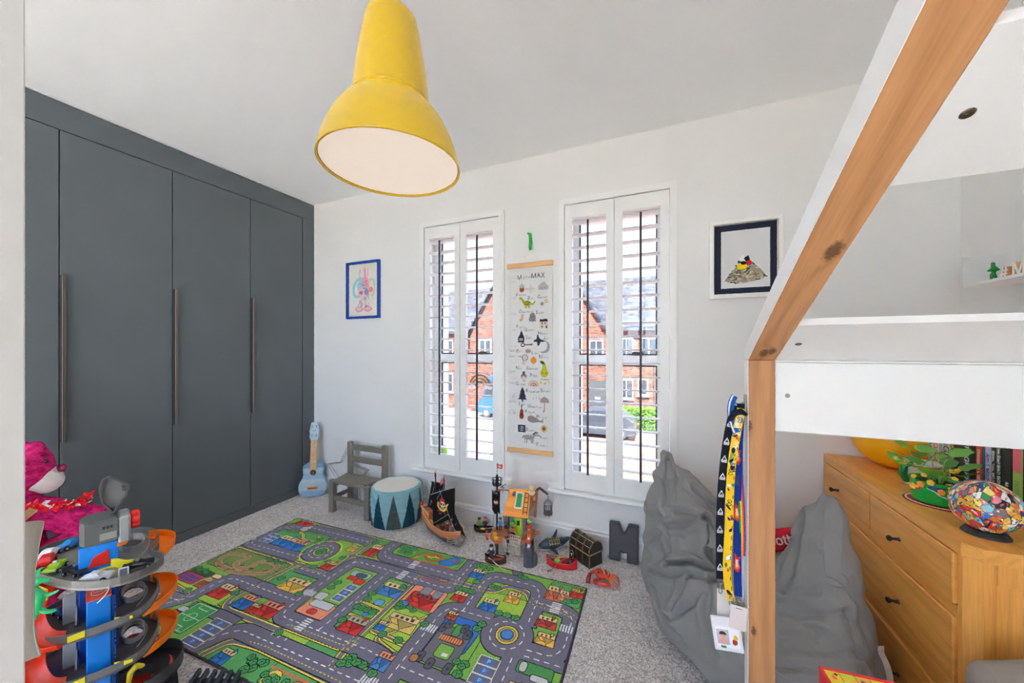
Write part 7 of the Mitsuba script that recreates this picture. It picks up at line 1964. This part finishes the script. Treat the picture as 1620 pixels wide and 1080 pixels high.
me, c = p.build(); M = np.eye(4); M[:3, 0], M[:3, 1], M[:3, 2], M[:3, 3] = ex_, ey_, nrm_, R[4, 5] + nrm_ * .0075 + np.array([.0, 0, .004])
t.part('skull_print', mv(me, M), 'cloth', colors=c, under=sm_)
for a_, b_ in (((.128, -.010, .352), (.225, -.006, .100)), ((-.055, -.056, .266), (-.105, .0, .34)), ((.02, -.052, .32), (.16, -.03, .10)), ((-.046, -.062, .085), (.10, -.035, .190)), ((.05, -.047, .33), (-.005, -.055, .25)), ((.16, -.02, .15), (.10, -.03, .10)), ((-.055, -.05, .27), (-.10, -.01, .24))):
    t.part('rope', rod(a_, b_, .0009, 5), 'plastic', col=(196, 192, 184))
for x, z, w_ in ((-.105, .355, -.012), (-.005, .352, -.040)):
    fl = sheet(np.array([[(x - .001, -.002, z + .028 - v * .03), (x + w_ * .5, -.006, z + .026 - v * .032 - (.02 if w_ < -.02 else 0)), (x + w_, -.002, z + .024 - v * .034 - (.03 if w_ < -.02 else 0))] for v in np.linspace(0, 1, 4)]), .001)
    t.part('flag', fl, 'cloth', col=(226, 120, 116), smooth=True, label='red and white striped flag')
    t.part('flag_pole', rod((x, 0, z - .01), (x, 0, z + .04), .0014, 6), 'plastic', col=BLK)
t.part('chest_on_deck', box(-.02, .03, -.03, .0, .068, .092, .003), 'plastic', col=(96, 64, 50)); t.part('barrel', lathe([(0, 0), (.011, 0), (.013, .012), (.011, .024), (0, .024)], 14).apply_transform(TR(-.075, -.028, .068)), 'plastic', col=(60, 120, 80), smooth=40)
t.part('cannon', rod((.03, -.05, .092), (.07, -.06, .094), .006, 12), 'plastic', col=(56, 56, 60)); t.part('deck_bench', box(-.10, -.05, -.05, -.04, .07, .094, .002), 'plastic', col=WOOD2)
FM = lambda x, y, z, a, s=1: SM @ TR(x, y, z) @ ROT('z', a - ang)
figure('pirate_figure', 'small pirate figure with dark pink hair at the stern of the pirate ship', FM(-.150, .0, .1335, 20), (60, 50, 60), (40, 36, 40), (120, 40, 70), s=.8)
figure('pirate_figure', 'small pirate figure in grey lying pose on the bow deck of the pirate ship', FM(.105, -.012, .071, 30), (120, 130, 146), (110, 116, 130), (60, 40, 34), s=.75, arm=(70, 60))
figure('pirate_figure', 'small pirate figure in a dark red coat amidships on the pirate ship', FM(.055, -.014, .0685, 30), (110, 50, 60), (60, 44, 40), (70, 60, 40), s=.8, hat=(90, 110, 70))

# --- small raft with two figures, behind the jib of the ship
t = Thing('black_rowing_boat', 'small black rowing boat with two figures between the ship and the hut', 'toy boat', M=TR(-1.075, 2.058, .002) @ ROT('z', 14))
def boat(t, L, W, H, col, inner, rimc):
    R = []
    for x in np.linspace(-1, 1, 17):
        b_ = W / 2 * (1 - abs(x) ** 2.4) ** .7 + .001; d_ = H * (1 + .45 * abs(x) ** 3)
        sec = [(x * L / 2, b_ * f, d_ * g + .012 * H / .03 * max(0, abs(x) - .6)) for f, g in ((0, .0), (.6, .05), (.9, .45), (1, 1.0))]
        R.append([(q[0], -q[1], q[2]) for q in sec[::-1]] + sec[1:])
    R = np.array(R)
    t.part('hull', sheet(R, .0022), 'plastic', col=col, smooth=40)
    t.part('rim', tube([R[i, 0] for i in range(17)] + [R[i, -1] for i in range(15, 0, -1)], .0026, 6, closed=True), 'plastic', col=rimc, smooth=True)
    for x in (-.3, .25): t.part('thwart', box(x * L - .006, x * L + .006, -W * .40, W * .40, H * .55, H * .66, .001), 'plastic', col=inner)
boat(t, .125, .055, .024, (30, 28, 32), (110, 70, 50), (44, 40, 44))
t.part('oar', rod((.01, -.02, .03), (.085, -.03, .048), .0022), 'plastic', col=(150, 150, 150)); t.part('oar_blade', box(.072, .096, -.036, -.026, .044, .050, .001), 'plastic', col=(170, 170, 170))
t.part('cargo', ell((.0, -.012, .022), (.016, .010, .008), 2), 'plastic', col=(240, 190, 40), smooth=True)
figure('pirate_figure', 'figure in a green shirt with a black bandana in the small black boat', TR(-1.100, 2.050, .016) @ ROT('z', 20), (96, 170, 60), (70, 60, 60), (24, 24, 30), s=1.05)
figure('pirate_figure', 'figure with bushy red hair and dark coat in the small black boat', TR(-1.062, 2.060, .018) @ ROT('z', 20), (44, 40, 66), (40, 36, 44), (206, 74, 40), s=1.12, beard=(206, 74, 40))

# --- the hut on a jetty
JM = TR(-.83, 1.925, .002) @ ROT('z', 8)
W2 = lambda x, y, z=0: np.linalg.inv(JM) @ np.array([x, y, z, 1.0])
t = Thing('pirate_hut', 'toy pirate hut with orange roof on a brown jetty with mast and crane', 'toy building', M=JM)
jet = Polygon([(-.105, -.055), (-.055, -.110), (-.018, -.085), (-.035, -.040), (.13, -.055), (.150, .06), (.13, .10), (-.06, .09), (-.12, .03)])
pl = []
for k in range(11):
    s_ = jet.intersection(sbox(-.2, -.12 + k * .021, .2, -.12 + k * .021 + .0196))
    if not s_.is_empty: t.part('deck_plank', extr(s_, .086 + .0008 * (k % 2), .094 + .0008 * (k % 2)), 'plastic', col=((190, 112, 72), (176, 102, 66), (200, 124, 84))[k % 3])
for x, y in ((-.09, .02), (-.05, -.09), (.11, -.045), (.12, .08), (-.03, .075), (.0, -.045)):
    t.part('leg', rod((x, y, 0), (x, y, .087), .008, 10), 'plastic', col=(50, 52, 58))
wl = cat([box(-.012, .100, .005, .085, .096, .230)])
t.part('wall', wl, 'plastic', col=(120, 118, 124))
for x in (-.014, .098): t.part('corner_post', box(x, x + .010, -.004, .006, .096, .232, .001), 'plastic', col=(64, 60, 66))
d_ = t.part('door', box(.030, .072, -.002, .006, .097, .196, .002), 'plastic', col=(166, 206, 40), label='lime green door'); t.part('door_window', box(.043, .060, -.004, -.0015, .155, .182, .001), 'plastic', col=(50, 56, 60), under=d_)
t.part('door_frame', mv(extr(sbox(.024, .096, .078, .204).difference(sbox(.030, .096, .072, .197)), 0, .004), TR(0, .004, 0), ROT('x', 90)), 'plastic', col=(150, 150, 148))
# sloped roof towards the room, in planks
for k in range(6):
    z0, z1 = .222 + k * .0205, .222 + (k + 1) * .0205 + .003
    y0, y1 = -.040 + k * .0135, -.040 + (k + 1) * .0135
    x0_, x1_ = -.030 + k * .0035, .120 - k * .0004
    pr = [[(x0_, y0 - .004, z0), (x1_, y0 - .004, z0)], [(x0_ + .003, y1 - .004, z1), (x1_, y1 - .004, z1)]]
    t.part('roof_plank', sheet(np.array(pr), .004), 'plastic', col=((240, 150, 40), (232, 140, 36), (246, 160, 50))[k % 3])
t.part('roof_back', sheet(np.array([[(-.010, .043, .347), (.118, .043, .347)], [(-.030, .125, .224), (.120, .125, .224)]]), .004), 'plastic', col=(220, 134, 40))
t.part('gable', mv(extr(Polygon([(-.03, .224), (.115, .224), (.045, .335)]), 0, .004), TR(.112, 0, 0), ROT('z', 90), ROT('x', 90)), 'plastic', col=(150, 96, 66)); t.part('gable', mv(extr(Polygon([(-.03, .224), (.115, .224), (.045, .335)]), 0, .004), TR(-.018, 0, 0), ROT('z', 90), ROT('x', 90)), 'plastic', col=(150, 96, 66))
def on_roof(u_, v_, off): # u along x 0..1, v up the slope 0..1
    return np.array([-.03 + .15 * u_ + .01 * v_ * (1 - u_), -.044 + .081 * v_ - .84 * off, .222 + .123 * v_ + .55 * off])
def rpanel(u0, v0, u1, v1, off, th): return sheet(np.array([[on_roof(u0, v0, off), on_roof(u1, v0, off)], [on_roof(u0, v1, off), on_roof(u1, v1, off)]]), th)
rw = t.part('roof_window', rpanel(.40, .30, .72, .92, .005, .005), 'plastic', col=(226, 226, 220), label='white framed roof hatch'); t.part('hatch_panel', rpanel(.45, .36, .67, .87, .0085, .003), 'plastic', col=(34, 140, 60), under=rw, label='green hatch panel')
for u_ in (.78, .93): t.part('ladder', tube([on_roof(u_, .1, .006), on_roof(u_, .95, .006)], .0020, 6), 'plastic', col=(70, 44, 36))
for v_ in (.2, .38, .56, .74, .9): t.part('ladder_rung', tube([on_roof(.77, v_, .007), on_roof(.94, v_, .007)], .0018, 6), 'plastic', col=(70, 44, 36))
t.part('parrot', cat([ell(on_roof(.30, .80, .014), (.008, .006, .011), 2), ell(on_roof(.33, .88, .018), (.006, .005, .005), 2)]), 'plastic', col=(50, 70, 120), smooth=True)
# mast with crow's nest, banner and flag
mx, my = W2(-.925, 1.95)[:2]
t.part('mast', rod((mx, my, .095), (mx, my, .425), .006, 10), 'plastic', col=BLK); t.part('flag_pole', rod((mx, my, .42), (mx, my, .495), .0015, 6), 'plastic', col=(60, 60, 66))
nest = t.part('nest_floor', lathe([(0, .362), (.026, .362), (.028, .366), (0, .367)], 20).apply_transform(TR(mx, my, 0)), 'plastic', col=BLK)
for k in range(12): t.part('nest_rail', rod((mx + .027 * math.cos(k * .524), my + .027 * math.sin(k * .524), .364), (mx + .030 * math.cos(k * .524), my + .030 * math.sin(k * .524), .402), .0022, 6), 'plastic', col=BLK, under=nest)
t.part('nest_ring', tube([(mx + .030 * math.cos(a), my + .030 * math.sin(a), .400) for a in np.linspace(0, 6.28, 21)[:-1]], .0024, 6, closed=True), 'plastic', col=BLK, under=nest)
fk = t.part('flag', sheet(np.array([[(mx + .002 + u_ * .032, my - .002 - .003 * math.sin(u_ * 5), .492 - v_ * .026 - u_ * .004) for u_ in np.linspace(0, 1, 6)] for v_ in np.linspace(0, 1, 4)]), .0009), 'cloth', col=(206, 60, 60), smooth=True, label='red flag')
t.part('flag_cross', cat([bar((mx + .004, my - .006, .480), (mx + .030, my - .006, .474), .0015, .004), bar((mx + .017, my - .006, .490), (mx + .017, my - .006, .464), .004, .0015, up=(0, 1, 0))]), 'cloth', col=(236, 226, 226), under=fk)
bn = t.part('banner', sheet(np.array([[(mx - .028 + u_ * .050, my - .010 - .004 * math.sin(u_ * 6 + v_ * 4), .326 - v_ * (.128 - .012 * math.cos(u_ * 9))) for u_ in np.linspace(0, 1, 8)] for v_ in np.linspace(0, 1, 9)]), .001), 'cloth', col=BLK, smooth=True, label='black banner with a figure head')
p = Print(); p.circ(0, .0, .013, (236, 196, 160)); p.poly([(-.014, .004), (-.010, .016), (.010, .016), (.014, .004)], (60, 40, 34)); p.circ(-.005, .001, .0025, (20, 20, 20)); p.circ(.005, .001, .0025, (20, 20, 20)); p.poly([(-.016, -.006), (-.008, -.016), (.010, -.016), (.018, -.004), (.0, -.010)], (206, 110, 50)); p.rect(-.012, .050, .012, .053, (206, 206, 206)); p.rect(-.016, .042, .016, .0435, (150, 80, 70))
me, c = p.build(); t.part('banner_print', mv(me, TR(mx - .002, my - .0165, .268), ROT('x', 90)), 'cloth', colors=c, under=bn)
t.part('yard', rod((mx - .032, my - .008, .328), (mx + .026, my - .008, .330), .0028), 'plastic', col=(90, 50, 40))
t.part('beam', tube([(mx, my, .333), (mx + .05, my + .004, .336), (mx + .10, my + .01, .330)], .0046, 8), 'plastic', col=(176, 106, 70), smooth=True)
t.part('net', cat([rod((mx - .018, my - .006, .375), (mx - .014, my - .006, .33), .0012, 5), rod((mx - .010, my - .004, .375), (mx - .010, my - .006, .33), .0012, 5), rod((mx - .020, my - .01, .197), (mx - .024, my - .012, .10), .0012, 5), rod((mx - .012, my - .01, .197), (mx - .02, my - .012, .10), .0012, 5)]), 'plastic', col=(120, 116, 110))
t.part('crossbow', cat([rod((mx + .022, my - .01, .352), (mx + .06, my - .012, .378), .0022, 6), rod((mx + .03, my - .012, .356), (mx + .052, my - .016, .356), .002, 6), rod((mx + .040, my - .012, .36), (mx + .040, my - .012, .326), .0015, 6)]), 'plastic', col=(70, 70, 76))
# crane at the right with hanging cage
cx, cy = W2(-.69, 1.975)[:2]
t.part('crane_post', tube([(cx, cy, .20), (cx + .004, cy, .28), (cx + .012, cy, .362)], .007, 8), 'plastic', col=(160, 96, 64), smooth=True); t.part('crane_branch', tube([(cx + .006, cy, .27), (cx - .014, cy - .01, .31), (cx + .004, cy - .01, .345)], .005, 8), 'plastic', col=(176, 110, 74), smooth=True)
t.part('crane_arm', bar((cx + .028, cy - .01, .378), (cx + .078, cy - .012, .346), .010, .013, bevel=.002), 'plastic', col=(64, 56, 54)); t.part('crane_arm', bar((cx + .010, cy - .01, .362), (cx + .034, cy - .01, .380), .008, .012, bevel=.002), 'plastic', col=(64, 56, 54))
t.part('capstan', cat([mv(lathe([(0, 0), (.020, 0), (.020, .006), (0, .006)], 18), TR(cx - .018, cy - .012, .352), ROT('x', 75)), ell((cx - .018, cy - .02, .372), (.017, .010, .017), 2)]), 'plastic', col=(226, 190, 140), smooth=40)
for a in np.linspace(0, 6.28, 9)[:-1]: t.part('capstan_spoke', rod((cx - .018 + .018 * math.cos(a), cy - .012, .358 + .012 * math.sin(a)), (cx - .018 + .027 * math.cos(a), cy - .014, .358 + .018 * math.sin(a)), .0022, 6), 'plastic', col=BLK)
t.part('chain_link', cat([tube([(cx + .078 + .003 * math.cos(a), cy - .012, .330 - k * .008 + .005 * math.sin(a)) for a in np.linspace(0, 6.28, 9)[:-1]], .001, 5, closed=True) for k in range(2)]), 'plastic', col=(40, 40, 44), kind='stuff')
gx, gy = cx + .078, cy - .012
cg = t.part('cage_top', lathe([(0, .320), (.006, .318), (.018, .308), (.026, .298), (.026, .294), (.020, .294), (0, .296)], 18).apply_transform(TR(gx, gy, 0)), 'plastic', col=(112, 112, 118), smooth=40)
for k in range(11): t.part('cage_bar', rod((gx + .023 * math.cos(k * .571), gy + .023 * math.sin(k * .571), .238), (gx + .023 * math.cos(k * .571), gy + .023 * math.sin(k * .571), .296), .0020, 6), 'plastic', col=(84, 84, 92), under=cg)
t.part('cage_floor', lathe([(0, .226), (.016, .228), (.026, .236), (.027, .242), (0, .242)], 18).apply_transform(TR(gx, gy, 0)), 'plastic', col=(80, 80, 88), smooth=40, under=cg)
for a in np.linspace(0, 6.28, 7)[:-1]: t.part('cage_spike', lathe([(0, -.010), (.004, .002), (0, .003)], 8).apply_transform(TR(gx + .022 * math.cos(a), gy + .022 * math.sin(a), .230)), 'plastic', col=(80, 80, 88), under=cg)
# grille gate on the front of the jetty and steps
def grille(c0, wv, hv, n, m_, nm):
    c0, wv, hv = map(np.array, (c0, wv, hv))
    for k in range(n + 1): t.part(nm, rod(c0 + wv * k / n, c0 + wv * k / n + hv, .0023, 6), 'plastic', col=(214, 206, 190))
    for k in range(m_ + 1): t.part(nm, rod(c0 + hv * k / m_, c0 + hv * k / m_ + wv, .0019, 6), 'plastic', col=(214, 206, 190))
a_ = W2(-.868, 1.858)[:2]; b_ = W2(-.735, 1.846)[:2]
grille((*a_, .034), (b_[0] - a_[0], b_[1] - a_[1], 0), (0, 0, .046), 11, 2, 'gate_bar')
a_ = W2(-.800, 1.850)[:2]; b_ = W2(-.738, 1.846)[:2]
grille((*a_, .082), (b_[0] - a_[0], b_[1] - a_[1], 0), (.004, .018, .046), 5, 3, 'gate_bar')
t.part('hatch', box(-.045 + .03, .0, -.052, -.028, .0956, .0985, .001), 'plastic', col=(56, 62, 76)); t.part('crates', cat([box(-.092, -.068, -.05, -.03, .095, .112, .002), mv(box(-.012, .012, -.01, .01, 0, .014, .002), TR(-.06, -.075, .095), ROT('z', 30))]), 'plastic', col=(240, 186, 40), kind='stuff'); t.part('barrel', lathe([(0, 0), (.010, 0), (.012, .012), (.010, .024), (0, .024)], 14).apply_transform(TR(-.098, .0, .096)), 'plastic', col=(176, 116, 84), smooth=40)
t.part('side_ramp', mv(box(-.012, .012, -.035, .035, 0, .006, .001), TR(.155, .045, .10), ROT('x', -12)), 'plastic', col=(200, 116, 70)); t.part('shield', mv(lathe([(0, 0), (.016, 0), (.012, .004), (0, .005)], 4), TR(.116, -.006, .19), ROT('y', 20), ROT('x', 80)), 'plastic', col=(150, 200, 80))
for k in range(4): t.part('musket', rod((W2(-.885, 1.975)[0] + k * .006, W2(-.885, 1.975)[1], .095), (W2(-.885, 1.975)[0] - .008 + k * .009, W2(-.885, 1.975)[1], .175 + .012 * k), .0026, 6), 'plastic', col=BLK)
figure('pirate_figure', 'figure with a lime green hat standing left of the green hut door', TR(-.803, 1.908, .0975), (190, 110, 50), (50, 40, 46), (40, 34, 34), hat=(90, 206, 50), beard=(40, 34, 34), s=1.12, arm=(60, 40))
figure('pirate_figure', 'figure in orange with dark face paint standing right of the green hut door', TR(-.703, 1.905, .0975) @ ROT('z', -15), (226, 100, 30), (240, 150, 40), (150, 70, 40), s=1.15, arm=(50, 70), hat=(190, 60, 40))
figure('pirate_figure', 'small figure in a blue shirt by the muskets at the foot of the mast', TR(-.905, 1.955, .0975) @ ROT('z', 20), (60, 150, 206), (110, 60, 50), (60, 100, 90), s=1.0)
# rock pillar with a figure on top
t = Thing('rock_pillar', 'dark blue grey plastic rock pillar at the right front corner of the jetty', 'toy rock', M=TR(-.676, 1.835, .001))
rk = extr(Polygon([(-.024, -.018), (-.004, -.026), (.020, -.016), (.030, .006), (.018, .026), (-.014, .024), (-.028, .006)]), 0, .100); rk = rk.subdivide_to_size(.012); V = np.array(rk.vertices); V[:, :2] *= (1.12 - 2.4 * V[:, 2] + 6 * V[:, 2] ** 2)[:, None]; rk.vertices = V
t.part('body', jitter(rk, .003, 50, 3), 'plastic', col=(74, 80, 90), smooth=25); t.part('foot', jitter(ell((.026, .014, .028), (.018, .018, .044), 2), .004, 60, 2).slice_plane([0, 0, 0.0], [0, 0, 1]), 'plastic', col=(66, 72, 82))
figure('pirate_figure', 'little white and red figure sitting on top of the rock pillar', TR(-.678, 1.835, .100), (206, 60, 70), (226, 226, 226), (240, 240, 240), s=.72)

# --- rowing boat with a captain in front of the hut
t = Thing('brown_rowing_boat', 'small brown rowing boat with orange inside and yellow oar, in front of the hut', 'toy boat', M=TR(-.856, 1.784, .002) @ ROT('z', 12))
boat(t, .120, .054, .028, (66, 40, 38), (226, 84, 40), (84, 54, 48)); t.part('lining', box(-.04, .045, -.017, .017, .008, .016, .003), 'plastic', col=(226, 84, 40)); t.part('oar', rod((-.035, -.018, .036), (.045, -.050, .004), .0022), 'plastic', col=(226, 196, 130)); t.part('oar_blade', mv(box(-.016, .016, -.006, .006, 0, .002, .0006), TR(.058, -.055, .003), ROT('z', -24)), 'plastic', col=(226, 196, 130)); t.part('oar', rod((.0, .02, .03), (.075, .01, .026), .002), 'plastic', col=(206, 176, 120))
figure('pirate_figure', 'captain figure with white skull face and dark blue coat in the brown rowing boat', TR(-.878, 1.778, .019) @ ROT('z', 10), (40, 46, 62), (50, 60, 84), (40, 36, 40), skin=(226, 220, 206), s=1.15, beard=(206, 206, 206), arm=(60, 30))
figure('pirate_figure', 'small red and white figure leaning over the left corner of the jetty', TR(-.925, 1.822, .0975) @ ROT('x', 12), (206, 110, 60), (196, 70, 60), (170, 60, 50), s=.75)

# --- whale, chest, red boat, crab
t = Thing('toy_shark', 'dark blue grey toy shark wearing a yellow rope net, left of the chest', 'toy shark', M=TR(-.602, 2.035, .002) @ ROT('z', 40))
P = spl([(-.085, 0, .026), (-.05, 0, .034), (0, 0, .038), (.05, 0, .038), (.095, .004, .046), (.125, .010, .052)], 24, False); rz = np.interp(np.linspace(0, 1, 24), [0, .06, .2, .45, .7, .9, 1], [.010, .020, .031, .033, .022, .010, .006])
t.part('body', tube(P, rz, 18, ry=rz * .95), 'plastic', col=(44, 66, 84), smooth=True)
t.part('belly', tube(P[:16] - [0, 0, .006], rz[:16] * .88, 16), 'plastic', col=(206, 206, 204), smooth=True, label='pale belly')
fin = lambda q, h_, y: mv(extr(Polygon(q).buffer(.001), 0, .006), TR(0, .003, 0), ROT('x', 90))
t.part('dorsal_fin', fin([(-.005, .066), (.022, .070), (.030, .112), (.016, .098)], 0, 0), 'plastic', col=(36, 56, 74))
for s in (-1, 1): t.part('side_fin', mv(extr(Polygon([(-.02, 0), (.012, 0), (.020, -.05), (.010, -.044)]), 0, .005), TR(-.012, s * -.026 if s > 0 else .026, .022), ROT('x', 20 * s), np.diag([1, float(s), 1, 1]) if s > 0 else np.diag([1, -1.0, 1, 1])), 'plastic', col=(36, 56, 74))
t.part('tail_fin', cat([fin([(.115, .050), (.128, .052), (.150, .082), (.138, .078)], 0, 0), fin([(.115, .050), (.128, .052), (.146, .026), (.132, .03)], 0, 0)]), 'plastic', col=(36, 56, 74))
nt = []
for k in range(5):
    x = -.03 + k * .016; i = int(np.clip((x + .085) / .21 * 23, 0, 23)); r_ = rz[i] + .0015
    nt.append(tube([(x, r_ * math.cos(a), P[i][2] + r_ * math.sin(a)) for a in np.linspace(.05, math.pi - .05, 12)], .0016, 5))
for a in (.3, .9, 1.57, 2.2, 2.84): nt.append(tube([(P[i][0], (rz[i] + .0015) * math.cos(a), P[i][2] + (rz[i] + .0015) * math.sin(a)) for i in range(6, 14)], .0016, 5))
t.part('net', cat(nt), 'plastic', col=(222, 190, 110), smooth=True, kind='stuff', label='yellow rope net')
for s in (-1, 1): t.part('eye', ell((-.066, s * .0225, .036), (.003, .002, .003), 1), 'gloss', col=(16, 16, 18))

cm = np.eye(4); ux = np.array([.135, -.088, 0]); ux /= np.linalg.norm(ux); uy = np.array([-ux[1], ux[0], 0]); cm[:3, 0], cm[:3, 1], cm[:3, 2], cm[:3, 3] = ux, uy, (0, 0, 1), (-.402, 2.012, .001)
t = Thing('treasure_chest', 'black toy treasure chest with domed lid and brass studded bands', 'toy chest', M=cm)
L, D, H = .156, .100, .072
t.part('body', box(-L / 2, L / 2, -D / 2, D / 2, 0, H, .003), 'plastic', col=(32, 30, 30))
arc = [(D / 2 * math.cos(a), H + .062 * math.sin(a)) for a in np.linspace(0, math.pi, 15)]
lid = mv(extr(Polygon(arc), -L / 2, L / 2), np.array([[0, 0, 1, 0], [1, 0, 0, 0], [0, 1, 0, 0], [0, 0, 0, 1.0]])); lk = t.part('lid', lid, 'plastic', col=(36, 33, 33), smooth=35)
def band(x, w_): return sheet(np.array([[(x + u_ * w_, (D / 2 + .0022) * math.cos(a), H + .0642 * math.sin(a)) for u_ in (-.5, .5)] for a in np.linspace(.02, math.pi - .02, 17)]), .002)
for x in (-.075, -.026, .026, .075):
    bkk = t.part('band', band(x, .008), 'plastic', col=(96, 76, 46), smooth=50, under=lk)
    for a in np.linspace(.25, 2.3, 6): t.part('stud', ell((x, (D / 2 + .003) * math.cos(a + .5), H + .0655 * math.sin(a + .5)), .0022, 1), 'plastic', col=(206, 170, 90), under=lk)
    t.part('body_band', cat([box(x - .004, x + .004, -D / 2 - .0018, -D / 2 + .001, .002, H, .0006)]), 'plastic', col=(84, 66, 42))
for a in (.62, 1.25, 1.9, 2.52): t.part('ridge', rod((-L / 2, (D / 2 + .001) * math.cos(a), H + .063 * math.sin(a)), (L / 2, (D / 2 + .001) * math.cos(a), H + .063 * math.sin(a)), .0014, 6), 'plastic', col=(206, 186, 140), under=lk)
t.part('rim', cat([box(-L / 2 - .002, L / 2 + .002, -D / 2 - .002, D / 2 + .002, H - .004, H + .003, .001)]), 'plastic', col=(150, 120, 70)); 
for k in range(14): t.part('stud', ell((-L / 2 + L * (k + .5) / 14, -D / 2 - .0025, H), .002, 1), 'plastic', col=(222, 196, 130))
t.part('edge_band', cat([box(L / 2 - .003, L / 2 + .002, -D / 2 - .002, -D / 2 + .003, .0, H, .001)]), 'plastic', col=(110, 86, 56))
t = Thing('pirate_shield', 'small black skull plaque with gold rim leaning on the front of the chest', 'toy', M=cm @ TR(-.052, -.060, .001) @ ROT('x', -14))
t.part('plaque', mv(extr(Polygon([(-.014, 0), (.014, 0), (.016, .03), (.0, .045), (-.016, .03)]), 0, .004), ROT('x', 90)), 'plastic', col=(26, 26, 32)); t.part('rim', tube([(x, -.004, z) for x, z in ((-.014, 0), (.014, 0), (.016, .03), (.0, .045), (-.016, .03))], .0018, 6, closed=True), 'plastic', col=(206, 160, 70)); t.part('emblem', cat([ell((0, -.0045, .024), (.006, .0015, .006), 2), box(-.003, .003, -.0055, -.0042, .012, .018)]), 'plastic', col=(206, 214, 222))

t = Thing('red_rowing_boat', 'bright red toy rowing boat with cargo in front of the shark and chest', 'toy boat', M=TR(-.507, 1.886, .002) @ ROT('z', 6))
boat(t, .165, .062, .036, (190, 26, 36), (120, 70, 50), (206, 40, 48)); t.part('cannon', cat([rod((-.085, .0, .050), (-.045, .004, .046), .007, 12), rod((-.06, .0, .034), (-.06, 0, .05), .004)]), 'plastic', col=(84, 88, 90)); t.part('oar', rod((.02, .0, .055), (-.05, -.048, .003), .0022), 'plastic', col=(130, 120, 104)); t.part('oar_blade', mv(box(-.014, .014, -.005, .005, 0, .002, .0006), TR(-.058, -.053, .003), ROT('z', 35)), 'plastic', col=(110, 100, 90))
for k, (x, y, c_) in enumerate(((.035, .004, (36, 38, 44)), (.050, -.006, (44, 46, 54)), (.045, .012, (30, 32, 36)))): t.part('cannon_ball', ell((x, y, .034 + .004 * k), .011, 2), 'plastic', col=c_, smooth=True)
t.part('net_heap', jitter(ell((-.025, .0, .028), (.022, .016, .014), 3), .004, 90, 2), 'plastic', col=(110, 190, 60), smooth=True); t.part('sword', bar((-.03, -.01, .05), (.015, .008, .058), .003, .006), 'plastic', col=(206, 180, 120))
figure('pirate_figure', 'tiny figure in red leaning over the cargo of the red rowing boat', TR(-.543, 1.884, .018) @ ROT('z', 40), (190, 40, 60), (70, 60, 60), (90, 60, 40), s=.6)

t = Thing('toy_crab', 'orange red plastic toy crab with large claws at the edge of the carpet', 'toy crab', M=TR(-.282, 1.860, .002) @ ROT('z', 20))
sh_ = jitter(ell((0, 0, .030), (.036, .030, .016), 3), .003, 70, 2)
t.part('shell', sh_, 'plastic', col=(196, 60, 36), smooth=True)
for k in range(5): t.part('shell_stripe', tube([((-.022 + k * .011) + .004 * math.sin(v * 3), -.020 + v * .04, .0455 - 9 * abs((-.022 + k * .011)) ** 2 - 10 * (v - .5) ** 2 * .0009 / .0009 * .0008) for v in np.linspace(.1, .9, 6)], .0022, 6), 'plastic', col=((240, 226, 206), (120, 30, 26))[k % 2], smooth=True)
for k in range(6): t.part('shell_spike', lathe([(.004, 0), (0, .014)], 8).apply_transform(TR(.030 * math.cos(.4 + k * .45), .026 * math.sin(.4 + k * .45), .036)), 'plastic', col=(214, 90, 40))
for k in range(4):
    for s in (1,):
        a = -1.15 + k * .34; q = np.array([math.cos(a), math.sin(a), 0])
        t.part('leg', tube([q * .028 + [0, 0, .026], q * .052 + [0, 0, .038], q * .072 + [0, 0, .022], q * .082 + [0, 0, .001]], [.0044, .004, .0032, .0014], 8), 'plastic', col=(236, 104, 40), smooth=True)
for k in range(3):
    a = 1.7 + k * .3; q = np.array([math.cos(a), math.sin(a), 0]); t.part('leg', tube([q * .028 + [0, 0, .026], q * .046 + [0, 0, .036], q * .06 + [0, 0, .020], q * .066 + [0, 0, .001]], [.0042, .004, .003, .0014], 8), 'plastic', col=(222, 90, 40), smooth=True)
for pts, r_ in (([(-.026, .004, .028), (-.052, .012, .036), (-.070, .0, .030)], .006), ([(-.016, -.022, .026), (-.052, -.034, .016), (-.020, -.046, .014)], .007)):
    ak = t.part('claw_arm', tube(spl(pts, 12, False), r_, 10), 'plastic', col=(176, 40, 34), smooth=True)
t.part('claw', chain([(((-.068, .0, .030), .009), ((-.080, -.022, .018), .011)), (((-.080, -.022, .018), .010), ((-.074, -.040, .012), .003)), (((-.080, -.022, .018), .009), ((-.090, -.036, .012), .003))], .004, 2), 'plastic', col=(140, 30, 34), smooth=True)
t.part('claw', chain([(((-.028, -.046, .014), .009), ((.004, -.050, .014), .010)), (((.004, -.050, .014), .009), ((.026, -.046, .014), .003)), (((.004, -.050, .014), .008), ((.022, -.058, .012), .003))], .004, 2), 'plastic', col=(206, 64, 40), smooth=True)
for s in (-1, 1): t.part('eye', cat([rod((-.020 + .0, -.012 * s, .040), (-.026, -.012 * s, .050), .0014, 6), ell((-.026, -.012 * s, .052), .0028, 1)]), 'plastic', col=(30, 20, 20))
